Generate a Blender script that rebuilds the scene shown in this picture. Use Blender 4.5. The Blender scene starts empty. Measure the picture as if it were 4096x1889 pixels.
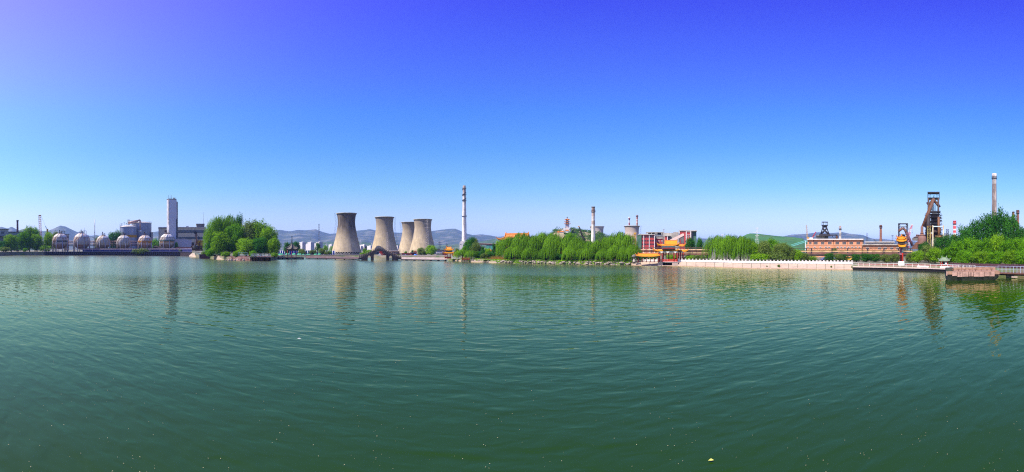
import bpy, bmesh, math, random
from math import sin, cos, tan, pi, atan2, sqrt, radians
from mathutils import Vector, Matrix

# ---------------------------------------------------------------- camera, sky, sun
SC = bpy.context.scene
COL = SC.collection
FPX, CX, HZ, EYE = 1565.0, 2048.0, 1000.0, 5.0     # pano scale (px per radian), centre column, horizon row, eye height
SC.render.engine = 'CYCLES'
SC.cycles.use_denoising = False; SC.cycles.filter_width = 1.15; SC.cycles.sample_clamp_indirect = 4
SC.cycles.max_bounces = 8
SC.cycles.volume_bounces = 0
SC.cycles.transparent_max_bounces = 8
cam = bpy.data.cameras.new('camera')
camo = bpy.data.objects.new('camera', cam); COL.objects.link(camo); SC.camera = camo
cam.type = 'PANO'; cam.panorama_type = 'CENTRAL_CYLINDRICAL'
cam.central_cylindrical_range_u_min = -2048 / FPX
cam.central_cylindrical_range_u_max = 2048 / FPX
cam.central_cylindrical_range_v_min = -(1889 - HZ) / FPX
cam.central_cylindrical_range_v_max = HZ / FPX
cam.central_cylindrical_radius = 1.0
cam.clip_start = 0.1; cam.clip_end = 40000
camo.location = (0, 0, EYE); camo.rotation_euler = (pi / 2, 0, 0)

SUN_AZ, SUN_EL = radians(-120), radians(50)          # azimuth clockwise from +Y
W = bpy.data.worlds.new('World'); SC.world = W; W.use_nodes = True
nt = W.node_tree; nt.nodes.clear()
def wn(t, **k):
    n = nt.nodes.new(t)
    for a, b in k.items(): setattr(n, a, b)
    return n
out = wn('ShaderNodeOutputWorld'); bg = wn('ShaderNodeBackground')
sky = wn('ShaderNodeTexSky', sky_type='NISHITA', sun_disc=False, sun_elevation=SUN_EL, sun_rotation=SUN_AZ, air_density=1.0, dust_density=0.6, ozone_density=3.0)
geo = wn('ShaderNodeTexCoord'); sep = wn('ShaderNodeSeparateXYZ')
ramp = wn('ShaderNodeValToRGB'); mul = wn('ShaderNodeMix', data_type='RGBA', blend_type='MULTIPLY'); mul.inputs[0].default_value = 1
nt.links.new(geo.outputs['Generated'], sep.inputs[0]); nt.links.new(sep.outputs['Z'], ramp.inputs[0])
SKY_TINT = [(0.0, (1.75, 1.8, 2.5)), (0.06, (1.45, 1.38, 1.65)), (0.095, (1.3, 1.32, 1.5)), (0.158, (0.87, 1.28, 1.50)), (0.248, (0.58, 1.13, 1.77)),
            (0.332, (0.48, 1.0, 2.07)), (0.408, (0.52, 0.79, 2.34)), (0.477, (0.5, 0.6, 2.54)), (0.535, (0.46, 0.42, 2.6)), (1.0, (0.8, 0.85, 1.4))]
el = ramp.color_ramp.elements
el[0].position = SKY_TINT[0][0]; el[0].color = (*SKY_TINT[0][1], 1)
el[1].position = SKY_TINT[-1][0]; el[1].color = (*SKY_TINT[-1][1], 1)
for p, c in SKY_TINT[1:-1]:
    e = el.new(p); e.color = (*c, 1)
nt.links.new(sky.outputs[0], mul.inputs[6]); nt.links.new(ramp.outputs[0], mul.inputs[7])
dt = wn('ShaderNodeVectorMath', operation='DOT_PRODUCT'); nt.links.new(geo.outputs['Generated'], dt.inputs[0]); dt.inputs[1].default_value = (sin(SUN_AZ) * cos(SUN_EL), cos(SUN_AZ) * cos(SUN_EL), sin(SUN_EL))
cl = wn('ShaderNodeMath', operation='MAXIMUM'); nt.links.new(dt.outputs['Value'], cl.inputs[0]); cl.inputs[1].default_value = 0
pw = wn('ShaderNodeMath', operation='POWER'); nt.links.new(cl.outputs[0], pw.inputs[0]); pw.inputs[1].default_value = 2.4
gl = wn('ShaderNodeMix', data_type='RGBA', blend_type='ADD'); nt.links.new(pw.outputs[0], gl.inputs[0]); nt.links.new(mul.outputs[2], gl.inputs[6]); gl.inputs[7].default_value = (3.1, 3.0, 1.7, 1)   # bright dusty sky round the sun
nt.links.new(gl.outputs[2], bg.inputs[0]); bg.inputs[1].default_value = 0.069
nt.links.new(bg.outputs[0], out.inputs[0])
sl = bpy.data.lights.new('sun', 'SUN'); sl.energy = 5.0; sl.angle = radians(0.5); sl.color = (1, 0.91, 0.75)
so = bpy.data.objects.new('sun', sl); COL.objects.link(so)
sd = Vector((sin(SUN_AZ) * cos(SUN_EL), cos(SUN_AZ) * cos(SUN_EL), sin(SUN_EL)))
so.rotation_euler = sd.to_track_quat('Z', 'Y').to_euler(); so.location = (0, 0, 200)
SC.view_settings.view_transform = 'Standard'; SC.view_settings.look = 'None'
SC.view_settings.exposure = 0.8; SC.view_settings.gamma = 1.0; SC.view_settings.use_curve_mapping = False

# ---------------------------------------------------------------- materials
def lnk(t, a, b): t.links.new(a, b)
MATS = {}
def M(name, col, rough=.85, var=.25, vs=.6, metal=0.0, streak=None, zr=None, soot=None, wave=None, brick=None, bump=None, coat=0):
    """procedural surface. streak=(colour, xy scale, z scale, amount); zr=[(height, colour)..] paint bands; soot=(z0, z1, colour)
    weathering that grows with height; wave=(axis, scale, strength) ribs; brick=(mortar colour, scale)"""
    if name in MATS: return MATS[name]
    m = bpy.data.materials.new(name); m.use_nodes = True; t = m.node_tree; N = t.nodes
    b = N['Principled BSDF']; b.inputs['Roughness'].default_value = rough; b.inputs['Metallic'].default_value = metal
    b.inputs['Specular IOR Level'].default_value = 0.3
    tc = N.new('ShaderNodeTexCoord'); O = tc.outputs['Object']
    def rgb(c):
        r = N.new('ShaderNodeRGB'); r.outputs[0].default_value = (*c, 1); return r.outputs[0]
    def mix(f, a, c, bt='MIX'):
        n = N.new('ShaderNodeMix'); n.data_type = 'RGBA'; n.blend_type = bt
        if isinstance(f, float): n.inputs[0].default_value = f
        else: lnk(t, f, n.inputs[0])
        lnk(t, a, n.inputs[6]); lnk(t, c, n.inputs[7]); return n.outputs[2]
    def noise(sc, det=4, vec=(1, 1, 1), rg=.6):
        mp = N.new('ShaderNodeMapping'); mp.inputs['Scale'].default_value = vec; lnk(t, O, mp.inputs[0])
        n = N.new('ShaderNodeTexNoise'); n.inputs['Scale'].default_value = sc; n.inputs['Detail'].default_value = det
        n.inputs['Roughness'].default_value = rg; lnk(t, mp.outputs[0], n.inputs[0]); return n.outputs[0]
    def mapr(v, a, c, lo=0., hi=1.):
        n = N.new('ShaderNodeMapRange'); lnk(t, v, n.inputs[0])
        for i, x in zip((1, 2, 3, 4), (a, c, lo, hi)): n.inputs[i].default_value = x
        return n.outputs[0]
    sp = N.new('ShaderNodeSeparateXYZ'); lnk(t, O, sp.inputs[0])
    if zr:
        r = N.new('ShaderNodeValToRGB'); r.color_ramp.interpolation = 'CONSTANT'; zm = zr[-1][0] * 1.2 + 1
        lnk(t, mapr(sp.outputs[2], 0, zm), r.inputs[0]); e = r.color_ramp.elements
        e[0].position = 0; e[0].color = (*zr[0][1], 1); e[1].position = zr[1][0] / zm; e[1].color = (*zr[1][1], 1)
        for z, c in zr[2:]:
            q = e.new(z / zm); q.color = (*c, 1)
        C = r.outputs[0]
    else: C = rgb(col)
    if brick:
        bt = N.new('ShaderNodeTexBrick'); bt.inputs['Scale'].default_value = brick[1]; bt.inputs['Mortar Size'].default_value = .03
        mp = N.new('ShaderNodeMapping'); mp.inputs['Rotation'].default_value = (pi / 2, 0, 0); lnk(t, O, mp.inputs[0]); lnk(t, mp.outputs[0], bt.inputs[0])
        C = mix(bt.outputs['Fac'], C, rgb(brick[0]))
    if var:
        C = mix(mapr(noise(vs, 5), .3, .7, 0., 1.), mix(1., C, rgb((1 - var,) * 3), 'MULTIPLY'), mix(1., C, rgb((1 + var * .4,) * 3), 'MULTIPLY'))
        C = mix(mapr(noise(vs * 6, 3), .35, .75, 0., var), C, mix(1., C, rgb((.5, .48, .45)), 'MULTIPLY'))
    if soot:
        z = mapr(sp.outputs[2], soot[0], soot[1]); s2 = noise(.35, 5, (1, 1, .12))
        a = N.new('ShaderNodeMath'); a.operation = 'MULTIPLY'; lnk(t, z, a.inputs[0]); lnk(t, mapr(s2, .2, .55, .72, 1.), a.inputs[1])
        C = mix(a.outputs[0], C, rgb(soot[2]))
    if streak:
        C = mix(mapr(noise(1., 4, (streak[1], streak[1], streak[2])), .5, .62, 0., streak[3]), C, rgb(streak[0]))
    bv = None
    if wave:
        w = N.new('ShaderNodeTexWave'); w.bands_direction = wave[0]; w.inputs['Scale'].default_value = wave[1]; lnk(t, O, w.inputs[0])
        C = mix(mapr(w.outputs[1], 0., .5, wave[2], 0.), C, mix(1., C, rgb((.45, .42, .4)), 'MULTIPLY')); bv = w.outputs[1]
    if bump: bv = noise(bump[0], 4)
    if bv is not None:
        bp = N.new('ShaderNodeBump'); bp.inputs['Strength'].default_value = bump[1] if bump else .5; bp.inputs['Distance'].default_value = .1
        lnk(t, bv, bp.inputs['Height']); lnk(t, bp.outputs[0], b.inputs['Normal'])
    lnk(t, C, b.inputs['Base Color'])
    MATS[name] = m; return m

def leafmat(name, c1, c2, trans=.45):
    m = bpy.data.materials.new(name); m.use_nodes = True; t = m.node_tree; N = t.nodes; N.clear()
    o = N.new('ShaderNodeOutputMaterial'); d = N.new('ShaderNodeBsdfDiffuse'); tr = N.new('ShaderNodeBsdfTranslucent'); mx = N.new('ShaderNodeMixShader'); mx.inputs[0].default_value = trans
    g = N.new('ShaderNodeNewGeometry'); oi = N.new('ShaderNodeObjectInfo'); tc = N.new('ShaderNodeTexCoord')
    n = N.new('ShaderNodeTexNoise'); n.inputs['Scale'].default_value = 5; lnk(t, tc.outputs['Object'], n.inputs[0])
    a = N.new('ShaderNodeMath'); a.operation = 'ADD'; lnk(t, g.outputs['Random Per Island'], a.inputs[0]); lnk(t, n.outputs[0], a.inputs[1])
    b = N.new('ShaderNodeMath'); b.operation = 'MULTIPLY_ADD'; lnk(t, oi.outputs['Random'], b.inputs[0]); b.inputs[1].default_value = .5; lnk(t, a.outputs[0], b.inputs[2])
    mr = N.new('ShaderNodeMapRange'); lnk(t, b.outputs[0], mr.inputs[0]); mr.inputs[1].default_value = .3; mr.inputs[2].default_value = 1.7
    c = N.new('ShaderNodeMix'); c.data_type = 'RGBA'; lnk(t, mr.outputs[0], c.inputs[0]); c.inputs[6].default_value = (*c1, 1); c.inputs[7].default_value = (*c2, 1)
    lnk(t, c.outputs[2], d.inputs[0]); lnk(t, c.outputs[2], tr.inputs[0]); lnk(t, d.outputs[0], mx.inputs[1]); lnk(t, tr.outputs[0], mx.inputs[2]); lnk(t, mx.outputs[0], o.inputs[0])
    MATS[name] = m; return m

# ---------------------------------------------------------------- geometry helpers
class MB:
    def __init__(s): s.v = []; s.f = []; s.sm = []; s.it = []; s.hold = False
    def mark(s):
        if not s.hold: s.it.append((len(s.v), len(s.f)))
    def add(s, vs, fs, smooth=False):
        s.mark(); k = len(s.v); s.v += [tuple(p) for p in vs]; s.f += [tuple(i + k for i in f) for f in fs]; s.sm += [smooth] * len(fs); return s
    def box(s, x0, x1, y0, y1, z0, z1):
        return s.add([(x0, y0, z0), (x1, y0, z0), (x1, y1, z0), (x0, y1, z0), (x0, y0, z1), (x1, y0, z1), (x1, y1, z1), (x0, y1, z1)],
                     [(0, 3, 2, 1), (4, 5, 6, 7), (0, 1, 5, 4), (1, 2, 6, 5), (2, 3, 7, 6), (3, 0, 4, 7)])
    def cyl(s, a, b, r0, r1=None, n=10, cap=True):
        a, b = Vector(a), Vector(b); r1 = r0 if r1 is None else r1; d = (b - a)
        if d.length < 1e-6: return s
        q = d.to_track_quat('Z', 'Y'); vs = []
        for c, r in ((a, r0), (b, r1)):
            for i in range(n): vs.append(c + q @ Vector((r * cos(2 * pi * i / n), r * sin(2 * pi * i / n), 0)))
        s.add(vs, [(i, (i + 1) % n, n + (i + 1) % n, n + i) for i in range(n)], n > 5)
        if cap: s.f += [tuple(len(s.v) - 2 * n + i for i in reversed(range(n))), tuple(len(s.v) - n + i for i in range(n))]; s.sm += [False, False]
        return s
    def bar(s, a, b, w): return s.cyl(a, b, w * .7, w * .7, 4)
    def path(s, pts, r, n=8):
        s.mark(); h = s.hold; s.hold = True
        for a, b in zip(pts, pts[1:]): s.cyl(a, b, r, r, n)
        s.hold = h; return s
    def items(s):
        out = []; it = s.it + [(len(s.v), len(s.f))]
        for (v0, f0), (v1, f1) in zip(it, it[1:]):
            m = MB(); m.v = s.v[v0:v1]; m.f = [tuple(i - v0 for i in f) for f in s.f[f0:f1]]; m.sm = s.sm[f0:f1]; out.append(m)
        return out
    def lathe(s, pr, n=24, cx=0, cy=0, smooth=True, a0=0.0, ry=1.0):
        vs = [(cx + r * cos(a0 + 2 * pi * i / n), cy + r * ry * sin(a0 + 2 * pi * i / n), z) for r, z in pr for i in range(n)]
        return s.add(vs, [(j * n + i, j * n + (i + 1) % n, (j + 1) * n + (i + 1) % n, (j + 1) * n + i) for j in range(len(pr) - 1) for i in range(n)], smooth)
    def prism(s, pts, y0, y1):      # outline in x,z (clockwise or not) extruded along y
        n = len(pts); s.add([(x, y0, z) for x, z in pts] + [(x, y1, z) for x, z in pts],
                            [tuple(range(n)), tuple(reversed(range(n, 2 * n)))] + [(i, (i + 1) % n + 0, n + (i + 1) % n, n + i)[::-1] for i in range(n)]); return s
    def lattice(s, a, b, w0, w1, n, r, xb=True):
        """square lattice mast from a to b"""
        a, b = Vector(a), Vector(b); q = (b - a).to_track_quat('Z', 'Y')
        def P(t, i):
            w = (w0 + (w1 - w0) * t) / 2; sx, sy = ((-1, -1), (1, -1), (1, 1), (-1, 1))[i % 4]
            return a + (b - a) * t + q @ Vector((sx * w, sy * w, 0))
        for i in range(4): s.bar(P(0, i), P(1, i), r * 1.4)
        for k in range(n):
            t0, t1 = k / n, (k + 1) / n
            for i in range(4):
                if (k + i) % 2: s.bar(P(t0, i), P(t1, i + 1), r)
                else: s.bar(P(t0, i + 1), P(t1, i), r)
                if xb: s.bar(P(t1, i), P(t1, i + 1), r)
        return s
    def slab(s, inner, w, z0, z1):  # strip along world points, widened away from the camera (radially)
        o = []
        for x, y in inner:
            l = sqrt(x * x + y * y); k = (l + w) / l; o.append((x * k, y * k))
        for i in range(len(inner) - 1):
            a, b, c, d = inner[i], inner[i + 1], o[i + 1], o[i]
            s.add([(*a, z0), (*b, z0), (*c, z0), (*d, z0), (*a, z1), (*b, z1), (*c, z1), (*d, z1)], [(0, 3, 2, 1), (4, 5, 6, 7), (0, 1, 5, 4), (1, 2, 6, 5), (2, 3, 7, 6), (3, 0, 4, 7)])
        return s

SPLIT = {'ribs': 'rib', 'bars': 'bar', 'ridges': 'ridge', 'roof_vents': 'roof_vent', 'clamp': 'pole_clamp', 'mullions': 'mullion', 'safety_valves': 'safety_valve', 'valves': 'valve', 'uptake_pipes': 'uptake_pipe', 'uptake_legs': 'uptake_leg', 'throat_columns': 'throat_column',
         'hot_blast_pipes': 'hot_blast_pipe', 'work_platforms': 'work_platform', 'support_columns': 'support_column', 'gable_end': 'gable', 'colonnade': 'colonnade_post', 'uptake_collar': 'pipe_collar', 'stair_towers': 'stair_tower', 'cross_beam': 'beam'}   # pieces one could count become parts of their own
def mesh(name, mb, mat, loc=None, flip=False):
    me = bpy.data.meshes.new(name)
    vs = mb.v if loc is None else [(x - loc[0], y - loc[1], z - loc[2]) for x, y, z in mb.v]
    me.from_pydata(vs, [], mb.f)
    me.polygons.foreach_set('use_smooth', mb.sm)
    if mat: me.materials.append(mat)
    bm = bmesh.new(); bm.from_mesh(me)
    if len(bm.faces) < 60000 and not flip: bmesh.ops.recalc_face_normals(bm, faces=bm.faces)
    bm.to_mesh(me); bm.free(); return me

def tan_x(px, px0, D): return tan((px - px0) / FPX) * D
def th(px): return (px - CX) / FPX
def xy(px, D): return (D * sin(th(px)), D * cos(th(px)))
def zz(py, D): return EYE - D * (py - HZ) / FPX
def lerpt(T, x):
    if x <= T[0][0]: return T[0][1]
    for (a, u), (b, v) in zip(T, T[1:]):
        if x <= b: return u + (v - u) * (x - a) / (b - a)
    return T[-1][1]
GZ = [(780, 3.2), (800, 1.5), (1110, 1.5), (1125, 1.15), (4096, 1.15)]
def gz(px): return lerpt(GZ, px)

class T:
    """one thing: an Empty at its base, turned to face the viewer; pixel measurements become metres at its own distance"""
    def __init__(s, name, label, cat, px, D, group=None, base=None, rot=0.0, world=False):
        s.px, s.D = px, D; s.s = D / FPX
        s.z0 = gz(px) if base is None else base
        o = bpy.data.objects.new(name, None); COL.objects.link(o); s.o = o; o.empty_display_size = .5
        o.location = (*xy(px, D), s.z0); o.rotation_euler = (0, 0, 0 if world else -th(px) + rot)
        o['label'] = label; o['category'] = cat; s.world = world
        if group: o['group'] = group
    def x(s, p): return tan_x(p, s.px, s.D)
    def z(s, p): return zz(p, s.D) - s.z0
    def P(s, px, py, y=0): return (s.x(px), y, s.z(py))
    def part(s, name, mb, mat, parent=None, label=None):
        if name in SPLIT and 1 < len(mb.it) <= 100:
            for m in mb.items(): q = s.part(SPLIT[name], m, mat, parent, label)
            return q
        p = parent or s.o; o = bpy.data.objects.new(name, mesh(name, mb, mat, tuple(s.o.location) if s.world else None)); COL.objects.link(o); o.parent = p
        if label: o['label'] = label
        return o
    def box(s, name, mat, xa, xb, ya, yb, d0, d1, parent=None, **k):   # px columns, px rows (top, bottom), depth in metres
        return s.part(name, MB().box(s.x(xa), s.x(xb), d0, d1, s.z(yb), s.z(ya)), mat, parent, **k)

def single(name, mb, mat, label=None, cat=None, group=None, kind=None, loc=None, flip=False):
    o = bpy.data.objects.new(name, mesh(name, mb, mat, loc, flip)); COL.objects.link(o)
    if loc is not None: o.location = loc
    if label: o['label'] = label
    if cat: o['category'] = cat
    if group: o['group'] = group
    if kind: o['kind'] = kind
    return o
def addp(root, name, mb, mat):
    o = bpy.data.objects.new(name, mesh(name, mb, mat)); COL.objects.link(o); o.parent = root; return o
R = random.Random(7)

# ---------------------------------------------------------------- palette
conc = M('concrete', (.42, .39, .34), var=.3, vs=.3, streak=((.16, .14, .12), .8, .08, .5))
concd = M('dark_concrete', (.16, .15, .14), var=.35, vs=.5, streak=((.07, .06, .05), .8, .1, .5))
steel = M('grey_steel', (.28, .3, .34), rough=.5, metal=.3, var=.2)
steeld = M('dark_steel', (.045, .045, .055), rough=.6, var=.3)
rust = M('rusty_steel', (.16, .075, .05), rough=.8, var=.45, vs=.5, streak=((.06, .03, .025), .9, .1, .7))
rusto = M('orange_rust', (.34, .13, .03), rough=.8, var=.4, vs=.8)
white = M('white_paint', (.8, .79, .78), rough=.5, var=.1)
whites = M('white_stone', (.64, .6, .58), rough=.7, var=.14, vs=1.2)
redp = M('red_paint', (.5, .03, .015), rough=.5, var=.2)
redd = M('dark_red_paint', (.2, .02, .02), rough=.6, var=.25)
glass = M('dark_glass', (.03, .04, .055), rough=.15, var=.2, vs=1.5)
tileo = M('orange_glazed_tile', (.8, .33, .02), rough=.35, var=.3, vs=2.5, wave=('X', 2.2, .55))
tileor = M('red_orange_tile', (.6, .21, .05), rough=.45, var=.3, vs=1.5, wave=('X', 1.6, .5))
ridge = M('orange_ridge_tile', (.66, .22, .03), rough=.4, var=.3, vs=3)
tileg = M('grey_tile', (.17, .15, .13), rough=.7, var=.3, vs=2, wave=('X', 2, .6))
tilegn = M('green_tile', (.25, .33, .22), rough=.5, var=.25, vs=2, wave=('X', 2.4, .5))
bluegn = M('painted_eave_beam', (.03, .12, .13), rough=.6, var=.5, vs=5, streak=((.25, .04, .03), 3, 3, .6))
peach = M('peach_plaster', (.56, .245, .125), var=.2, vs=.25, streak=((.35, .2, .14), .9, .07, .35))
brickr = M('red_brick', (.42, .07, .05), var=.18, vs=.4, brick=((.3, .12, .1), 1.2))
brickd = M('dark_red_brick', (.2, .035, .035), var=.25, vs=.5)
pink = M('pinkish_bank_concrete', (.42, .325, .25), var=.2, vs=.5, streak=((.3, .2, .16), .4, .4, .35))
bluep = M('blue_sheeting', (.015, .02, .13), rough=.5, var=.3, wave=('X', .6, .3))
wood = M('weathered_deck', (.13, .09, .09), var=.35, vs=1.5)
black = M('tarred_timber', (.012, .011, .014), var=.4, vs=1)
teal = M('teal_railing_paint', (.25, .5, .48), rough=.5, var=.2)
netg = M('green_scaffold_net', (.07, .16, .1), var=.35, vs=.6, wave=('X', .5, .4))
stone = M('dark_bridge_stone', (.04, .032, .045), var=.35, vs=.9, brick=((.03, .025, .03), .9))
rock = M('pale_rock', (.36, .3, .26), var=.45, vs=1.2, bump=(2, .8))
bark = M('bark', (.07, .05, .035), var=.3, vs=4)
earth = M('bare_earth', (.19, .1, .08), var=.35, vs=.6, bump=(1.5, .6))

# ---------------------------------------------------------------- lake, land, mountains
SH = [(-1500, 8), (-1000, 30), (-700, 180), (-300, 300), (0, 326), (60, 352), (400, 356), (760, 313), (785, 262), (800, 240), (860, 211), (930, 190), (1000, 184), (1080, 184), (1105, 192), (1122, 232), (1135, 268), (1400, 268), (1540, 258), (1780, 255),
      (1790, 184), (1880, 160), (2000, 148), (2200, 137), (2500, 129), (2600, 124), (2750, 120), (2900, 112), (3000, 106), (3200, 103), (3400, 99), (3600, 95), (3780, 89), (3990, 82), (4096, 79), (4300, 72), (4600, 45), (5000, 22), (5500, 8)]
def shore(px): return lerpt(SH, px)
def build_land():
    mb = MB(); N = 720; rings = [(-.6, -1.5), (0, 0), (.9, 1.0), (1.6, 1.0), (60, 1.0), (400, 1.0), (2500, 1.0), (9000, 1.0), (19000, 1.0)]
    P = [CX + (-pi + 2 * pi * i / N) * FPX for i in range(N)]
    fine = sorted(set(P + [CX + (k - 640) * 3.2 for k in range(1281)]))
    for p in fine:
        a = th(p); d = shore(p) if abs(a) < radians(179) else 6; g = gz(p)
        for k, (dr, z) in enumerate(rings):
            if 2520 < p < 3411: dr = (-.6, .2, 4.4, 5, 60, 400, 2500, 9000, 19000)[k]
            r = max(3, d + dr); mb.v.append((r * sin(a), r * cos(a), z * g if z > 0 else z))
    n = len(fine); m = len(rings)
    for i in range(n):
        j = (i + 1) % n
        for k in range(m - 1): mb.f.append((i * m + k, j * m + k, j * m + k + 1, i * m + k + 1)); mb.sm.append(False)
    return mb
gm = M('ground_soil', (.2, .17, .12), var=.4, vs=.12, streak=((.06, .11, .03), .15, .15, .8))
single('ground', build_land(), gm, kind='structure')

def build_water():
    mb = MB(); N = 96; mb.v.append((0, 0, 0)); rr = [6, 15, 40, 100, 200, 365]
    for r in rr:
        for i in range(N): mb.v.append((r * sin(2 * pi * i / N), r * cos(2 * pi * i / N), 0))
    for i in range(N):
        j = (i + 1) % N; mb.f.append((0, 1 + j, 1 + i))
        for k in range(len(rr) - 1): mb.f.append((1 + k * N + i, 1 + k * N + j, 1 + (k + 1) * N + j, 1 + (k + 1) * N + i))
    mb.sm = [False] * len(mb.f); return mb
def water_mat():
    m = bpy.data.materials.new('lake_water'); m.use_nodes = True; t = m.node_tree; N = t.nodes; b = N['Principled BSDF']
    N.remove(b); df = N.new('ShaderNodeBsdfDiffuse'); df.inputs['Color'].default_value = (.011, .037, .002, 1); gy = N.new('ShaderNodeBsdfGlossy'); gy.inputs['Color'].default_value = (1, 1, .66, 1); fr = N.new('ShaderNodeFresnel'); fr.inputs['IOR'].default_value = 1.33; ms = N.new('ShaderNodeMixShader')
    lnk(t, fr.outputs[0], ms.inputs[0]); lnk(t, df.outputs[0], ms.inputs[1]); lnk(t, gy.outputs[0], ms.inputs[2]); lnk(t, ms.outputs[0], N['Material Output'].inputs['Surface'])
    tc = N.new('ShaderNodeTexCoord'); O = tc.outputs['Object']
    def noise(sc, det, vec=(1, 1, 1), rot=0.0, dist=0.0):
        mp = N.new('ShaderNodeMapping'); mp.inputs['Scale'].default_value = vec; mp.inputs['Rotation'].default_value = (0, 0, rot); lnk(t, O, mp.inputs[0])
        n = N.new('ShaderNodeTexNoise'); n.inputs['Scale'].default_value = sc; n.inputs['Detail'].default_value = det; n.inputs['Distortion'].default_value = dist; lnk(t, mp.outputs[0], n.inputs[0]); return n.outputs[0]
    def math(op, a, c=None, d=None):
        n = N.new('ShaderNodeMath'); n.operation = op
        for i, x in enumerate((a, c, d)):
            if x is None: continue
            if isinstance(x, (int, float)): n.inputs[i].default_value = x
            else: lnk(t, x, n.inputs[i])
        return n.outputs[0]
    le = N.new('ShaderNodeVectorMath'); le.operation = 'LENGTH'; lnk(t, O, le.inputs[0])
    # a breeze ruffles the far half of the lake, with an uneven edge
    far = N.new('ShaderNodeMapRange'); far.interpolation_type = 'SMOOTHSTEP'
    edge = math('MULTIPLY_ADD', noise(.018, 3), 60., le.outputs['Value'])
    lnk(t, edge, far.inputs[0]); far.inputs[1].default_value = 92; far.inputs[2].default_value = 120
    F = far.outputs[0]
    w1 = noise(.95, 1, (.42, 1, 1), 0.2, .5); w2 = noise(2.2, 1, (.55, 1, 1), -.35, .4); w3 = noise(7, 3)
    amp = noise(.05, 2)
    h = math('MULTIPLY_ADD', w2, .42, math('MULTIPLY', w1, 1.0))
    h = math('MULTIPLY', h, math('MULTIPLY_ADD', amp, 1.2, .4))
    h = math('ADD', h, math('MULTIPLY', w3, math('MULTIPLY_ADD', F, .25, .006)))
    bp = N.new('ShaderNodeBump'); bp.inputs['Strength'].default_value = 1; bp.inputs['Distance'].default_value = .056; lnk(t, h, bp.inputs['Height']); [lnk(t, bp.outputs[0], q.inputs['Normal']) for q in (df, gy, fr)]
    lnk(t, math('MULTIPLY_ADD', F, .16, .035), gy.inputs['Roughness'])
    return m
single('water', build_water(), water_mat(), kind='structure')

def ridge_noise(x, y, s=1.0):
    from mathutils import noise as ns
    return ns.fractal(Vector((x * s, y * s, 3.1)), 1.0, 2.1, 6)
def mountains(name, prof, r0, r1, mat, amp, ph, p0, p1, step=7, rows=34, label=None):
    mb = MB(); px = [p0 + i * step for i in range(int((p1 - p0) / step) + 1)]
    for p in px:
        a = th(p); top = (HZ - lerpt(prof, p)) / FPX
        for k in range(rows + 1):
            u = k / rows; r = r0 + (r1 - r0) * u
            if u <= .8: f = (u / .8) ** 1.15
            else: f = 1 - (u - .8) / .2 * .6
            n = ridge_noise(p / 90 + ph, u * 1.6 + ph) * amp * 3.2 * f * (1.0 - f if u < .8 else .1) + ridge_noise(p / 25 + ph, u * 3) * amp * .3 * f * (1.03 - f)
            z = (EYE + top * r) * (f + n) if top > 0 else -5
            mb.v.append((r * sin(a), r * cos(a), z - (6 if k == 0 else 0)))
    m = rows + 1
    for i in range(len(px) - 1):
        for k in range(rows): mb.f.append((i * m + k, (i + 1) * m + k, (i + 1) * m + k + 1, i * m + k + 1)); mb.sm.append(True)
    return single(name, mb, mat, kind='structure')
mtn = M('mountain_scrub', (.055, .075, .035), var=.5, vs=.004, streak=((.3, .26, .2), .006, .02, .35))
mtng = M('foothill_woods', (.05, .10, .035), var=.5, vs=.01, streak=((.2, .2, .1), .01, .02, .4))
far_prof = [(-300, 930), (-60, 915), (0, 907), (12, 908), (30, 914), (46, 906), (62, 915), (85, 925), (190, 924), (215, 914), (240, 902), (262, 905), (290, 919), (312, 929), (330, 925), (345, 938), (362, 944), (385, 940), (430, 950), (500, 948), (560, 945),
            (610, 928), (634, 925), (700, 930), (800, 925), (1000, 922), (1100, 921), (1120, 919), (1160, 925), (1190, 920), (1225, 921), (1262, 916), (1290, 927), (1320, 935), (1350, 933), (1400, 926), (1430, 922), (1455, 920), (1478, 916), (1505, 922),
            (1580, 930), (1640, 932), (1700, 928), (1725, 924), (1770, 918), (1800, 915), (1820, 914), (1842, 923), (1870, 935), (1890, 940), (1925, 937), (1960, 941), (1990, 947), (2020, 945), (2100, 950), (2300, 960), (2550, 960), (2770, 954), (2850, 954), (2950, 960),
            (3110, 950), (3170, 938), (3230, 935), (3272, 929), (3330, 932), (3370, 928), (3400, 935), (3450, 940), (3490, 955), (3530, 956), (3600, 964), (3700, 968), (3900, 970), (4096, 965), (4400, 960)]
mountains('distant_mountains', far_prof, 2600, 5200, mtn, .20, 0.0, -320, 4400)
mountains('green_foothill', [(60, 990), (75, 918), (95, 912), (115, 922), (130, 935), (150, 975)], 1500, 2000, mtng, .1, 5.0, 60, 150, 4, 16)
mountains('wooded_foothills', [(1130, 985), (1150, 975), (1300, 968), (1400, 962), (1440, 966), (1490, 970), (1560, 975), (1640, 978), (1720, 982), (1850, 976), (1940, 962), (2000, 950), (2060, 955), (2160, 985)], 1500, 2100, mtng, .16, 9.0, 1130, 2160, 5, 18)
mountains('green_hill', [(2930, 985), (2965, 950), (2985, 938), (3000, 934), (3030, 936), (3080, 941), (3130, 946), (3180, 950), (3210, 955), (3235, 975), (3250, 998)], 420, 760, M('green_hill_turf', (.045, .15, .03), var=.35, vs=.03, streak=((.1, .09, .04), .05, .05, .3)), .06, 2.0, 2925, 3250, 4, 20)
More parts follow.
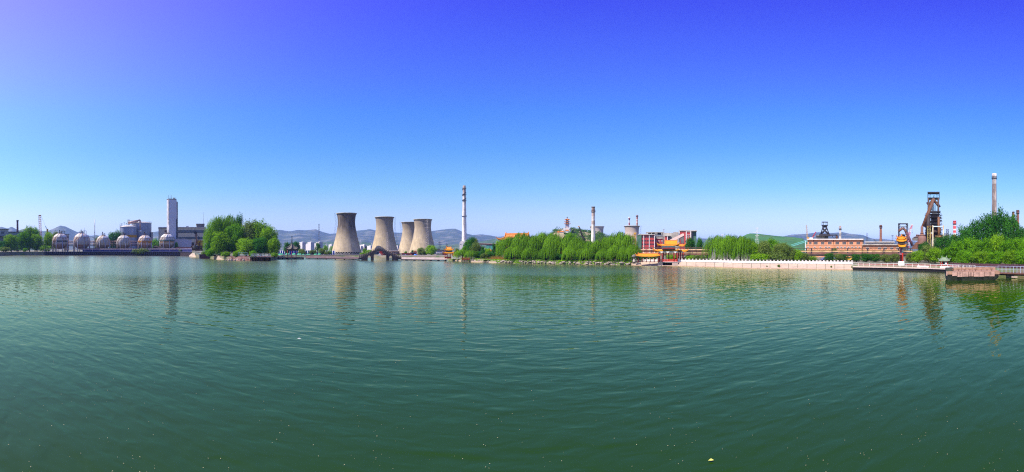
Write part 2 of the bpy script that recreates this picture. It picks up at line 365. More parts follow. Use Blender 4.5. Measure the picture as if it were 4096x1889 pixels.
# the air between the lake and the mountains
hz = MB().box(-9500, 9500, -9500, 9500, -3, 330)
hm = bpy.data.materials.new('thin_haze'); hm.use_nodes = True; hm.node_tree.nodes.clear()
ho = hm.node_tree.nodes.new('ShaderNodeOutputMaterial'); hv = hm.node_tree.nodes.new('ShaderNodeVolumePrincipled')
hv.inputs['Color'].default_value = (.26, .47, 1, 1); hv.inputs['Density'].default_value = 1.1e-4; hv.inputs['Anisotropy'].default_value = .0
hm.node_tree.links.new(hv.outputs[0], ho.inputs['Volume'])
single('haze', hz, hm, kind='stuff')

# ---------------------------------------------------------------- vegetation prototypes (unit height, unit crown width)
LM = {'broad': leafmat('broad_leaves', (.045, .14, .008), (.25, .46, .02)), 'willow': leafmat('willow_leaves', (.035, .115, .008), (.18, .36, .02)),
      'dark': leafmat('poplar_leaves', (.012, .07, .010), (.06, .21, .025)), 'olive': leafmat('olive_leaves', (.05, .10, .018), (.2, .28, .06)),
      'bright': leafmat('bright_leaves', (.03, .13, .006), (.17, .39, .015)), 'reed': leafmat('dry_reed_blades', (.28, .13, .03), (.5, .3, .08))}
def leaf(mb, c, nrm, s, rg, asp=1.0, up=None):
    n = (nrm + Vector((rg.gauss(0, .45), rg.gauss(0, .45), rg.gauss(0, .45)))).normalized()
    a = n.cross(up or Vector((rg.gauss(0, 1), rg.gauss(0, 1), rg.gauss(0, 1)))).normalized(); b = n.cross(a)
    a *= s * rg.uniform(.7, 1.2); b *= s * asp * rg.uniform(.7, 1.2)
    k = len(mb.v); mb.v += [tuple(c - a * .6 - b * .5), tuple(c + a * .6 - b * .35), tuple(c + b * .9)]; mb.f.append((k, k + 1, k + 2)); mb.sm.append(False)
def crown(kind, seed):
    rg = random.Random(seed); mb = MB(); lobes = []
    if kind == 'willow':
        for i in range(1050):
            a = rg.uniform(0, 2 * pi); u = rg.random() ** .6; lump = 1 + .16 * sin(a * 3 + seed) + .1 * sin(a * 5 + 2 * seed)
            r = .04 + .42 * u * lump; ztop = .95 - .34 * u ** 2.6 + rg.gauss(0, .035) + .06 * sin(a * 4 + seed * 3)
            L = rg.uniform(.16, .46) * (.6 + .75 * u) * (1 + .25 * sin(a * 7 + seed)); n = int(5 + L * 16); c = Vector((r * cos(a), r * sin(a), ztop)); drop = L / n
            sw = rg.gauss(-.10, .05)
            for k in range(n):
                out = .016 * max(0, 1 - k / 4)
                c = c + Vector((cos(a) * out + sw * drop + rg.gauss(0, .004), sin(a) * out, -drop))
                if c.z < .06: break
                leaf(mb, c, Vector((cos(a), sin(a), .5)), .0135, rg, 2.6, Vector((rg.gauss(0, .15), rg.gauss(0, .15), 1)))
        return mb
    if kind == 'reed':
        for i in range(900):
            x, y = rg.gauss(0, .2), rg.gauss(0, .2); h = rg.uniform(.4, 1) * max(.3, 1 - 3 * (x * x + y * y)); dx, dy = rg.gauss(0, .1) + x * .5, rg.gauss(0, .1) + y * .5
            k = len(mb.v); mb.v += [(x - .006, y, 0), (x + .006, y, 0), (x + dx, y + dy, h)]; mb.f.append((k, k + 1, k + 2)); mb.sm.append(False)
        return mb
    if kind == 'bush': N, lo, hi, rr, per, ls = 13, .18, .72, .24, 270, .042
    elif kind == 'dark': N, lo, hi, rr, per, ls = 30, .16, .86, .17, 280, .028
    elif kind == 'pine': N, lo, hi, rr, per, ls = 16, .2, .9, .12, 200, .03
    else: N, lo, hi, rr, per, ls = 30, .16, .84, .18, 300, .027
    for i in range(N):
        a = i * 2.399 + rg.uniform(-.4, .4); z = lo + (hi - lo) * ((i + .5) / N); prof = sin(pi * min(1, max(.08, (z - lo + .14) / (hi - lo + .27)))) ** .7
        if kind == 'pine': prof = 1.1 - z
        r = (.34 if i % 4 else .12) * prof * rg.uniform(.75, 1.08)
        lobes.append((Vector((r * cos(a), r * sin(a), z + rg.uniform(-.03, .03))), rr * rg.uniform(.7, 1.2)))
    for c, r in lobes:
        for k in range(int(per * (r / rr) ** 1.5)):
            d = Vector((rg.gauss(0, 1), rg.gauss(0, 1), rg.gauss(0, .8) + .15)).normalized(); p = c + d * r * (rg.random() ** .33) * rg.uniform(.85, 1.12)
            if p.z < .03: continue
            leaf(mb, p, d + Vector((0, 0, .3)), ls * rg.uniform(.6, 1.3), rg)
    for k in range(90):    # stray sprays that break the outline
        c, r = rg.choice(lobes); d = Vector((rg.gauss(0, 1), rg.gauss(0, 1), abs(rg.gauss(0, 1)))).normalized()
        for q in range(4): leaf(mb, c + d * r * (1.05 + q * .07), d, ls * .8, rg)
    return mb
def trunk(kind, seed):
    rg = random.Random(seed * 3 + 1); mb = MB(); top = Vector((rg.gauss(0, .02), rg.gauss(0, .02), .5))
    if kind in ('bush', 'reed'):
        for i in range(6): mb.cyl((0, 0, 0), (rg.gauss(0, .15), rg.gauss(0, .15), .5), .02, .006, 5)
        return mb
    mb.cyl((0, 0, -.02), (0, 0, .22), .034, .026, 8).cyl((0, 0, .22), top, .026, .017, 8)
    for i in range(7):
        a = i * .9 * 2 + rg.uniform(-.3, .3); z = rg.uniform(.2, .5); b = Vector((.26 * cos(a), .26 * sin(a), z + rg.uniform(.15, .34)))
        mb.cyl((0, 0, z), b * .6 + Vector((0, 0, z * .4)), .015, .009, 5).cyl(b * .6 + Vector((0, 0, z * .4)), b, .009, .004, 5)
    return mb
PROTO = {}
def proto(kind, var):
    k = (kind, var)
    if k not in PROTO:
        PROTO[k] = [mesh('foliage', crown(kind, 11 * var + len(kind)), None, flip=True), mesh('trunk', trunk(kind, var), bark)]
    return PROTO[k]
LOOK = {'broad': 'broad', 'willow': 'willow', 'dark': 'dark', 'olive': 'olive', 'bright': 'bright', 'bush': 'broad', 'obush': 'olive', 'reed': 'reed', 'pine': 'dark', 'bbush': 'bright'}
SHAPE = {'broad': 'broad', 'willow': 'willow', 'dark': 'dark', 'olive': 'broad', 'bright': 'broad', 'bush': 'bush', 'obush': 'bush', 'reed': 'reed', 'pine': 'pine', 'bbush': 'bush'}
NAME = {'broad': 'broadleaf_tree', 'willow': 'weeping_willow', 'dark': 'poplar_tree', 'olive': 'pale_willow_tree', 'bright': 'plane_tree', 'bush': 'green_bush', 'obush': 'olive_bush', 'reed': 'dry_reeds', 'pine': 'young_conifer', 'bbush': 'bright_bush'}
CAT = {'broad': 'tree', 'willow': 'willow tree', 'dark': 'tree', 'olive': 'tree', 'bright': 'tree', 'bush': 'bush', 'obush': 'bush', 'reed': 'reeds', 'pine': 'conifer', 'bbush': 'bush'}
_mm = {}
_cnt = [0]
def tree(kind, px, ytop, wpx, D, label, group=None, base=None):
    _cnt[0] += 1; v = _cnt[0] % 3 + 1; fm, tm = proto(SHAPE[kind], v); key = (SHAPE[kind], v, LOOK[kind])
    if key not in _mm:
        f2 = fm.copy(); f2.materials.clear(); f2.materials.append(LM[LOOK[kind]]); _mm[key] = f2
    b = gz(px) if base is None else base; h = zz(ytop, D) - b; w = wpx * D / FPX * (1.2 if kind == 'willow' else 1.12)
    root = bpy.data.objects.new(NAME[kind], None); COL.objects.link(root); root.empty_display_size = .3
    root.location = (*xy(px, D), b - .05); root.scale = (w, w, h * (1.07 if kind == 'willow' else 1.03)); root.rotation_euler = (0, 0, -th(px) + (0 if kind == 'willow' else R.uniform(0, 6.28)))
    root['label'] = label; root['category'] = CAT[kind]
    if group: root['group'] = group
    for nm, me in (('foliage', _mm[key]), ('trunk', tm)):
        o = bpy.data.objects.new(nm, me); COL.objects.link(o); o.parent = root
    return root

# ---------------------------------------------------------------- builders for repeated kinds
def chimney(px, D, yt, yb, wt, wb, mat, label, rings=(), cap=None, name='chimney', n=20, ladder=True, group='tall chimneys', ringmat=None, base=None):
    t = T(name, label, 'chimney', px, D, group, base=base); s = t.s; zt = t.z(yt); zb = t.z(yb); zb0 = 0.
    slope = (wb - wt) / max(1., zt - zb) ; rb = (wb + slope * max(0, zb)) * s / 2; rt = wt * s / 2
    pr = [(rb + (rt - rb) * k / 14, zt * k / 14) for k in range(15)]
    t.part('shaft', MB().lathe(pr + [(rt * .8, zt), (rt * .78, zt - 3)], n), mat)
    for i, y in enumerate(rings):
        z = t.z(y); r = rb + (rt - rb) * z / zt; m = MB().lathe([(r, z - .25), (r + 3.2 * s * .8, z - .1), (r + 3.2 * s * .8, z + .1), (r, z + .1)], n)
        p = t.part('platform', m, ringmat or steeld); h = MB()
        rr = r + 3.0 * s * .8
        for k in range(10): h.bar((rr * cos(k * .628), rr * sin(k * .628), z), (rr * cos(k * .628), rr * sin(k * .628), z + 1.0), .05)
        h.lathe([(rr - .05, z + 1), (rr + .05, z + 1), (rr + .05, z + 1.08), (rr - .05, z + 1.08), (rr - .05, z + 1)], n); t.part('guard_rail', h, ringmat or steeld, p)
    if cap: t.part('cap', MB().lathe([(rt, zt - cap[0] * s), (rt + 1.2 * s, zt - cap[0] * s + .1), (rt + 1.0 * s, zt + .3), (rt * .8, zt + .32)], n), cap[1])
    if ladder: m = MB(); x = .35; m.bar((-x, -rb - .2, 0), (-x, -rt - .2, zt), .07).bar((x * .2, -rb - .2, 0), (x * .2, -rt - .2, zt), .07); t.part('ladder', m, steeld)
    return t
def pylon(px, D, yt, yb, wb, wt, label, arms=(), n=9, mat=None, name='lattice_tower', head=0, group=None, base=None):
    t = T(name, label, 'lattice tower' if not arms else 'pylon', px, D, group, base=base); s = t.s; zt = t.z(yt); r = max(.05, .55 * s)
    t.part('mast', MB().lattice((0, 0, 0), (0, 0, zt), wb * s, wt * s, n, r * .7), mat or steel)
    for y, hw in arms:
        z = t.z(y); m = MB()
        for sx in (-1, 1): m.bar((0, 0, z + .8 * s), (sx * hw * s, 0, z), r).bar((0, 0, z - 2 * s), (sx * hw * s, 0, z), r).bar((sx * hw * s, 0, z), (sx * hw * s, 0, z - 2 * s), r * .6)
        t.part('cross_arm', m, mat or steel)
    if head: t.part('head_platform', MB().box(-head * s / 2, head * s / 2, -head * s / 2, head * s / 2, zt - .6 * s, zt + .6 * s), mat or steel)
    return t
def rail(name, label, pts, z, h, mat, step=2.0, mid=(.5,), post=.06, depth=0, group=None, infill=False, cat='railing'):
    t = T(name, label, cat, pts[0][0], pts[0][1], group, base=z, world=True)
    P = [xy(p, d) for p, d in pts]; top = MB(); ps = []
    def run(f, w):
        for a, b in zip(P, P[1:]): top.cyl((*a, z + h * f), (*b, z + h * f), w, w, 4)
    run(1, post * .9)
    for f in mid: run(f, post * .5)
    t.part('rail', top, mat)
    cnt = 0
    for a, b in zip(P, P[1:]):
        L = sqrt((b[0] - a[0]) ** 2 + (b[1] - a[1]) ** 2); n = max(1, round(L / step))
        for k in range(n):
            u = k / n; x, y = a[0] + (b[0] - a[0]) * u, a[1] + (b[1] - a[1]) * u; ps.append((x, y))
    ps.append(P[-1])
    for x, y in ps[:95]: t.part('post', MB().cyl((x, y, z - .1), (x, y, z + h + .04), post, post, 4), mat)
    if infill:
        m = MB()
        for (x, y), (x2, y2) in zip(ps, ps[1:]):
            for q in range(1, 5):
                u = q / 5; m.bar((x + (x2 - x) * u, y + (y2 - y) * u, z + .1), (x + (x2 - x) * u, y + (y2 - y) * u, z + h * .95), post * .35)
        t.part('bars', m, mat)
    return t
def hiproof(mb, w, d, z0, h, rw, rd, up, n=8, thick=.25, cx=0, cy=0, pw=1.7):
    """Chinese hip roof: eaves w x d at z0 sweep up concavely to a rw x rd top; corners lift by up"""
    per = []
    for (ax, ay), (bx, by) in (((-1, -1), (1, -1)), ((1, -1), (1, 1)), ((1, 1), (-1, 1)), ((-1, 1), (-1, -1))):
        for k in range(n): u = k / n; per.append((ax + (bx - ax) * u, ay + (by - ay) * u))
    rows = 6; vs = []
    for j in range(rows + 1):
        t = j / rows; hw = w / 2 + (rw / 2 - w / 2) * t; hd = d / 2 + (rd / 2 - d / 2) * t
        for x, y in per:
            c = (abs(x) * abs(y)) ** 3; k = 1 + .05 * c * (1 - t); vs.append((cx + x * hw * k, cy + y * hd * k, z0 + h * t ** pw + up * c * (1 - t) ** 2))
    m = len(per); fs = [(j * m + i, j * m + (i + 1) % m, (j + 1) * m + (i + 1) % m, (j + 1) * m + i) for j in range(rows) for i in range(m)]
    mb.add(vs, fs, False)
    lo = [(x, y, z - thick) for x, y, z in vs[:m]]; inn = [(cx + (x - cx) * .7, cy + (y - cy) * .7, z0 - thick * .6 + h * .1) for x, y, z in vs[:m]]
    mb.add(vs[:m] + lo + inn, [(i, i + m, (i + 1) % m + m, (i + 1) % m) for i in range(m)] + [(i + m, i + 2 * m, (i + 1) % m + 2 * m, (i + 1) % m + m) for i in range(m)])
    if rw > .3 and rd < .5: pass
    return [(cx + sx * w / 2 * 1.05, cy + sy * d / 2 * 1.05, z0 + up) for sx in (-1, 1) for sy in (-1, 1)]
def hipridges(w, d, z0, h, rw, rd, up, r, cx=0, cy=0, pw=1.7, main=True):
    mb = MB()
    for sx in (-1, 1):
        for sy in (-1, 1):
            pts = []
            for j in range(9):
                t = j / 8; k = 1 + .05 * (1 - t); pts.append((cx + sx * (w / 2 + (rw / 2 - w / 2) * t) * k, cy + sy * (d / 2 + (rd / 2 - d / 2) * t) * k, z0 + h * t ** pw + up * (1 - t) ** 2 + r * .6))
            mb.path(pts, r, 6); e = pts[0]; mb.hold = True; mb.cyl(e, (e[0] + sx * r * 2.5, e[1] + sy * r * 2.5, e[2] + r * 3), r, r * .3, 5); mb.hold = False
    if main:
        z = z0 + h + r; mb.box(cx - rw / 2, cx + rw / 2, cy - r, cy + r, z - r, z + r * 1.4)
        for sx in (-1, 1): mb.cyl((cx + sx * rw / 2, cy, z), (cx + sx * (rw / 2 - r), cy, z + r * 5), r * 1.6, r * .6, 6)
        mb.hold = False
    return mb

def cooling_tower(px, D, yt, yb, rt, rw, rb, ybase, label, mat, wf=.24, struts=True, mast=0, base=None):
    t = T('cooling_tower', label, 'cooling tower', px, D, 'hyperbolic cooling towers', base=base); s = t.s
    zt, zb = t.z(yt), t.z(yb); zw = zb + (zt - zb) * (1 - wf); n = 64; pr = []
    for k in range(41):
        z = zb + (zt - zb) * k / 40
        if z < zw: u = (zw - z) / (zw - zb); r = rw + (rb - rw) * (u ** 1.35)
        else: u = (z - zw) / (zt - zw); r = rw + (rt - rw) * u ** 1.8
        pr.append((r * s, z))
    th_ = .25; pr2 = [(r - th_, z) for r, z in reversed(pr)]
    t.part('shell', MB().lathe(pr + pr2, n), mat)
    r = rt * s; t.part('rim', MB().lathe([(r - .4, zt - .1), (r + .5, zt - .5), (r + .6, zt + .2), (r - .4, zt + .25)], n), conc)
    if struts:
        m = MB(); r0 = rb * s * 1.02; r1 = rb * s * .985; k = 36
        for i in range(k):
            a = 2 * pi * i / k; b = 2 * pi * (i + 1) / k
            m.hold = False; m.cyl((r0 * cos(a), r0 * sin(a), 0), (r1 * cos((a + b) / 2), r1 * sin((a + b) / 2), zb), .2, .2, 5); m.hold = True; m.cyl((r0 * cos(b), r0 * sin(b), 0), (r1 * cos((a + b) / 2), r1 * sin((a + b) / 2), zb), .2, .2, 5)
        t.part('support_columns', m, conc)
        t.part('basin', MB().lathe([(r0 + .8, 0), (r0 + .8, .6), (r0 + .5, .6), (r0 + .5, .05), (0.1, .04)], n).lathe([(r0 * .8, 0.05), (r0 * .8, zb + .3)], n), concd)
    if mast:
        x = mast * rb * s * 1.0; m = MB(); pts = []
        for k in range(13):
            z = zt * 1.02 * k / 12; rr = next((q for q, w in pr if w >= z), pr[-1][0]); 
            if z < zb: rr = pr[0][0]
            pts.append((mast * (rr + 1.2), -.5, z))
        for o in (0, .9):
            for a, b in zip(pts, pts[1:]): m.bar((a[0] + mast * o, a[1], a[2]), (b[0] + mast * o, b[1], b[2]), .07)
        for i, (a, b) in enumerate(zip(pts, pts[1:])):
            m.bar((a[0], a[1], a[2]), (b[0] + mast * .9, b[1], b[2]), .06); m.bar((a[0], a[1], a[2]), (a[0] - mast * 1.2, a[1] + .5, a[2]), .05)
        t.part('ladder_mast', m, M('blue_grey_ladder', (.16, .2, .38), rough=.6))
    return t
def windows(t, spans, ya, yb, d=-.04, frame=None, name='window', bars=2):
    for a, b in spans:
        x0, x1, z0, z1 = t.x(a), t.x(b), t.z(yb), t.z(ya); f = .09
        w = t.part(name, MB().box(x0, x1, d, .12, z0, z1), glass)
        m = MB().box(x0 - f, x0, d - .06, .1, z0 - f, z1 + f).box(x1, x1 + f, d - .06, .1, z0 - f, z1 + f).box(x0, x1, d - .06, .1, z1, z1 + f).box(x0, x1, d - .06, .1, z0 - f, z0)
        for k in range(1, bars + 1):
            x = x0 + (x1 - x0) * k / (bars + 1); m.box(x - .03, x + .03, d - .03, d + .02, z0, z1)
        m.box(x0, x1, d - .028, d + .018, (z0 + z1) / 2 - .03, (z0 + z1) / 2 + .03)
        t.part('frame', m, frame or whites, w)

# ---------------------------------------------------------------- LEFT: gas plant on the far shore
t = T('concrete_workshop', 'low grey concrete workshop with stepped flat roofs at the left edge', 'building', 20, 395)
t.box('upper_hall', conc, -60, 33, 918, 1003, 0, 14); t.box('roof_slab', concd, -62, 34.5, 916, 918.5, -.6, 14.6)
t.box('lower_hall', M('shed_wall', (.33, .32, .3), var=.3, vs=.3), 33.2, 118, 929, 1003, 1, 12); t.box('roof_slab', concd, 32, 119.5, 926.5, 929, .2, 12.4)
t.box('loading_canopy', concd, -60, 60, 944, 948, -4, -.05); t.box('front_annex', M('annex_wall', (.2, .18, .17), var=.3), -60, 26, 955, 1003, -4, -.05)
windows(t, [(-40, -26), (-18, -4), (4, 18)], 926, 936, bars=3)
chimney(70, 440, 882, 990, 7.4, 9.5, M('dark_brick_stack', (.14, .065, .055), var=.35, brick=((.08, .05, .05), .8)), 'short dark brick chimney behind the low grey workshop', cap=(4, steeld), n=14, ladder=False)
t = T('crawler_crane', 'crane with a red and white lattice boom rising over the leftmost trees', 'crane', 160, 430)
rw = M('red_white_lattice', (.6, .2, .16), rough=.5, var=.4, vs=.12)
t.part('boom', MB().lattice(t.P(163, 985), t.P(159, 863), 2.6, 2.6, 16, .16), rw); t.box('boom_head', redd, 154, 165, 861, 864.5, -1, 1)
t.part('stay_cable', MB().bar(t.P(164, 864), t.P(181, 905), .05).bar(t.P(166, 864), t.P(184, 908), .05).cyl(t.P(181, 905), t.P(189, 918), .35, .35, 6), M('cyan_steel', (.1, .35, .5)))
t.box('cab', M('yellow_machine_paint', (.6, .35, .04), rough=.5, var=.3), 186, 193, 916, 940, -1.5, 2)
for a in [('broad', 118, 903, 62, 385, 'tall rounded tree topping the leftmost grove below the crane boom'), ('bright', 140, 906, 52, 392, 'pale green crown behind the crane boom foot'),
          ('broad', 45, 935, 66, 372, 'dense tree at the outer left of the left shore grove'), ('bright', 95, 925, 62, 374, 'bright tree in the front of the left shore grove'), ('broad', 148, 935, 60, 374, 'front tree of the left grove nearest the striped crane'),
          ('broad', 195, 924, 54, 385, 'tree between the left grove and the first gas sphere'), ('olive', 222, 924, 34, 410, 'brownish green tree peeping behind the first gas sphere'), ('dark', 14, 965, 50, 372, 'dark low tree against the grey workshop corner'),
          ('obush', 22, 985, 44, 362, 'olive bush at the far left waterline'), ('bbush', 100, 990, 20, 359, 'small light bush standing alone on the bank below the left grove'), ('bush', 180, 978, 50, 366, 'round bush beside the first gas sphere legs'),
          ('dark', 452, 928, 54, 410, 'dark tree behind the gap between third and fourth gas spheres'), ('dark', 474, 922, 34, 415, 'dark pointed tree touching the left grain-like silo'), ('olive', 390, 944, 30, 420, 'sparse olive tree behind the tall slim pole'),
          ('bbush', 623, 948, 34, 410, 'light green tree between the right silo and the white column tower'), ('bbush', 705, 962, 16, 372, 'small bush right of the sixth gas sphere')]:
    tree(*a, group='trees of the gas plant')
# six gas spheres
def sphere(px, cy, r, label, bands, st, tall=True):
    D = 372; t = T('gas_sphere', label, 'gas tank', px, D, 'spherical gas tanks on legs'); s = t.s; R_ = r * s; zc = t.z(cy)
    base = (.46, .41, .36); zr = [(0, (.27, .18, .14)), (zc - R_ * .45, base)]  # darker underside: shade put into the shell colour
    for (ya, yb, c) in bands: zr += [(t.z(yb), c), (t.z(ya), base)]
    zr += [(zc + R_ * .5, (.78, .74, .7))]  # paler crown: sunlight put into the shell colour
    m = M('sphere_paint_shading_%d' % px, base, rough=.55, var=.3, vs=.35, zr=zr, streak=(st[0], 1.0, .10, st[1]))
    pr = [(R_ * cos(-pi / 2 + pi * k / 20), zc + R_ * sin(-pi / 2 + pi * k / 20)) for k in range(21)]
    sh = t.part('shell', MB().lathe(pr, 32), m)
    sm = MB()
    for k in range(16):
        a = 2 * pi * k / 16
        sm.path([((R_ + .04) * cos(b) * cos(a), (R_ + .04) * cos(b) * sin(a), zc + (R_ + .04) * sin(b)) for b in [(-1.5 + 3.0 * q / 10) for q in range(11)]], .06, 4)
    for b in (-.45, .5): sm.lathe([((R_ + .02) * cos(b), zc + R_ * sin(b)), ((R_ + .1) * cos(b), zc + R_ * sin(b) + .08), ((R_ + .02) * cos(b), zc + R_ * sin(b) + .2)], 32)
    t.part('weld_seams', sm, rust, sh)
    for k in range(8):
        a = 2 * pi * (k + .35) / 8; x, y = (R_ + .05) * cos(a), (R_ + .05) * sin(a)
        t.part('leg', MB().cyl((x, y, 0), (x, y, zc + .3), .32, .3, 8).box(x - .5, x + .5, y - .5, y + .5, 0, .3), M('leg_lavender_paint', (.36, .34, .4), rough=.6, var=.25))
    b = MB()
    for k in range(8):
        a, c = 2 * pi * (k + .35) / 8, 2 * pi * (k + 1.35) / 8; q = R_ + .05
        b.bar((q * cos(a), q * sin(a), .3), (q * cos(c), q * sin(c), zc * .55), .07).bar((q * cos(c), q * sin(c), .3), (q * cos(a), q * sin(a), zc * .55), .07)
    t.part('cross_braces', b, rust)
    st_ = MB(); pts = []
    for k in range(17):
        u = k / 16; b_ = pi / 2 - .25 - u * (pi * .62); a = -pi / 2 + .1 - u * 1.35; q = R_ + .75 + u * .6
        pts.append((q * cos(b_) * cos(a), q * cos(b_) * sin(a), zc + q * sin(b_) ))
    pts[-1] = (pts[-1][0] - 1.2, pts[-1][1], max(0.2, pts[-1][2] - 1.5))
    st_.path(pts, .22, 5); st_.path([(x, y, z + 1) for x, y, z in pts], .07, 4)
    for p in pts: st_.bar(p, (p[0], p[1], p[2] + 1), .05)
    t.part('spiral_stair', st_, M('stair_rust', (.22, .13, .1), rough=.8, var=.3))
    tp = MB(); zt = zc + R_; q = R_ * .34
    tp.lathe([(q * .2, zt - .3), (q, zt - .3), (q, zt + .1), (q * .2, zt + .1)], 14)
    for k in range(10): a = .628 * k; tp.bar((q * cos(a), q * sin(a), zt), (q * cos(a), q * sin(a), zt + 1.2), .06)
    tp.lathe([(q - .06, zt + 1.2), (q + .06, zt + 1.2), (q + .06, zt + 1.3), (q - .06, zt + 1.3)], 14); t.part('top_platform', tp, rust)
    v = MB().cyl((-.6, 0, zt), (-.6, 0, zt + 2.6), .35, .3, 8).cyl((-.6, 0, zt + 2.2), (-.6, 0, zt + 3.2), .55, .3, 8).cyl((.9, 0, zt), (.9, 0, zt + 1.9), .3, .3, 8)
    if tall: v.cyl((2.6, 0, zt - .6), (2.6, 0, zt + 5), .12, .08, 5).path([(.9, 0, zt + 1.9), (4.2, 0, zt + 1.9), (4.2, 0, zt - 1.2)], .22, 6)
    t.part('safety_valves', v, steeld)
RU = ((.38, .13, .05), .9)
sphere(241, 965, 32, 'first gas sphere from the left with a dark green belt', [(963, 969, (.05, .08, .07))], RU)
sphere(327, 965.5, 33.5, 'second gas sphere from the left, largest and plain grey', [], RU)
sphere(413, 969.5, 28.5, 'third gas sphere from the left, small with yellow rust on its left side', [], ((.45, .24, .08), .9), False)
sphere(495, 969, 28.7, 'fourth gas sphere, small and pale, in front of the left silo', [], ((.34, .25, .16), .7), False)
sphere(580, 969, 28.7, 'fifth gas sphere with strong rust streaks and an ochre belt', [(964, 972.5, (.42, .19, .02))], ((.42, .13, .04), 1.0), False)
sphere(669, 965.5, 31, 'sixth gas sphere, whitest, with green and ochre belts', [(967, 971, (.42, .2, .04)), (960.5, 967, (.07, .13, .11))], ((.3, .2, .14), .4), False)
t = T('slim_mast', 'tall slim grey pole standing between second and third gas spheres', 'pole', 379, 400)
t.part('pole', MB().cyl((0, 0, 0), t.P(379, 877), .42, .3, 10), steel); t.part('clamp', MB().box(-.6, .6, -.6, .6, t.z(905), t.z(904)).box(-.6, .6, -.6, .6, t.z(930), t.z(929)), steeld)
t.part('lamp_arm', MB().bar(t.P(379, 956), t.P(372, 950), .15).box(t.x(370), t.x(374), -.3, .3, t.z(951), t.z(949.5)), steel)
t = T('pump_house', 'small beige concrete block peeping out behind the first gas sphere', 'building', 267, 395)
t.box('walls', conc, 256, 276, 939, 1003, 0, 5); t.box('roof_slab', concd, 254.5, 277.5, 937, 939, -.4, 5.4); t.box('opening', glass, 268, 274, 946, 952, -.05, .1)
t = T('pipe_rack', 'rusty horizontal pipes running behind the six gas spheres', 'pipe rack', 400, 388, world=True)
for y, r, mt in ((965.5, .35, 'pipe_pale'), (971, .25, 'pipe_dark'), (976, .3, 'pipe_pale'), (981, .45, 'pipe_dark')):
    mt = M('pipe_pale', (.5, .32, .26), rough=.7, var=.4) if mt == 'pipe_pale' else rust
    t.part('pipe', MB().path([(*xy(p, 388), zz(y, 388)) for p in range(175, 645, 47)], r, 8), mt)
for p in range(185, 645, 38):
    x, y = xy(p, 388.6); t.part('support_post', MB().box(x - .25, x + .25, y - .25, y + .25, 3, zz(964, 388)), steeld)
# silos
def silo(px, D, r, yt, yd, label, extra):
    t = T('storage_silo', label, 'silo', px, D, 'steel storage silos'); s = t.s; R_ = r * s; zt = t.z(yt); zd = t.z(yd)
    m = M('silo_steel', (.3, .33, .42), rough=.55, var=.25, vs=.15, metal=.15, streak=((.13, .13, .17), .7, .05, .6))
    t.part('shell', MB().lathe([(R_, 0), (R_, zt)], 48), m); dm = M('silo_dome', (.62, .58, .54), rough=.6, var=.25)
    t.part('dome', MB().lathe([(R_ + .3, zt - .2), (R_ + .3, zt), (R_ * .8, zt + (zd - zt) * .5), (R_ * .45, zt + (zd - zt) * .85), (.05, zd)], 48), dm)
    h = MB(); 
    for k in range(28): a = 2 * pi * k / 28; h.bar((R_ * cos(a), R_ * sin(a), zt), (R_ * cos(a), R_ * sin(a), zt + 1.6), .06)
    for q in (.8, 1.6): h.lathe([(R_ - .06, zt + q), (R_ + .06, zt + q), (R_ + .06, zt + q + .1), (R_ - .06, zt + q + .1)], 48)
    t.part('guard_rail', h, steel); extra(t); return t
def ex1(t):
    t.part('warning_panel', MB().lathe([(34.4 * t.s, t.z(951)), (34.4 * t.s, t.z(941)), (34.2 * t.s, t.z(941))], 48), M('ochre_panel', (.5, .24, .02), var=.15))
    t.part('stair_tower', MB().lattice(t.P(483, 1006, -34 * t.s * .3), t.P(483, 897, -34 * t.s * .3), 1.8, 1.8, 12, .1), steel)
    v = MB()
    for p, y in ((488, 897), (497, 893), (506, 895), (515, 891), (528, 890)): v.bar(t.P(p, 905), t.P(p, y), .12).box(t.x(p) - .5, t.x(p) + .5, -.5, .5, t.z(y), t.z(y) + .6)
    t.part('roof_vents', v, steeld)
silo(513, 432, 34, 909, 901, 'left silo with an ochre belt and a flat domed top', ex1)
def ex2(t):
    t.part('transfer_pipe', MB().path([t.P(514, 893, -8), t.P(560, 884, -11), t.P(561, 885, -11), t.P(561, 925, -11)], 1.0, 10).path([t.P(514, 897, -8), t.P(552, 889, -11)], .8, 8), M('pipe_pale', (.5, .32, .26)))
    t.part('pipe_elbow', MB().cyl(t.P(556, 927, -11), t.P(566, 926, -11), 1.1, 1.3, 10), white)
    t.part('roof_frame', MB().lattice(t.P(515, 905, -6), t.P(515, 881, -6), 2, 2, 4, .12).bar(t.P(513, 884, -6), t.P(560, 883, -8), .15), rust)
silo(566, 448, 40, 894, 887, 'right silo, taller, with a big pipe bent over its roof edge', ex2)
t = T('silo_annex', 'narrow pale block against the right side of the right silo', 'building', 609, 440)
t.box('walls', conc, 605, 612, 931, 1003, 0, 6); t.box('roof_slab', concd, 604, 613, 929.5, 931, -.4, 6.3)
# white column tower
t = T('cold_box_tower', 'tall windowless white column tower rising behind the sixth gas sphere', 'tower', 690, 392, rot=.42)
Wt = M('cold_box_cladding', (.6, .59, .64), rough=.5, var=.2, vs=.12, streak=((.5, .47, .5), .5, .03, .35), wave=('Z', .25, .2))
k = t.s; z1 = t.z(799)
t.part('shell', MB().box(-19 * k, 13 * k, -9 * k, 14 * k, 0, z1), Wt)
t.part('service_shaft', MB().box(13.1 * k, 19 * k, -8.5 * k, 2 * k, 0, z1 - 2).box(13.1 * k, 20 * k, 4 * k, 13 * k, 0, z1 - 1), M('stained_cladding', (.6, .52, .52), var=.3, streak=((.33, .13, .06), .9, .04, .9)))
t.part('cable_riser', MB().cyl((14 * k, -9.6 * k, 3), (14 * k, -9.6 * k, z1 * .62), .45, .45, 8).cyl((18 * k, -9.4 * k, 1), (18 * k, -9.4 * k, z1 * .95), .25, .25, 6), steeld)
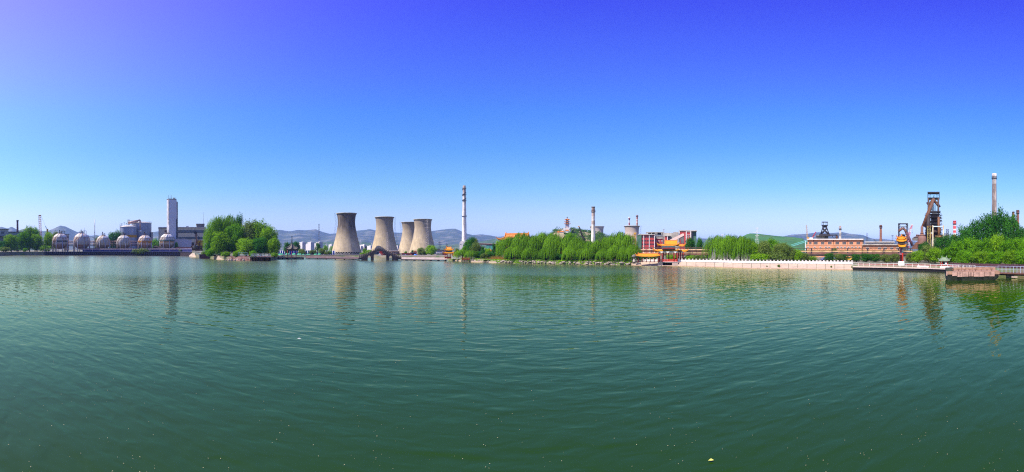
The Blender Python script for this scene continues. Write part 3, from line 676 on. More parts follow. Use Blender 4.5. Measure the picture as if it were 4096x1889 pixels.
t.part('parapet', MB().box(-19.6 * k, 13.4 * k, -9.6 * k, 14.4 * k, z1, z1 + .5), rust)
m = MB()
for j in range(22): z = 28 + (z1 - 28) * j / 21; m.box(-22 * k, -19.05 * k, -8 * k, -5 * k, z, z + .15); m.bar((-22 * k, -8 * k, z), (-22 * k, -8 * k, z + 1.1), .08)
m.bar((-22 * k, -8 * k, 26), (-22 * k, -8 * k, z1 + 4), .12).bar((-19.6 * k, -8 * k, 26), (-19.6 * k, -8 * k, z1 + 4), .12).box(-24 * k, -19.05 * k, -9 * k, -4 * k, z1 * .41, z1 * .41 + .4).box(-23 * k, -19.05 * k, -9 * k, -4 * k, z1 * .62, z1 * .62 + .3)
t.part('side_ladder', m, M('stair_rust', (.22, .13, .1)))
m = MB().cyl((-6 * k, 0, z1), (-6 * k, 0, z1 + 4.4), .3, .2, 6).bar((-6 * k, 0, z1 + 4.4), (-7.5 * k, 0, z1 + 5), .15).box(4 * k, 11 * k, -3 * k, 3 * k, z1 + .3, z1 + 1.2).cyl((6 * k, 0, z1), (6 * k, 0, z1 + 2.2), .5, .5, 8).bar((9 * k, 0, z1), (12 * k, 0, z1 + 2.4), .2).bar((15 * k, 0, z1 - 2), (18 * k, 0, z1 - .2), .2)
for j in range(9): x = (-19 + j * 4) * k; m.bar((x, -9 * k, z1), (x, -9 * k, z1 + 1.3), .06)
m.bar((-19 * k, -9 * k, z1 + 1.3), (13 * k, -9 * k, z1 + 1.3), .06); t.part('roof_equipment', m, rust)
# long factory
t = T('factory_hall', 'long beige two-storey factory hall behind the white column tower', 'building', 728, 445)
fb = M('beige_render', (.5, .44, .33), var=.15, vs=.2, streak=((.25, .2, .15), .6, .05, .4))
t.box('walls', fb, 636, 823, 911, 1003, 0, 22); t.box('roof_slab', M('roof_edge', (.5, .46, .44), var=.2), 634, 824, 908.5, 911, -1, 22.5)
t.box('side_wing', fb, 634.5, 668, 914, 1003, -3, -.1); t.box('wing_roof', concd, 633, 669, 911.5, 914, -3.6, -.1); t.box('wing_window', rust, 659, 668, 922, 929, -3.05, -2.9)
for ya, yb in ((921.5, 932), (948, 956.5)):
    w = t.box('window_band', glass, 713, 822, ya, yb, -.12, .1); m = MB()
    for q in range(28): x = t.x(713 + q * 3.9); m.box(x - .08, x + .08, -.2, -.12, t.z(yb), t.z(ya))
    m.box(t.x(713), t.x(822), -.2, -.125, t.z((ya + yb) / 2) - .08, t.z((ya + yb) / 2) + .08); t.part('mullions', m, steel, w)
m = MB().prism([(t.x(785), t.z(894.5)), (t.x(819), t.z(894.5)), (t.x(818), t.z(908.5)), (t.x(788), t.z(908.5))], 2, 12); t.part('roof_tank', m, concd)
t.part('roof_vent', MB().prism([(t.x(743), t.z(904)), (t.x(757), t.z(904)), (t.x(753), t.z(907)), (t.x(747), t.z(907))], 3, 5).bar(t.P(748, 909, 4), t.P(748, 906, 4), .2).bar(t.P(752, 909, 4), t.P(752, 906, 4), .2), steel)
t.part('aerial', MB().cyl(t.P(815, 895, 6), t.P(815, 846, 6), .2, .08, 5).cyl(t.P(831, 905, 6), t.P(831, 870, 6), .12, .05, 5), steel)
t = T('corrugated_shed', 'pale grey corrugated shed right of the sixth gas sphere', 'shed', 733, 385)
t.part('walls', MB().prism([(t.x(700), 0), (t.x(767), 0), (t.x(767), t.z(960)), (t.x(737), t.z(955.5)), (t.x(700), t.z(957))], 0, 10), M('corrugated_sheet', (.48, .46, .52), rough=.5, var=.15, wave=('X', .45, .4)))
t.part('roof', MB().prism([(t.x(699), t.z(957)), (t.x(737), t.z(955.4)), (t.x(768), t.z(960)), (t.x(768), t.z(958.6)), (t.x(737), t.z(954.2)), (t.x(699), t.z(955.8))], -.4, 10.4), steel)
t = T('low_shed', 'low shed with a rusty red roof in front of the corrugated shed', 'shed', 733, 368)
t.box('walls', concd, 701, 764, 994, 1003, 0, 5); t.part('roof', MB().prism([(t.x(698), t.z(994)), (t.x(767), t.z(994)), (t.x(762), t.z(988.5)), (t.x(706), t.z(988.5))], -.6, 5.5), M('rust_red_roof', (.4, .15, .11), var=.35, wave=('X', .8, .4)))
t = T('valve_station', 'tangle of dark valves and broken pale pipes left of the sixth gas sphere', 'machinery', 625, 366)
m = MB()
for q in range(9): p = 612 + q * 3.2; m.cyl(t.P(p, 1004), t.P(p, 990 - (q * 7) % 9), .35, .3, 7).cyl(t.P(p, 992), t.P(p + 5, 988 + q % 3 * 2), .3, .3, 6)
t.part('valves', m, rust); t.part('collapsed_canopy', MB().prism([(t.x(618), t.z(984)), (t.x(640), t.z(990)), (t.x(638), t.z(992)), (t.x(616), t.z(987))], -3, 2), M('pipe_pale', (.5, .32, .26)))
t.box('brick_footing', M('rust_red_roof', (.4, .15, .11)), 621, 645, 993, 1004, -3.5, -2)
# power shovel
t = T('mining_shovel', 'rust-brown old power shovel with raised boom beside the big trees', 'excavator', 790, 268, base=3.0)
yel = M('faded_yellow_paint', (.5, .3, .04), rough=.6, var=.45, vs=.8, streak=((.15, .06, .02), 1, .3, .8))
t.box('crawler_base', rust, 768, 810, 992, 1003, -3, 3); t.box('revolving_deck', rust, 764, 814, 984, 991.5, -3.4, 3.4)
h = t.box('machine_house', yel, 790, 813, 965, 983.5, -3, 3.2); t.box('roof', yel, 788, 812, 962.5, 964.8, -3.3, 3.5); t.box('door', rust, 796, 801, 970, 983, -3.08, -2.9, h)
c = t.box('cab', rust, 766.5, 777, 970, 983.5, -3.3, -.5); t.box('cab_window', glass, 768, 775.5, 972, 978, -3.36, -3.2, c)
t.part('boom', MB().prism([(t.x(786), t.z(980)), (t.x(792), t.z(980)), (t.x(787.5), t.z(932)), (t.x(779), t.z(932))], -1, 1), M('stair_rust', (.22, .13, .1)))
t.part('boom_sheave', MB().cyl(t.P(782, 931, -1), t.P(782, 931, 1), 1.0, 1.0, 14).bar(t.P(781.5, 930), t.P(781, 914), .1), steeld)
t.part('gantry', MB().bar(t.P(794, 965), t.P(795, 945), .25).bar(t.P(795, 945), t.P(802, 963), .2).bar(t.P(783, 933), t.P(795, 946), .08).bar(t.P(784, 931), t.P(800, 962), .08), steeld)
t.part('dipper_stick', MB().bar(t.P(785, 962, -1.4), t.P(781, 988, -2.5), .35).bar(t.P(788, 966, -1.4), t.P(783, 985, -2.5), .25), rust)
t.part('dipper_bucket', MB().cyl(t.P(780, 984, -4.6), t.P(780, 995, -4.6), 1.35, 1.1, 12).lathe([(1.45, t.z(984)), (1.6, t.z(986)), (1.45, t.z(988))], 12, t.x(780), -4.6), concd)
t.box('rubble', rust, 781, 812, 996, 1004, -4, -3.1)
# deck on ribs along the shore
deckL = [(p, shore(p) - 1.6) for p in (178, 260, 340, 400, 480, 560, 640, 720, 768)]
t = T('timber_quay', 'long dark timber-faced quay under the six gas spheres', 'quay', 470, 346, world=True, base=0)
t.part('deck', MB().slab([xy(p, d) for p, d in deckL], 14, 3.25, 3.5), M('deck_edge', (.12, .12, .2), var=.2))
t.part('face_boards', MB().slab([xy(p, d + .7) for p, d in deckL], 1.0, -.6, 3.2), M('purple_black_boards', (.03, .018, .03), var=.4, wave=('X', .3, .3)))
m = MB()
for q in range(74):
    p = 182 + q * 7.9; d = lerpt(deckL, p); a, b = xy(p, d + .5), xy(p + 2.2, d + .2); m.bar((*a, 3.2), (*b, .9), .14)
t.part('ribs', m, M('rib_paint', (.25, .2, .28), var=.2))
rail('quay_railing', 'pale single-pipe railing along the timber quay below the gas spheres', [(p, d + .6) for p, d in deckL[:]], 3.5, 2.2, M('pinkish_rail', (.62, .48, .5), rough=.4), step=9, post=.14, mid=())
t = T('blue_hoarding', 'long dark blue sheet fence behind the quay railing', 'fence', 600, 352, world=True)
t.part('sheets', MB().slab([xy(p, lerpt(deckL, p) + 7.5) for p in (330, 400, 480, 560, 640, 720, 765)], .15, 3.4, 6.3), bluep)
t.part('posts', MB().slab([xy(p, lerpt(deckL, p) + 7.3) for p in (330, 400, 480, 560, 640, 720, 765)], .1, 6.3, 6.5), steeld)
tree('obush', 563, 992, 66, 336, 'wide olive bush hanging over the timber quay edge', base=1.2)
tree('obush', 722, 996, 16, 321, 'thin weedy shrub growing on the quay deck', base=3.4)

# ---------------------------------------------------------------- PENINSULA with the big willows
single('peninsula_soil', MB().slab([xy(p, shore(p) + 2.0) for p in range(795, 1112, 15)], 26, .5, 1.62), earth, kind='structure')
t = T('boat_ramp', 'sloping pinkish concrete ramp between the quay and the maroon sluice wall', 'ramp', 780, 262, base=0)
t.part('slab', MB().add([t.P(755, 1024, 14), t.P(797, 1037, -4), t.P(797, 1018, 6), t.P(770, 1012, 20), t.P(755, 1030, 14), t.P(797, 1045, -4), t.P(797, 1045, 6), t.P(770, 1030, 20)], [(0, 1, 2, 3), (0, 4, 5, 1), (1, 5, 6, 2), (2, 6, 7, 3), (0, 3, 7, 4)]), pink)
t = T('sluice_wall', 'dark maroon retaining wall with pale concrete end posts on the peninsula', 'retaining wall', 830, 222, base=0)
mar = M('maroon_wall', (.13, .05, .06), var=.3, vs=.7)
t.box('panel', mar, 800, 846.5, 1018.5, 1036, 0, 5); t.box('panel', mar, 851, 866, 1018.8, 1036.5, .3, 5)
t.box('end_post', conc, 796.5, 799.8, 1017.5, 1037, -.3, .6); t.box('end_post', conc, 846.7, 850.8, 1018, 1038, -.3, .6); t.box('coping', concd, 799.9, 846.6, 1017.6, 1018.4, -.2, 5)
t = T('bank_slab', 'pale sloping concrete slab between the maroon wall and the earth mound', 'embankment', 890, 203, base=0)
t.part('slab', MB().add([t.P(865, 1038, 0), t.P(915, 1041, -6), t.P(902, 1026, 4), t.P(872, 1024, 6), t.P(865, 1042, 0), t.P(915, 1045, -6), t.P(902, 1045, 4), t.P(872, 1044, 6)], [(0, 1, 2, 3), (0, 4, 5, 1), (1, 5, 6, 2), (2, 6, 7, 3), (0, 3, 7, 4)]), pink)
def mound(name, label, px, D, wpx, h, mat, dep=6):
    mb = MB(); n = 18; rg = random.Random(px); s = D / FPX; vs = []
    for j in range(7):
        u = j / 6
        for i in range(n):
            a = 2 * pi * i / n; r = (1 - u) * (1 + .12 * sin(i * 2.1) + rg.uniform(-.06, .06)); vs.append((r * cos(a) * wpx * s / 2, r * sin(a) * dep, h * (sin(u * pi / 2)) * rg.uniform(.9, 1.05) - .3 * (j == 0)))
    mb.add(vs, [(j * n + i, j * n + (i + 1) % n, (j + 1) * n + (i + 1) % n, (j + 1) * n + i) for j in range(6) for i in range(n)])
    t = T(name, label, 'mound', px, D, base=0); t.part('soil', mb, mat)
mound('earth_mound', 'reddish bare earth mound at the waterline left of the viewing deck', 968, 186, 88, 2.0, earth)
mound('earth_mound', 'smaller brown earth heap with rubble right of the bank slab', 928, 190, 40, 1.5, rust, 4)
for q in range(14): 
    p = 905 + q * 8.2 + (q % 3) * 2; d = 181 + (q % 4); rr = .35 + .2 * (q % 3); g = random.Random(q); m = MB()
    m.lathe([(.05, -rr), (rr * .9, -rr * .4), (rr, .1), (rr * .6, rr * .6), (.05, rr * .7)], 7, smooth=False)
    x, y = xy(p, d); o = single('bank_stone', m, rock, ['lumpy stone in the rubble at the foot of the reddish earth mound'][0], 'stone', 'stones below the reddish earth mound', loc=(0, 0, 0)); o.location = (x, y, .25); o.rotation_euler = (g.random(), g.random(), g.random() * 6)
rail('teal_railing', 'teal railing on the bank above the boat ramp and sluice wall', [(771, 262), (800, 232), (850, 217), (905, 210)], 1.6, 1.35, teal, step=6, post=.07, mid=(.5,), infill=False)
rail('teal_railing', 'teal barred railing on top of the reddish earth mound', [(953, 188), (990, 188)], 1.9, 1.7, teal, step=2.3, post=.07, infill=True)
t = T('viewing_deck', 'small viewing deck on dark piles at the peninsula tip', 'deck', 1040, 178, base=0, world=True)
vd = [(1000, 176), (1082, 174)]
t.part('deck', MB().slab([xy(p, d) for p, d in vd], 7, 1.45, 1.75), black); 
for p in (1010, 1034, 1058, 1080):
    x, y = xy(p, 177); t.part('pile', MB().cyl((x, y, -1), (x, y, 1.45), .35, .35, 8), black)
t.part('ballast_skirt', MB().slab([xy(p, d + 3) for p, d in vd], 4, -.5, 1.44), rust)
rail('deck_railing', 'pale blue-white barred railing around the small viewing deck', [(1004, 182), (1004, 177), (1081, 174.6), (1081, 180)], 1.75, 1.35, M('pale_rail', (.62, .66, .75), rough=.4), step=1.6, post=.07, infill=True)
for a in [('willow', 874, 878, 100, 226, 'big pale willow at the left end of the peninsula'), ('broad', 846, 915, 56, 232, 'lower left tree of the peninsula beside the power shovel'), ('willow', 915, 872, 100, 232, 'tallest willow in the left half of the peninsula grove'),
          ('broad', 880, 925, 100, 215, 'dense front tree under the left willow of the peninsula'), ('dark', 955, 862, 44, 236, 'dark spiky treetop poking out in the middle of the peninsula grove'), ('bright', 935, 890, 90, 220, 'bright tree in the middle front of the peninsula grove'),
          ('olive', 1000, 880, 105, 226, 'broad olive-toned tree right of the middle of the peninsula grove'), ('broad', 1045, 878, 95, 224, 'rounded tree shaping the right shoulder of the peninsula grove'), ('broad', 1075, 902, 80, 216, 'rightmost large tree of the peninsula grove'),
          ('broad', 1098, 950, 50, 206, 'low dark tree at the right tip of the peninsula'), ('broad', 985, 950, 90, 204, 'low leafy tree just behind the teal mound railing'), ('dark', 1040, 950, 80, 203, 'shaded low tree behind the viewing deck'), ('dark', 852, 965, 70, 222, 'shaded low tree behind the teal railing')]:
    tree(*a, group='trees of the peninsula grove', base=1.5)
for a in [('bbush', 838, 994, 36, 212, 'bright bush above the maroon sluice wall'), ('bush', 903, 1003, 38, 200, 'round bush between the sluice wall and the earth heap'), ('bush', 946, 1000, 30, 192, 'bush at the left foot of the reddish mound'),
          ('bbush', 1012, 1000, 34, 188, 'yellow-green bush between mound railing and viewing deck'), ('bush', 1098, 1008, 30, 190, 'bush drooping at the peninsula tip right of the viewing deck'), ('obush', 815, 1003, 24, 225, 'small dry bush at the left end of the teal railing')]:
    tree(*a, base=1.3, group='bushes on the peninsula bank')
for q, p in enumerate((809, 817)):
    t = T('garden_chair', 'pale garden chair on the bank by the power shovel, %s of two' % ('left' if q == 0 else 'right'), 'chair', p, 236, 'pale chairs on the bank', base=1.6)
    t.part('seat', MB().box(-.35, .35, -.3, .3, .5, .6), white); t.part('backrest', MB().box(-.35, .35, .22, .3, .6, 1.5), white)
    for sx in (-.3, .3):
        for sy in (-.25, .25): t.part('leg', MB().box(sx - .03, sx + .03, sy - .03, sy + .03, 0, .5), white)

# ---------------------------------------------------------------- CENTRE: pavilion pier, walkway, stone bridge
t = T('timber_pier', 'dark timber pier with wide deck that carries the red-columned pavilion', 'pier', 1160, 210, base=0, world=True)
pd = [(1100, 205), (1150, 206), (1215, 207)]
t.part('deck', MB().slab([xy(p, d) for p, d in pd], 9, .55, 1.0), wood); t.part('edge_beam', MB().slab([xy(p, d - .1) for p, d in pd], .3, .3, .98), black)
for p in (1112, 1130, 1150, 1180, 1212):
    for dd in (.6, 7): x, y = xy(p, 206 + dd); t.part('pile', MB().box(x - .35, x + .35, y - .35, y + .35, -1, .6), black)
t.part('lower_beam', MB().slab([xy(p, d + .4) for p, d in pd[:]], .3, -.05, .18), black)
rail('pier_railing', 'pale green thin-barred railing along the pavilion pier', [(1135, 208), (1165, 206.5), (1222, 207.5)], 1.0, 1.25, M('pale_green_rail', (.45, .62, .52), rough=.4), step=2.2, post=.06, infill=True)
t = T('lakeside_pavilion', 'small hexagonal pavilion with grey tiled roof and red columns on the timber pier', 'pavilion', 1167, 211, base=1.0)
s = t.s; ze, za = t.z(997), t.z(974)
n = 6
def hexroof(R0, z0, h, up):
    mb = MB(); vs = []; m = 48
    for j in range(8):
        u = j / 7
        for i in range(m):
            a = 2 * pi * i / m + pi / 6; seg = (i % 8) / 8 ; c = abs(seg - .5) * 2; rr = R0 * cos(pi / 6) / cos((((i % 8) / 8) - .5) * pi / 3); r = rr * (1 - u) ** 1.0 * (1 + .06 * c ** 4 * (1 - u)) + .02
            vs.append((r * cos(a), r * sin(a), z0 + h * u ** 1.5 + up * c ** 3 * (1 - u) ** 2))
    mb.add(vs, [(j * m + i, j * m + (i + 1) % m, (j + 1) * m + (i + 1) % m, (j + 1) * m + i) for j in range(7) for i in range(m)])
    lo = [(x * .8, y * .8, z0 - .25) for x, y, z in vs[:m]]; mb.add(vs[:m] + lo, [(i, m + i, m + (i + 1) % m, (i + 1) % m) for i in range(m)]); return mb
Rr = 27 * s; t.part('roof', hexroof(Rr, ze, za - ze, .8), tileg)
hr = MB()
for i in range(6):
    a = pi * i / 3 + pi / 6; pts = []
    for j in range(8): u = j / 7; r = Rr * (1 - u) * (1 + .06 * (1 - u)); pts.append((r * cos(a), r * sin(a), ze + (za - ze) * u ** 1.5 + .8 * (1 - u) ** 2 + .15))
    hr.path(pts, .16, 5)
t.part('ridges', hr, concd); t.part('finial', MB().lathe([(.3, za - .1), (.45, za + .3), (.2, za + .6), (.32, za + .9), (.12, za + 1.2), (.02, za + 1.8)], 10), steeld)
for i in range(6):
    a = pi * i / 3 + pi / 6; x, y = 20 * s * cos(a), 20 * s * sin(a); t.part('column', MB().cyl((x, y, 0), (x, y, ze - .2), .2, .19, 10).cyl((x, y, 0), (x, y, .2), .32, .3, 10), M('pavilion_red', (.3, .03, .03), rough=.5, var=.2))
t.part('eave_beam', MB().lathe([(20.4 * s, ze - 1.0), (20.4 * s, ze - .1), (19 * s, ze - .1), (19 * s, ze - 1.0), (20.4 * s, ze - 1.0)], 6, a0=pi / 6, smooth=False), bluegn)
t.part('bench', MB().lathe([(19 * s, .4), (19 * s, .55), (17.4 * s, .55), (17.4 * s, .4), (19 * s, .4)], 6, a0=pi / 6, smooth=False), redd)
def walkway(label, pts, z, w, piles, mat, th_=.5):
    t = T('lake_walkway', label, 'walkway', pts[0][0], pts[0][1], 'walkways over the lake', base=0, world=True)
    t.part('deck', MB().slab([xy(p, d) for p, d in pts], w, z - .12, z), mat)
    t.part('edge_beam', MB().slab([xy(p, d + .15) for p, d in pts], w - .4, z - th_, z - .13), black)
    t.part('parapet', MB().slab([xy(p, d + w - .3) for p, d in pts], .25, z, z + .8), mat)
    for p, d in piles:
        x, y = xy(p, d + .5); t.part('pile', MB().cyl((x, y, -1.2), (x, y, z - th_), .3, .3, 8), black)
wl = [(1222, 214), (1300, 205), (1360, 198), (1440, 191)]
walkway('low dark walkway on piles from the timber pier to the stone bridge', wl, .75, 3.2, [(p, lerpt(wl, p)) for p in (1236, 1270, 1305, 1341, 1378, 1412)], M('walk_left', (.2, .14, .15), var=.3, vs=.6))
wr = [(1604, 186), (1680, 181), (1740, 177), (1786, 175)]
walkway('pale low walkway on paired piles from the stone bridge to the gatehouse shore', wr, .72, 3.4, [(p, lerpt(wr, p)) for b in (1626, 1658, 1691, 1723, 1754, 1783) for p in (b - 2.2, b + 2.2)], M('walk_right', (.46, .38, .36), var=.25, vs=.6))
# stone arch bridge
t = T('stone_arch_bridge', 'dark stone humpback bridge with one large and two small arches', 'bridge', 1518, 188, base=0)
prof = [(1430, 1034), (1437, 1031.5), (1455, 1026), (1472, 1019), (1488, 1010), (1502, 1002.5), (1511, 999.5), (1519, 999), (1528, 1000), (1540, 1004.5), (1553, 1012), (1570, 1020), (1588, 1027.5), (1605, 1034)]
ZB = 1043
def arch(x0, x1, crown, spring, n=14):
    cx, rx = (x0 + x1) / 2, (x1 - x0) / 2; return [(cx - rx * cos(pi * k / n), spring - (spring - crown) * sin(pi * k / n)) for k in range(n + 1)]
arches = [arch(1470.5, 1483.5, 1022.5, 1030), arch(1495, 1545, 1004.5, 1026, 22), arch(1556, 1569, 1023, 1031)]
t.part('approach_wall', MB().prism([(t.x(a), t.z(b)) for a, b in [(1449, 1043), (1449, 1029), (1430, 1035), (1430, 1038), (1446, 1038), (1446, 1043)]][::-1], -2.4, 2.4), stone)
# spandrel built as columns of quads between arch line and deck line
def upper(x): return lerpt(prof, x)
def lower(x):
    for A in arches:
        if A[0][0] <= x <= A[-1][0]:
            return lerpt(A, x)
    return ZB if 1449 <= x <= 1587 else (1038 if x < 1449 else 1036)
body = MB(); xs = sorted(set([1449 + i * 1.6 for i in range(87)] + [v + e for A in arches for v in (A[0][0], A[-1][0]) for e in (-.01, .01)]))
for a, b in zip(xs, xs[1:]):
    if b - a < .015 and abs(lower(a) - lower(b)) > 3: continue
    m_ = (a + b) / 2; la, lb = (lower(a), lower(b)); ua, ub = upper(a), upper(b); xa, xb = t.x(a), t.x(b); Y = 2.5
    if abs(la - lb) > 8 and not (b - a < .1): la = lb = lower(m_)
    body.add([(xa, -Y, t.z(la)), (xb, -Y, t.z(lb)), (xb, -Y, t.z(ub)), (xa, -Y, t.z(ua)), (xa, Y, t.z(la)), (xb, Y, t.z(lb)), (xb, Y, t.z(ub)), (xa, Y, t.z(ua))], [(0, 1, 2, 3), (7, 6, 5, 4), (3, 2, 6, 7), (0, 4, 5, 1)])
for A in arches:
    for x, zt_ in ((A[0][0], A[0][1]), (A[-1][0], A[-1][1])):
        body.add([(t.x(x), -2.5, t.z(ZB)), (t.x(x), 2.5, t.z(ZB)), (t.x(x), 2.5, t.z(zt_)), (t.x(x), -2.5, t.z(zt_))], [(0, 1, 2, 3)])
t.part('spandrel_walls', body, stone)
for A in arches:
    m = MB(); o = [((x - (A[0][0] + A[-1][0]) / 2) * 1.09 + (A[0][0] + A[-1][0]) / 2, y - 1.3) for x, y in A]
    for (a, b), (c, d), (e, f), (g, h) in zip(A, A[1:], o, o[1:]):
        m.add([(t.x(a), -2.62, t.z(b)), (t.x(c), -2.62, t.z(d)), (t.x(g), -2.62, t.z(h)), (t.x(e), -2.62, t.z(f)), (t.x(a), -2.4, t.z(b)), (t.x(c), -2.4, t.z(d)), (t.x(g), -2.4, t.z(h)), (t.x(e), -2.4, t.z(f))], [(0, 1, 2, 3), (0, 4, 5, 1), (2, 6, 7, 3)])
    t.part('arch_ring', m, M('arch_ring_stone', (.06, .05, .06), var=.25))
t.part('right_approach', MB().prism([(t.x(a), t.z(b)) for a, b in [(1587, 1043), (1587, 1027.3), (1605, 1034.5), (1605, 1038), (1592, 1038), (1592, 1043)]], -2.4, 2.4), stone)
st2 = M('weathered_baluster_stone', (.17, .13, .11), var=.35, vs=1)
for sy in (-2.35, 2.35):
    m = MB()
    for (a, b), (c, d) in zip(prof[1:], prof[2:]):
        m.add([(t.x(a), sy - .12, t.z(b)), (t.x(c), sy - .12, t.z(d)), (t.x(c), sy - .12, t.z(d) + .5), (t.x(a), sy - .12, t.z(b) + .5), (t.x(a), sy + .12, t.z(b)), (t.x(c), sy + .12, t.z(d)), (t.x(c), sy + .12, t.z(d) + .5), (t.x(a), sy + .12, t.z(b) + .5)], [(0, 1, 2, 3), (7, 6, 5, 4), (3, 2, 6, 7)])
    t.part('parapet', m, M('parapet_stone', (.08, .065, .07), var=.35, vs=1))
for q in range(25):
    p = 1438 + q * 6.8; z = t.z(upper(p)); 
    for sy in (-2.35, 2.35): w = t.part('baluster_post', MB().box(t.x(p) - .16, t.x(p) + .16, sy - .16, sy + .16, z - .1, z + .8).lathe([(.13, z + .8), (.2, z + .95), (.16, z + 1.1), (.02, z + 1.2)], 6, t.x(p), sy), st2)
# far bank seen behind
t = T('bank_stair', 'white stepped stair with an arched opening seen through the large bridge arch', 'staircase', 1520, 268, base=.6)
t.part('stair_flank', MB().prism([(t.x(a), t.z(b)) for a, b in [(1505, 1031), (1512, 1031), (1515, 1024), (1519, 1022), (1522, 1026), (1523, 1031), (1537, 1031), (1533, 1027), (1521, 1013), (1517, 1013), (1507, 1028)]], -2, 2), whites)
t.part('stair_roof', MB().prism([(t.x(a), t.z(b)) for a, b in [(1519, 1012.5), (1523, 1012.5), (1538, 1030), (1535, 1031)]], -2.6, -2.02), M('rust_red_roof', (.4, .15, .11)))
t = T('red_kiosk', 'small bright red block seen through the top of the large bridge arch', 'building', 1523, 285)
t.box('walls', M('bright_red_wall', (.6, .05, .03), var=.15), 1518, 1529, 1004.5, 1020, 0, 4); t.box('roof', redd, 1517, 1530, 1003, 1004.5, -.3, 4.3)
t = T('flat_hall', 'low dark red hall with a wide flat pale roof right of the bridge hump', 'building', 1570, 290)
t.box('walls', brickd, 1530, 1598, 1006, 1027, 0, 9); t.box('roof_slab', M('pale_flat_roof', (.6, .5, .45), var=.2), 1527, 1600, 1003, 1005.8, -1.2, 9.5); windows(t, [(1533, 1545), (1549, 1561), (1565, 1577), (1581, 1593)], 1010, 1014, bars=3)
t = T('brick_shed', 'small red brick shed with a pale doorway, left of two near the fourth cooling tower', 'shed', 1621, 272)
t.box('walls', brickr, 1607, 1640, 1014.5, 1027, 0, 5); t.box('roof', redd, 1606, 1641, 1013, 1014.5, -.4, 5.2); w = t.box('door', white, 1619, 1623, 1017, 1027, -.06, .1); windows(t, [(1611, 1616), (1626, 1630)], 1018, 1021, bars=1)
t = T('brick_shed', 'dark red brick shed beside the blue water tank', 'shed', 1650, 268)
t.box('walls', brickd, 1641, 1665, 1011.5, 1028, 0, 5); t.box('front_bay', brickr, 1640, 1647, 1013, 1028, -.8, -.05); t.box('roof', concd, 1639, 1666, 1010, 1011.5, -1, 5.2); t.box('door', redd, 1655, 1659, 1018, 1028, -.06, .1)
t = T('gable_house', 'small salmon gable house above the dark brick shed', 'house', 1661, 290)
t.box('walls', M('salmon_wall', (.6, .25, .17), var=.15), 1654, 1668, 1007, 1027, 0, 5); t.part('roof', MB().prism([(t.x(1652.5), t.z(1007.2)), (t.x(1669), t.z(1007.2)), (t.x(1661), t.z(1002))], -.3, 5.3), M('salmon_roof', (.55, .16, .1), var=.25))
t = T('blue_tank', 'bright blue water tank standing between brick shed and bushes', 'tank', 1662, 262)
t.part('body', MB().lathe([(1.0, 0), (1.0, t.z(1018)), (.7, t.z(1017)), (.05, t.z(1016.6))], 16), M('bright_blue_plastic', (.03, .16, .6), rough=.4, var=.1)); t.part('lid', MB().cyl((0, 0, t.z(1016.8)), (0, 0, t.z(1016.2)), .3, .3, 10), steeld)
t = T('bank_wall', 'long pale low retaining wall behind the right walkway', 'retaining wall', 1700, 264, world=True)
t.part('coping', MB().slab([xy(p, lerpt([(1600, 261), (1785, 258)], p)) for p in (1601, 1650, 1700, 1750, 1786)], 1.2, .4, 1.5), M('pale_coping', (.42, .36, .33), var=.15))
t = T('grey_works', 'grey industrial block with white bands left of the small gatehouse', 'building', 1765, 290)
t.box('walls', M('grey_banded_wall', (.3, .3, .32), var=.2), 1744, 1790, 1001, 1027, 0, 8); t.box('white_band', whites, 1745, 1776, 1008, 1012, -.1, -.02); t.box('roof_slab', concd, 1742, 1791, 999, 1001, -.6, 8.4); t.box('red_annex', brickd, 1770, 1789, 1009, 1027, -2, -.15); t.box('roof_box', steeld, 1748, 1760, 995, 999, 1, 5)
windows(t, [(1748, 1756), (1760, 1768)], 1014, 1018, bars=2)
# cooling towers
tw = lambda n, sc, z1: M('tower_shell_' + n, (.52, .415, .265), rough=.9, var=.3, vs=.12, brick=((.45, .36, .235), .55), streak=((.26, .21, .16), .5, .04, .6), soot=(z1 * .30, z1 * (.68 if n == 'a' else 1.15), sc))
cooling_tower(1386, 330, 855, 1008.5, 39, 34.5, 60, None, 'leftmost cooling tower, tallest, with black soot over its upper half', tw('a', (.075, .06, .052), 34), mast=-1)
cooling_tower(1538, 350, 870, 1008, 37, 33.5, 55, None, 'second cooling tower from the left, behind the stone bridge', tw('b', (.12, .10, .09), 32), mast=1)
cooling_tower(1638, 430, 890, 1013, 32, 28, 48, None, 'third cooling tower, half hidden behind its right neighbour', tw('c', (.06, .055, .055), 36), mast=-1)
cooling_tower(1691, 380, 879, 1014, 36, 33, 56, None, 'fourth cooling tower, with a lattice pylon standing in front', tw('d', (.13, .11, .1), 38))
grey = M('galvanised_lattice', (.36, .33, .33), rough=.6, metal=.2, var=.15)
pylon(1709, 285, 877, 1027, 16, 4, 'pylon standing in front of the fourth cooling tower', arms=((884, 8), (896, 11), (911, 10), (940, 6)), n=15, mat=grey)
pylon(1549, 300, 930, 1020, 8, 4, 'lattice mast in front of the second cooling tower', n=13, mat=grey)
pylon(1168, 420, 947, 1005, 7, 4, 'short dark lattice mast behind the pavilion', n=8, head=8, mat=steeld)
pylon(1276, 400, 897, 1005, 10, 4.6, 'tall lattice mast rising above the left apartment towers', n=17, head=6, mat=steel)
for p, y, D, h, l in ((1306, 973, 1300, 6, 'faint white pylon left of the first cooling tower'), (1443, 958, 1500, 5, 'faint pylon on the wooded foothill right of the first cooling tower'), (1488, 970, 1300, 5, 'faint pylon just left of the second cooling tower'),
                     (1759, 966, 700, 8, 'dark pylon right of the fourth cooling tower, taller of two'), (1787, 974, 800, 6, 'dark pylon between taller pylon and the white smokestack')):
    pylon(p, D, y, 1000, h * 1.3, h * .35, l, arms=((y + 5, h * .8), (y + 11, h)), n=7, mat=whites if D > 1000 else steeld)
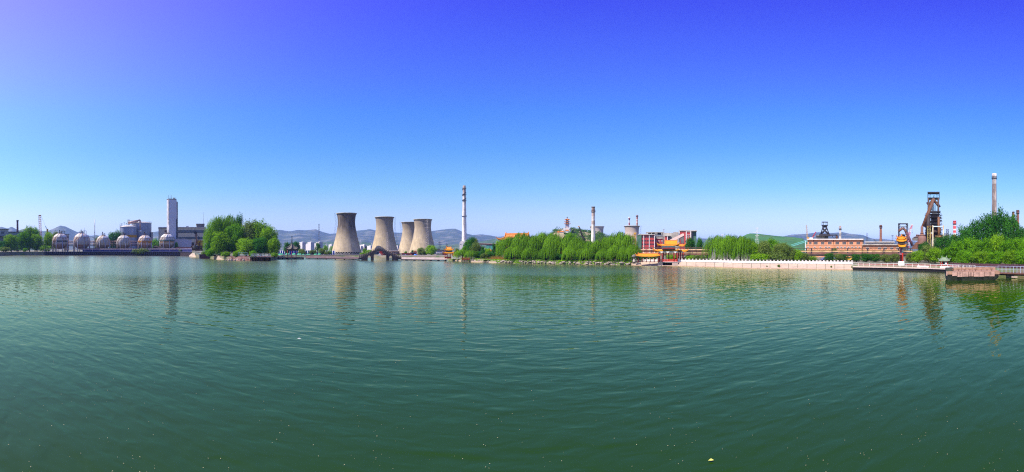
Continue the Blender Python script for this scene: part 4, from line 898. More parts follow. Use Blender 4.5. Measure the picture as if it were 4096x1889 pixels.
# apartments far away
apt = M('apartment_wall', (.62, .58, .56), var=.12, vs=.05, wave=('Z', .11, .35)); apw = M('apartment_window_strip', (.2, .22, .3), var=.3, vs=.3)
for p0, p1, yt, D, l in ((1208, 1224, 969, 1100, 'leftmost far apartment tower beside the dark round trees'), (1228, 1236, 979, 1150, 'small pinkish apartment block between two pale towers'), (1237, 1242, 975, 1120, 'narrow low apartment block touching the second tower'),
                         (1242, 1259, 969, 1080, 'second far apartment tower from the left'), (1263, 1268, 976, 1130, 'slim far apartment block left of the tall lattice mast'), (1276, 1292, 968, 1100, 'far apartment tower right of the tall lattice mast'), (1196, 1205, 983, 1200, 'low far apartment block behind the dark round trees'),
                         (1326, 1334, 978, 1200, 'far apartment block at the foot of the first cooling tower'), (1443, 1452, 984, 1000, 'low far block right of the first cooling tower'), (1456, 1466, 979, 1000, 'far apartment block above the brown water tower'), (1482, 1490, 984, 1050, 'pale far block left of the second cooling tower'), (1590, 1598, 984, 1050, 'far block in the gap between second and third cooling towers')):
    t = T('apartment_block', l, 'apartment building', (p0 + p1) / 2, D, 'far apartment blocks', rot=.55)
    t.box('walls', apt, p0, p1, yt, 1002, 0, 18); t.box('roof_house', whites, p0 + (p1 - p0) * .3, p0 + (p1 - p0) * .6, yt - 1.8, yt, 3, 10)
    for q in range(2 if p1 - p0 < 12 else 4):
        f = (q + .5) / (2 if p1 - p0 < 12 else 4); x = p0 + (p1 - p0) * f; t.box('window_strip', apw, x - .9, x + .9, yt + 1.5, 1000, -.4, -.05)
t = T('brown_tower', 'square brown concrete tower right of the leftmost cooling tower', 'tower', 1464, 330)
t.box('shaft', M('brown_shaft', (.28, .2, .11), var=.25), 1459.5, 1467, 990, 1017, 0, 3); t.box('head', concd, 1459, 1467.5, 986, 990, -.3, 3.3)
# far bank: blue hoarding, green nets, bushes
t = T('blue_site_fence', 'bright blue site fence with white posts behind the pavilion', 'fence', 1230, 300, world=True)
t.part('sheets', MB().slab([xy(p, 300) for p in range(1110, 1341, 23)], .2, 1.2, 4.3), M('bright_blue_sheet', (.015, .05, .42), rough=.5, var=.15))
for p in [1112 + q * 9.1 for q in range(26)]: x, y = xy(p, 299.7); t.part('post', MB().box(x - .32, x + .32, y - .1, y + .1, 1.1, 4.5), white)
gn = M('green_dust_net', (.06, .42, .22), var=.4, vs=.8)
for i, (p, w, l) in enumerate(((1124, 26, 'green dust net heap at the far left, left of the pavilion'), (1150, 20, 'green dust net heap between the left pavilion columns'), (1176, 18, 'green dust net heap behind the right pavilion columns'), (1198, 22, 'long green dust net heap just right of the pavilion'),
                      (1214, 12, 'short green dust net heap under the left apartment tower'), (1234, 22, 'tall green dust net heap below the second apartment tower'), (1262, 16, 'green dust net heap left of the olive bushes'), (1278, 16, 'rightmost green dust net heap among the olive bushes'))):
    mb = MB(); n = 14; D = 284; s = D / FPX
    vs = [((1 - u / 4) ** .5 * w * s / 2 * (1 + .1 * sin(k * 3 + i)) * cos(2 * pi * k / n), (1 - u / 4) ** .5 * 3 * sin(2 * pi * k / n), (1.2 + .3 * sin(i)) * sin(u / 4 * pi / 2) + .12 * sin(k * 5)) for u in range(5) for k in range(n)]
    mb.add(vs, [(j * n + k, j * n + (k + 1) % n, (j + 1) * n + (k + 1) % n, (j + 1) * n + k) for j in range(4) for k in range(n)])
    o = single('net_covered_heap', mb, gn, l, 'soil heap', 'green netted heaps', loc=(0, 0, 0)); o.location = (*xy(p, D), 1.1); o.rotation_euler.z = -th(p)
t = T('curb_wall', 'low brown curb wall with a pale top along the bank behind the left walkway', 'retaining wall', 1280, 272, world=True)
t.part('wall', MB().slab([xy(p, 270.5) for p in range(1122, 1470, 24)], 1.0, .1, 1.5), M('brown_curb', (.34, .24, .2), var=.3)); t.part('coping', MB().slab([xy(p, 270.2) for p in range(1122, 1470, 24)], 1.3, 1.5, 1.7), M('walk_right', (.66, .56, .53)))
for a in [('dark', 1148, 970, 26, 300, 'dark small tree left of the pavilion roof'), ('dark', 1184, 966, 40, 320, 'round dark green tree right behind the pavilion roof'), ('dark', 1162, 972, 24, 322, 'dark tree directly behind the pavilion finial'), ('dark', 1272, 972, 26, 320, 'dark round tree at the foot of the tall lattice mast'),
          ('broad', 1303, 980, 20, 310, 'small upright tree right of the tall mast foot'), ('broad', 1330, 984, 34, 345, 'tree leaning against the left flank of the first cooling tower'), ('olive', 1206, 994, 30, 292, 'low olive tree below the leftmost apartment tower'),
          ('obush', 1210, 1000, 34, 288, 'olive bush right of the pavilion'), ('obush', 1252, 996, 32, 290, 'olive bush below the second apartment tower'), ('olive', 1288, 992, 36, 286, 'wide olive bush in front of the blue fence, right part'), ('obush', 1310, 1002, 26, 282, 'olive bush near the right end of the blue fence'),
          ('bush', 1320, 1000, 18, 296, 'green bush at the left foot of the first cooling tower'), ('broad', 1458, 992, 18, 305, 'small tree in front of the square brown tower'), ('bush', 1476, 996, 26, 300, 'bush between the square brown tower and second cooling tower'), ('bush', 1452, 1008, 22, 285, 'bush under the left bridge ramp behind the curb wall'),
          ('bbush', 1623, 1003, 14, 300, 'tiny bush between third and fourth cooling towers'), ('dark', 1650, 1000, 12, 300, 'tiny dark conifer behind the gable house'), ('bush', 1658, 1000, 16, 300, 'small tree at the base of the fourth cooling tower'), ('obush', 1594, 1017, 16, 280, 'small olive bush left of the brick shed'),
          ('olive', 1684, 989, 34, 270, 'olive tree left of the pylon foot'), ('broad', 1725, 980, 52, 268, 'large round green tree right of the pylon foot'), ('bush', 1700, 1003, 22, 272, 'bush filling the gap under the pylon'), ('bbush', 1757, 1018, 26, 266, 'low bright hedge left of the small gatehouse')]:
    tree(*a, group='trees on the far bank')

# ---------------------------------------------------------------- CENTRE RIGHT: gatehouse, palace hall, willows, pagoda hill
def croof(t, name, w, d, z0, h, rw, rd, up, mat, rm, cx=0, cy=0, main=True, parent=None, gable=False):
    mb = MB(); hiproof(mb, w, d, z0, h, rw, rd, up, cx=cx, cy=cy); r = t.part(name, mb, mat, parent)
    t.part('ridges', hipridges(w, d, z0, h, rw, rd, up, max(.1, w * .013), cx, cy, main=main), rm, r); return r
def columns(t, xs, ys, z0, z1, r, mat):
    for x in xs:
        for y in ys: t.part('column', MB().cyl((x, y, z0), (x, y, z1), r, r * .95, 10).cyl((x, y, z0), (x, y, z0 + .18), r * 1.6, r * 1.4, 10), mat)
def gableridge(t, w, z0, h, cx, cy, d, mat, rm):
    """steep hip-and-gable cap: curved slopes front and back, gables at the ends"""
    mb = MB(); pr = [(-d / 2 * (1 - u), z0 + h * u ** 1.5) for u in [k / 6 for k in range(7)]]; pr = pr + [(-a, b) for a, b in reversed(pr[:-1])]
    n = len(pr); vs = [(cx + s_ * w / 2, cy + y, z) for s_ in (-1, 1) for y, z in pr]; mb.add(vs, [(i, i + 1, n + i + 1, n + i) for i in range(n - 1)])
    r = t.part('upper_slope', mb, mat)
    t.part('gable_end', MB().add(vs[:n], [tuple(range(n))]).add(vs[n:], [tuple(range(n - 1, -1, -1))]), redd, r)
    m = MB(); q = max(.12, w * .02)
    for s_ in (-1, 1): m.path([(cx + s_ * (w / 2), cy + y, z + q) for y, z in pr], q, 6)
    m.box(cx - w / 2, cx + w / 2, cy - q, cy + q, z0 + h - q, z0 + h + q * 1.6); m.hold = True
    for s_ in (-1, 1): m.cyl((cx + s_ * w / 2, cy, z0 + h), (cx + s_ * (w / 2 - q), cy, z0 + h + q * 4.5), q * 1.5, q * .5, 6)
    t.part('ridges', m, rm, r)
D = 176; t = T('lake_gatehouse', 'small two-tier gatehouse with orange roofs at the end of the pale walkway', 'pavilion', 1795, D)
s = t.s
croof(t, 'lower_roof', 44 * s, 30 * s, t.z(1012.5), 5 * s, 26 * s, 16 * s, .45, tileo, ridge, main=False)
t.part('upper_storey', MB().box(-13 * s, 13 * s, -8 * s, 8 * s, t.z(1009), t.z(1000)), bluegn)
croof(t, 'upper_roof', 36 * s, 26 * s, t.z(1000.5), 5 * s, 22 * s, 10 * s, .5, tileo, ridge, main=False); gableridge(t, 20 * s, t.z(997), 8 * s, 0, 0, 16 * s, tileo, ridge)
t.part('eave_beam', MB().box(-16 * s, 16 * s, -10 * s, 10 * s, t.z(1015.5), t.z(1012.8)), bluegn)
columns(t, [-15 * s, -6 * s, 6 * s, 15 * s], [-9 * s, 9 * s], 0, t.z(1015), .16, redp); t.part('railing', MB().box(-15 * s, 15 * s, -9.2 * s, -8.8 * s, .2, .8), redd)
t = T('waterside_annex', 'low yellow-roofed waterside annex right of the small gatehouse', 'pavilion', 1822, 172); s = t.s
croof(t, 'roof', 26 * s, 18 * s, t.z(1021), 5 * s, 14 * s, .3, .3, tileo, ridge); columns(t, [-10 * s, 0, 10 * s], [-6 * s, 6 * s], 0, t.z(1020), .12, redd); t.part('wall', MB().box(-9 * s, 9 * s, 1, 1.2, 0, t.z(1021)), redd)
chimney(1857, 400, 743, 985, 11.5, 20.5, M('tall_white_stack', (.66, .62, .6), var=.3, vs=.25, streak=((.3, .25, .23), .6, .06, .6), zr=[(0, (.76, .73, .72)), (40, (.7, .66, .64)), (58, (.5, .46, .45)), (62, (.32, .26, .25))]), 'tallest white smokestack with dark ring platforms and a spiral ladder', rings=(755.5, 780, 804, 866))
t = T('stack_house', 'white block at the foot of the tallest white smokestack', 'building', 1851, 392); t.box('walls', whites, 1838, 1866, 970, 1022, 0, 8); t.box('upper_block', whites, 1842, 1866, 964.5, 970, .5, 7); windows(t, [(1841, 1845)], 976, 979, bars=1)
t = T('spiral_ladder', 'dark spiral ladder winding round the top of the tallest smokestack', 'ladder', 1857, 400); m = MB(); pts = []
for k in range(40):
    u = k / 39; a = -2.6 + u * 4 * pi; r = (6.6 + 1.2 * (1 - u)) * t.s; pts.append((r * cos(a), r * sin(a), t.z(802) + (t.z(757) - t.z(802)) * u))
m.path(pts, .32, 5); t.part('treads', m, steeld)
t = T('conveyor_gallery', 'long elevated maroon conveyor gallery running behind the shore trees', 'conveyor', 1940, 300)
t.part('gallery', MB().prism([t.P(1870, 972)[::2], t.P(2010, 977.5)[::2], t.P(2010, 982)[::2], t.P(1870, 977)[::2]], 0, 3), M('maroon_cladding', (.2, .07, .06), var=.25)); t.part('roof', MB().prism([t.P(1870, 970.5)[::2], t.P(2010, 976)[::2], t.P(2010, 977.4)[::2], t.P(1870, 971.9)[::2]], -.3, 3.3), M('walk_right', (.66, .56, .53)))
for p in (1890, 1925, 1960, 1995): t.box('trestle', steeld, p - .8, p + .8, 978 + (p - 1890) * .03, 1026, .5, 2.4)
t = T('green_shed', 'teal green shed wall under the conveyor gallery', 'shed', 1965, 320); t.box('walls', M('teal_sheet', (.08, .33, .26), var=.2, wave=('X', .5, .3)), 1945, 1990, 981, 1024, 0, 6); t.box('roof', steel, 1944, 1991, 979.5, 981, -.3, 6.3)
for p, y, l in ((1867, 989, 'small orange roofed kiosk half hidden left of the tallest shore tree trunk'), (1911, 985, 'small orange roofed kiosk half hidden right of the tallest shore tree trunk'), (1960, 998, 'yellow roofed kiosk low behind the dark conifers')):
    t = T('garden_kiosk', l, 'kiosk', p, 215, 'half hidden kiosks behind the shore trees'); s = t.s; croof(t, 'roof', 16 * s, 14 * s, t.z(y + 5), 5 * s, 3 * s, 3 * s, .35, tileor, ridge); columns(t, [-5 * s, 5 * s], [-4 * s, 4 * s], 0, t.z(y + 4), .12, redd)
for q, (p, y, D) in enumerate(((0, 0, 0),)):
    t = T('palace_hall', 'large hall with sweeping orange tiled roof above the left willows', 'hall', 2068, 215, rot=-.35); s = t.s
    t.part('walls', MB().box(-52 * s, 52 * s, -18 * s, 18 * s, 0, t.z(966)), redd); t.part('eave_beam', MB().box(-54 * s, 54 * s, -20 * s, 20 * s, t.z(966), t.z(961)), bluegn)
    croof(t, 'lower_roof', 140 * s, 60 * s, t.z(961), 9 * s, 100 * s, 34 * s, 1.0, tileor, ridge, main=False); gableridge(t, 98 * s, t.z(953), 17 * s, 0, 0, 36 * s, tileor, ridge)
t = T('red_footbridge', 'small red railed footbridge at the waterline under the shore trees', 'footbridge', 1864, 160, base=.9); s = t.s
t.part('deck', MB().box(-14 * s, 14 * s, -1, 1, 0, .2), redd); t.part('railing', MB().box(-14 * s, 14 * s, -1.05, -.95, .75, .85).box(-14 * s, 14 * s, -1.05, -.95, .4, .47), redp)
for q in range(7): t.part('post', MB().box((-14 + q * 4.6) * s, (-14 + q * 4.6) * s + .1, -1.08, -.93, .2, .95), redp)
t = T('white_balustrade', 'short white stone balustrade between dry reeds and red footbridge', 'balustrade', 1825, 168); s = t.s
t.part('panel', MB().box(-19 * s, 17 * s, 0, .15, 0, .9), whites)
for q in range(9): t.part('post', MB().box((-19 + q * 4.5) * s - .09, (-19 + q * 4.5) * s + .09, -.06, .2, 0, 1.35), whites)
t = T('white_balustrade', 'white stone balustrade glimpsed behind the trunks of the middle willows', 'balustrade', 2290, 150, world=True)
t.part('panel', MB().slab([xy(p, 150) for p in (2150, 2230, 2310, 2390, 2470)], .15, 1.15, 2.1), whites)
for q in range(22): x, y = xy(2152 + q * 15, 149.9); t.part('post', MB().box(x - .12, x + .12, y - .12, y + .12, 1.15, 2.5), whites)
shore_g = 'trees along the willow shore'
gs = random.Random(77); gr = MB()
for k in range(9000):
    p = gs.uniform(1795, 2528); d = shore(p) + abs(gs.gauss(.9, 1.4)) - .1; x, y = xy(p, d); z = min(1.15, max(.2, (d - shore(p)) * 1.2)); h = gs.uniform(.15, .55)
    if gs.random() < .5 + .5 * sin(p * .11) * sin(p * .037): leaf(gr, Vector((x, y, z + h * .4)), Vector((gs.gauss(0, 1), -1, .6)), .16 + h * .2, gs, 1.2)
for k in range(5000):
    p = gs.uniform(2712, 3400); d = bank(p) + gs.uniform(.6, 5) if False else shore(p) + 4.8 + gs.uniform(0, 5); x, y = xy(p, d); leaf(gr, Vector((x, y, 1.35)), Vector((gs.gauss(0, 1), -1, .6)), .3, gs, 1.2)
single('bank_grass', gr, LM['broad'], 'ragged grass and low weeds along the top of the far bank', 'grass', kind='stuff', flip=True)
for a in [('willow', 1850, 1000, 60, 165, 'small weeping willow dipping to the water right of the orange gatehouse'), ('willow', 1885, 1004, 50, 162, 'low dark willow behind the red footbridge'), ('olive', 1828, 992, 26, 172, 'thin olive tree against the right edge of the small gatehouse'),
          ('bright', 1862, 985, 40, 190, 'pale green tree covering the smokestack foot'), ('dark', 1885, 950, 46, 185, 'tall dark-trunked tree right beside the smokestack'), ('olive', 1905, 968, 60, 175, 'sprawling olive tree in the middle of the shore group'), ('dark', 1870, 960, 44, 200, 'leafy tree just right of the smokestack'),
          ('olive', 1902, 948, 26, 210, 'thin pale treetop rising behind the conveyor gallery'), ('pine', 1932, 985, 34, 168, 'dark conifer left of the teal shed'), ('broad', 1950, 992, 44, 172, 'green tree in front of the teal shed'), ('pine', 1975, 972, 32, 165, 'taller dark conifer right of the teal shed'),
          ('dark', 1915, 1005, 50, 163, 'shaded low tree behind the bank rocks'), ('broad', 1998, 962, 50, 168, 'green tree left of the first big willow'), ('olive', 1940, 1012, 44, 160, 'low bare olive scrub above the rocks'), ('dark', 1965, 1010, 44, 160, 'dark low scrub beside the dry reeds'),
          ('willow', 2040, 952, 92, 158, 'first big weeping willow, left end of the willow row'), ('willow', 2088, 938, 84, 156, 'second weeping willow, hiding the middle of the palace hall'), ('willow', 2130, 948, 82, 152, 'third weeping willow below the right gable of the palace hall'),
          ('willow', 2172, 936, 84, 155, 'fourth weeping willow, tall, right of the palace hall'), ('willow', 2215, 940, 80, 150, 'fifth weeping willow left below the pagoda'), ('willow', 2262, 950, 84, 148, 'sixth weeping willow straight below the pagoda'), ('bright', 2282, 928, 60, 170, 'round bright tree standing above the willows under the pagoda'),
          ('willow', 2308, 956, 80, 146, 'seventh weeping willow below the dark crane boom'), ('willow', 2350, 968, 74, 142, 'eighth, lower weeping willow left of the second white smokestack'), ('willow', 2392, 965, 78, 141, 'ninth weeping willow right of the second white smokestack'), ('willow', 2432, 955, 76, 143, 'tenth weeping willow, middle of the right half of the row'),
          ('willow', 2478, 934, 84, 140, 'tallest rightmost willow but one, before the short cooling tower'), ('willow', 2512, 944, 72, 138, 'rightmost weeping willow of the row beside the netted facade'), ('willow', 2415, 1000, 60, 134, 'small front willow trailing into the water'), ('willow', 2195, 990, 60, 142, 'small front willow below the fourth big one'),
          ('broad', 2240, 985, 70, 160, 'dark leafy tree filling behind the fifth and sixth willows'), ('broad', 2330, 985, 70, 158, 'dark leafy tree filling behind the seventh willow'), ('broad', 2115, 985, 70, 165, 'dark leafy tree filling behind the third willow'), ('broad', 2455, 990, 70, 152, 'dark leafy tree filling behind the tenth willow'), ('willow', 2532, 985, 60, 130, 'small willow at the left end of the white balustrade'), ('willow', 2060, 988, 66, 149, 'low front willow trailing over the bank below the palace hall'), ('willow', 2122, 992, 60, 145, 'low front willow below the third big one'),
          ('willow', 2285, 988, 66, 137, 'low front willow straight below the round bright tree'), ('willow', 2340, 996, 60, 136, 'low front willow left of the mottled smokestack line'), ('willow', 2465, 984, 66, 132, 'low front willow before the plain tan cooling tower'), ('willow', 2500, 990, 58, 131, 'low front willow beside the netted facade'),
          ('dark', 2045, 1008, 90, 152, 'dark understorey shrub below the first big willow'), ('dark', 2100, 1010, 90, 150, 'dark understorey shrub below the second willow'), ('dark', 2160, 1010, 90, 148, 'dark understorey shrub between third and fourth willows'), ('dark', 2222, 1012, 90, 146, 'dark understorey shrub below the fifth willow'), ('dark', 2280, 1012, 90, 143, 'dark understorey shrub below the sixth willow'),
          ('dark', 2338, 1014, 90, 141, 'dark understorey shrub left below the mottled smokestack'), ('dark', 2395, 1014, 90, 139, 'dark understorey shrub right below the mottled smokestack'), ('dark', 2450, 1014, 90, 138, 'dark understorey shrub below the tenth willow'), ('dark', 2505, 1014, 70, 137, 'dark understorey shrub at the right end of the willow row'),
          ('dark', 2570, 1020, 60, 131, 'dark shrub behind the left half of the low covered gallery'), ('olive', 2612, 1022, 60, 131, 'olive shrub behind the right half of the low covered gallery')]:
    if 'front willow' in a[5]: a = a[:4] + (shore(a[1]) + 2.2,) + a[5:]
    tree(*a, group=shore_g)
for a in [('reed', 1805, 1028, 34, 176, 'tuft of dry pink-brown reeds left of the short white balustrade'), ('reed', 1990, 1018, 60, 156, 'large clump of orange dry reeds left of the first big willow'), ('reed', 2020, 1024, 50, 153, 'orange dry reeds in front of the first big willow'), ('bush', 1825, 1036, 30, 165, 'low green bank bush in front of the short balustrade'),
          ('bush', 1945, 1040, 40, 154, 'low bush among the rocks'), ('bbush', 2245, 1046, 50, 139, 'bright ground shrub below the sixth willow'), ('bbush', 2385, 1048, 40, 134, 'bright ground shrub below the ninth willow'), ('bbush', 2160, 1046, 40, 142, 'bright ground shrub below the fourth willow'), ('bush', 2310, 1047, 40, 137, 'bank shrub below the seventh willow')]:
    tree(*a, group='reeds and shrubs on the willow shore')
g = random.Random(5)
protoR = []
for v in range(4):
    mb = MB(); n = 8; vs = [(cos(2 * pi * k / n) * (1 - (u - .3) ** 2) * g.uniform(.75, 1.1), sin(2 * pi * k / n) * (1 - (u - .3) ** 2) * g.uniform(.7, 1.1), (u - .35) * 1.1) for u in (0, .3, .6, .9) for k in range(n)]
    mb.add(vs, [(j * n + k, j * n + (k + 1) % n, (j + 1) * n + (k + 1) % n, (j + 1) * n + k) for j in range(3) for k in range(n)] + [tuple(range(3 * n, 4 * n))]); protoR.append(mesh('bank_rock', mb, rock))
for k in range(230):
    p = 1885 + (2520 - 1885) * (k / 230) + g.uniform(-4, 4); d = shore(p) + g.uniform(-.3, 1.8); r = g.uniform(.22, .6); o = bpy.data.objects.new('bank_rock', protoR[k % 4]); COL.objects.link(o)
    o.location = (*xy(p, d), g.uniform(.05, .9)); o.scale = (r * 1.2, r, r * .8); o.rotation_euler = (g.uniform(-.2, .2), g.uniform(-.2, .2), g.uniform(0, 6.3)); o['label'] = 'pale rough rock in the rock edging along the willow shore'; o['category'] = 'rock'; o['group'] = 'rocks along the willow shore'
t = T('bank_ledge', 'low pale concrete ledge at the waterline left of the rocks', 'embankment', 1880, 170, base=0, world=True)
t.part('ledge', MB().slab([xy(p, shore(p) - .4) for p in (1789, 1820, 1850, 1885, 1930, 1985)], 1.6, -.3, .55), pink)
# hill with pagoda: trees on it grow as one wood
hp = [(2140, 990), (2165, 968), (2190, 948), (2205, 935), (2222, 918), (2240, 912), (2262, 911), (2290, 910), (2310, 918), (2340, 924), (2370, 926), (2400, 932), (2430, 945), (2460, 952), (2500, 968), (2540, 990)]
hmat = M('hill_rock_soil', (.30, .25, .16), var=.45, vs=.08, streak=((.05, .12, .03), .12, .12, .9))
mountains('pagoda_hill', hp, 268, 420, hmat, .10, 3.3, 2140, 2540, 5, 16)
def hillz(p, r):
    u = (r - 268) / 152; top = (HZ - lerpt(hp, p)) / FPX; f = (u / .8) ** 1.15 if u <= .8 else 1 - (u - .8) / .2 * .6
    return (EYE + top * r) * f
hill = MB(); g = random.Random(9); Rv = Vector
for k in range(1700):
    p = g.uniform(2165, 2530); r = g.uniform(282, 398); zc = hillz(p, r)
    rocky = (2215 < p < 2262 and r < 365) or (abs(p - 2262) < 24 and r > 370) or (2315 < p < 2350 and 320 < r < 340)
    if rocky and g.random() < .8: continue
    x, y = xy(p, r); R_ = g.uniform(1.1, 2.6)
    for q in range(26):
        d = Rv((g.gauss(0, 1), g.gauss(0, 1), abs(g.gauss(0, .8)))).normalized(); leaf(hill, Rv((x, y, zc + R_ * .1)) + d * R_ * g.uniform(.7, 1.05), d, .5, g)
single('hillside_wood', hill, leafmat('hillside_leaves', (.025, .085, .015), (.085, .19, .035)), 'dense scrub wood covering the pagoda hill', 'woodland', kind='stuff', flip=True)
t = T('rock_cliff', 'tan rock cliff with ledges on the left flank of the pagoda hill', 'cliff', 2238, 335, base=1)
cl = MB(); g = random.Random(3)
for k in range(16):
    p = 2222 + (k % 4) * 9 + g.uniform(-2, 2); y = 935 + (k // 4) * 8 + g.uniform(-1, 1); w = g.uniform(5, 9); cl.add([t.P(p - w, y - 4, 5 - k // 4 * 3), t.P(p + w, y - 5, 5 - k // 4 * 3), t.P(p + w * 1.1, y + 6, 1 - k // 4 * 3), t.P(p - w, y + 6, 1 - k // 4 * 3), t.P(p - w, y - 4, 14), t.P(p + w, y - 5, 14), t.P(p + w, y + 6, 14), t.P(p - w, y + 6, 14)], [(0, 1, 2, 3), (0, 4, 5, 1), (1, 5, 6, 2), (2, 6, 7, 3), (3, 7, 4, 0)])
t.part('rock', cl, M('tan_cliff', (.34, .29, .17), var=.4, vs=.25, wave=('Z', .35, .5)))
for p, y, w, l in ((2233, 928, 10, 'small temple building on the cliff ledge, leftmost of three'), (2247, 926, 18, 'orange roofed temple hall below the pagoda terrace'), (2268, 921, 14, 'orange roofed shrine among scrub straight below the pagoda')):
    t = T('cliff_temple', l, 'temple', p, 346, 'temple buildings on the hill', base=zz(y + 6, 346)); s = t.s; t.part('walls', MB().box(-w * s * .42, w * s * .42, -3 * s, 3 * s, -1, 4 * s), whites); croof(t, 'roof', w * s, 9 * s, 4 * s, 3 * s, w * s * .6, .2, .3, tileor, ridge)
t = T('fortress_terrace', 'whitewashed stone terrace walls on the hilltop that carry the pagoda', 'terrace', 2266, 366, base=zz(926, 366)); s = t.s
t.part('main_wall', MB().prism([(-14 * s, 0), (14 * s, 0), (12.5 * s, 12.5 * s), (-12.5 * s, 12.5 * s)], -8 * s, 10 * s), whites)
t.part('side_wall', MB().prism([(-20 * s, -2 * s), (-12 * s, -2 * s), (-12 * s, 7 * s), (-19 * s, 6 * s)], -9 * s, 6 * s), whites); t.part('round_bastion', MB().lathe([(6 * s, -1), (5.4 * s, 13.5 * s), (5.8 * s, 14 * s), (5.8 * s, 14.8 * s), (.1, 14.8 * s)], 20, 13 * s, 0), whites)
for q, (a, b) in enumerate(((-5, 9), (6, 4), (-8, 3), (11, 8))): t.part('arched_opening', MB().cyl((a * s, -8.1 * s - (3 * s if a > 10 else 0), b * s), (a * s, -7.6 * s, b * s), 1.1 * s, 1.1 * s, 10), steeld)
t.part('parapet', MB().box(-13 * s, 13 * s, -8.2 * s, -7.7 * s, 12.5 * s, 13.6 * s), whites)
t = T('hilltop_pagoda', 'three-storey pagoda with orange roofs on top of the wooded hill', 'pagoda', 2269, 368, base=zz(913, 368)); s = t.s
def octroof(z, R0, R1, h):
    mb = MB(); m = 32; vs = []
    for j in range(5):
        u = j / 4
        for i in range(m):
            c = abs((i % 4) / 4 - .5) * 2; r = (R0 + (R1 - R0) * u) * (1 + .07 * c * (1 - u)); a = 2 * pi * i / m + pi / 8; vs.append((r * cos(a), r * sin(a), z + h * u ** 1.4 + .8 * c ** 3 * (1 - u) ** 2))
    mb.add(vs, [(j * m + i, j * m + (i + 1) % m, (j + 1) * m + (i + 1) % m, (j + 1) * m + i) for j in range(4) for i in range(m)])
    lo = [(x * .75, y * .75, z - .2) for x, y, _ in vs[:m]]; mb.add(vs[:m] + lo, [(i, (i + 1) % m, m + (i + 1) % m, m + i) for i in range(m)]); return mb
for k, (y, R0, hw) in enumerate(((896.5, 13, 7.2), (888.5, 11.5, 6.2), (880, 9.8, 5.2))):
    z = t.z(y); zl = 0 if k == 0 else t.z((896.5, 888.5)[k - 1]) + 2.0 * s
    st = t.part('storey', MB().lathe([(hw * s * .8, zl), (hw * s * .8, z), (.1, z)], 8, a0=pi / 8, smooth=False), M('pagoda_wall', (.66, .6, .6), var=.2))
    c = MB()
    for i in range(8): a = pi / 8 + i * pi / 4; c.cyl((hw * s * cos(a), hw * s * sin(a), zl), (hw * s * cos(a), hw * s * sin(a), z + .1), .16, .16, 6)
    t.part('colonnade', c, M('colonnade_paint', (.25, .12, .14)), st); t.part('roof', octroof(z, R0 * s, (6 if k < 2 else .4) * s, (2.2 if k < 2 else 6.5) * s), tileor)
t.part('finial', MB().lathe([(.5, t.z(872)), (.9, t.z(871)), (.3, t.z(870)), (.1, t.z(867))], 10), steeld)
t = T('mobile_crane', 'black telescopic crane boom leaning left above the willows', 'crane', 2326, 240); t.part('boom', MB().cyl(t.P(2341, 975), t.P(2315.5, 906), .62, .34, 8).cyl(t.P(2341, 975), t.P(2330, 945), .85, .75, 8), black); t.part('boom_head', MB().box(t.x(2312), t.x(2318), -.5, .5, t.z(908), t.z(905)), M('crane_orange', (.5, .25, .05))); t.part('carrier', MB().box(t.x(2330), t.x(2360), -1.5, 1.5, .6, 2.6), M('crane_orange', (.5, .25, .05)))
for sx in (2334, 2342, 2350, 2357): t.part('wheel', MB().cyl((t.x(sx), -1.7, .55), (t.x(sx), -1.3, .55), .55, .55, 14), black)
chimney(2373, 225, 829, 1040, 13, 18, M('mottled_white_stack', (.66, .62, .56), var=.35, vs=.4, streak=((.25, .17, .13), .7, .08, .7), zr=[(0, (.78, .75, .68)), (15, (.72, .68, .6)), (18.5, (.48, .37, .31)), (20.5, (.74, .7, .64)), (23.2, (.62, .5, .44)), (26.2, (.24, .17, .15))]), 'white and rust-mottled smokestack rising out of the willow row', rings=(848,), cap=(2, concd), base=1.15)
cooling_tower(2388, 560, 907, 985, 28, 25, 36, None, 'dull short cooling tower behind the wooded hill, partly hidden by a smokestack', M('plain_tower_far', (.42, .36, .32), var=.2, vs=.15, streak=((.3, .26, .24), .5, .05, .5)), struts=False)
cooling_tower(2527.5, 380, 905, 1010, 30, 27.5, 42, None, 'plain tan cooling tower left of the red factory', M('plain_tower_near', (.5, .4, .33), var=.2, vs=.15, brick=((.38, .3, .25), .55), soot=(18, 34, (.26, .21, .19))), mast=1)
chimney(2517, 520, 868, 960, 5, 6, M('striped_stack', (.7, .7, .7), zr=[(0, (.7, .68, .66))] + [(12 + q * 3.1, ((.42, .06, .05), (.75, .72, .7))[q % 2]) for q in range(12)] + [(49, (.25, .12, .12))]), 'thin red and white striped chimney above the plain tan cooling tower', rings=(876,), n=14)
chimney(2548.5, 500, 860, 960, 6.6, 7.6, M('banded_brick_stack', (.32, .2, .16), zr=[(0, (.36, .25, .2)), (37, (.5, .2, .17)), (38.5, (.62, .55, .5)), (40, (.5, .2, .17)), (41.5, (.6, .52, .48)), (43, (.45, .18, .15)), (46, (.22, .14, .12))]), 'brown banded chimney at the right rim of the plain tan cooling tower', rings=(866,), n=14)
t = T('tower_crane', 'small yellow tower crane before the plain tan cooling tower', 'crane', 2540, 330); yl = M('crane_yellow', (.6, .32, .03), rough=.5)
t.part('mast', MB().lattice((0, 0, 0), (0, 0, t.z(932)), 1.6, 1.6, 12, .16), yl); t.part('jib', MB().bar(t.P(2519, 950), t.P(2548, 932), .2).bar(t.P(2520, 948), t.P(2536, 944), .3), yl); t.part('cab', MB().box(-1, 1, -1, 1, t.z(936), t.z(931)), yl)
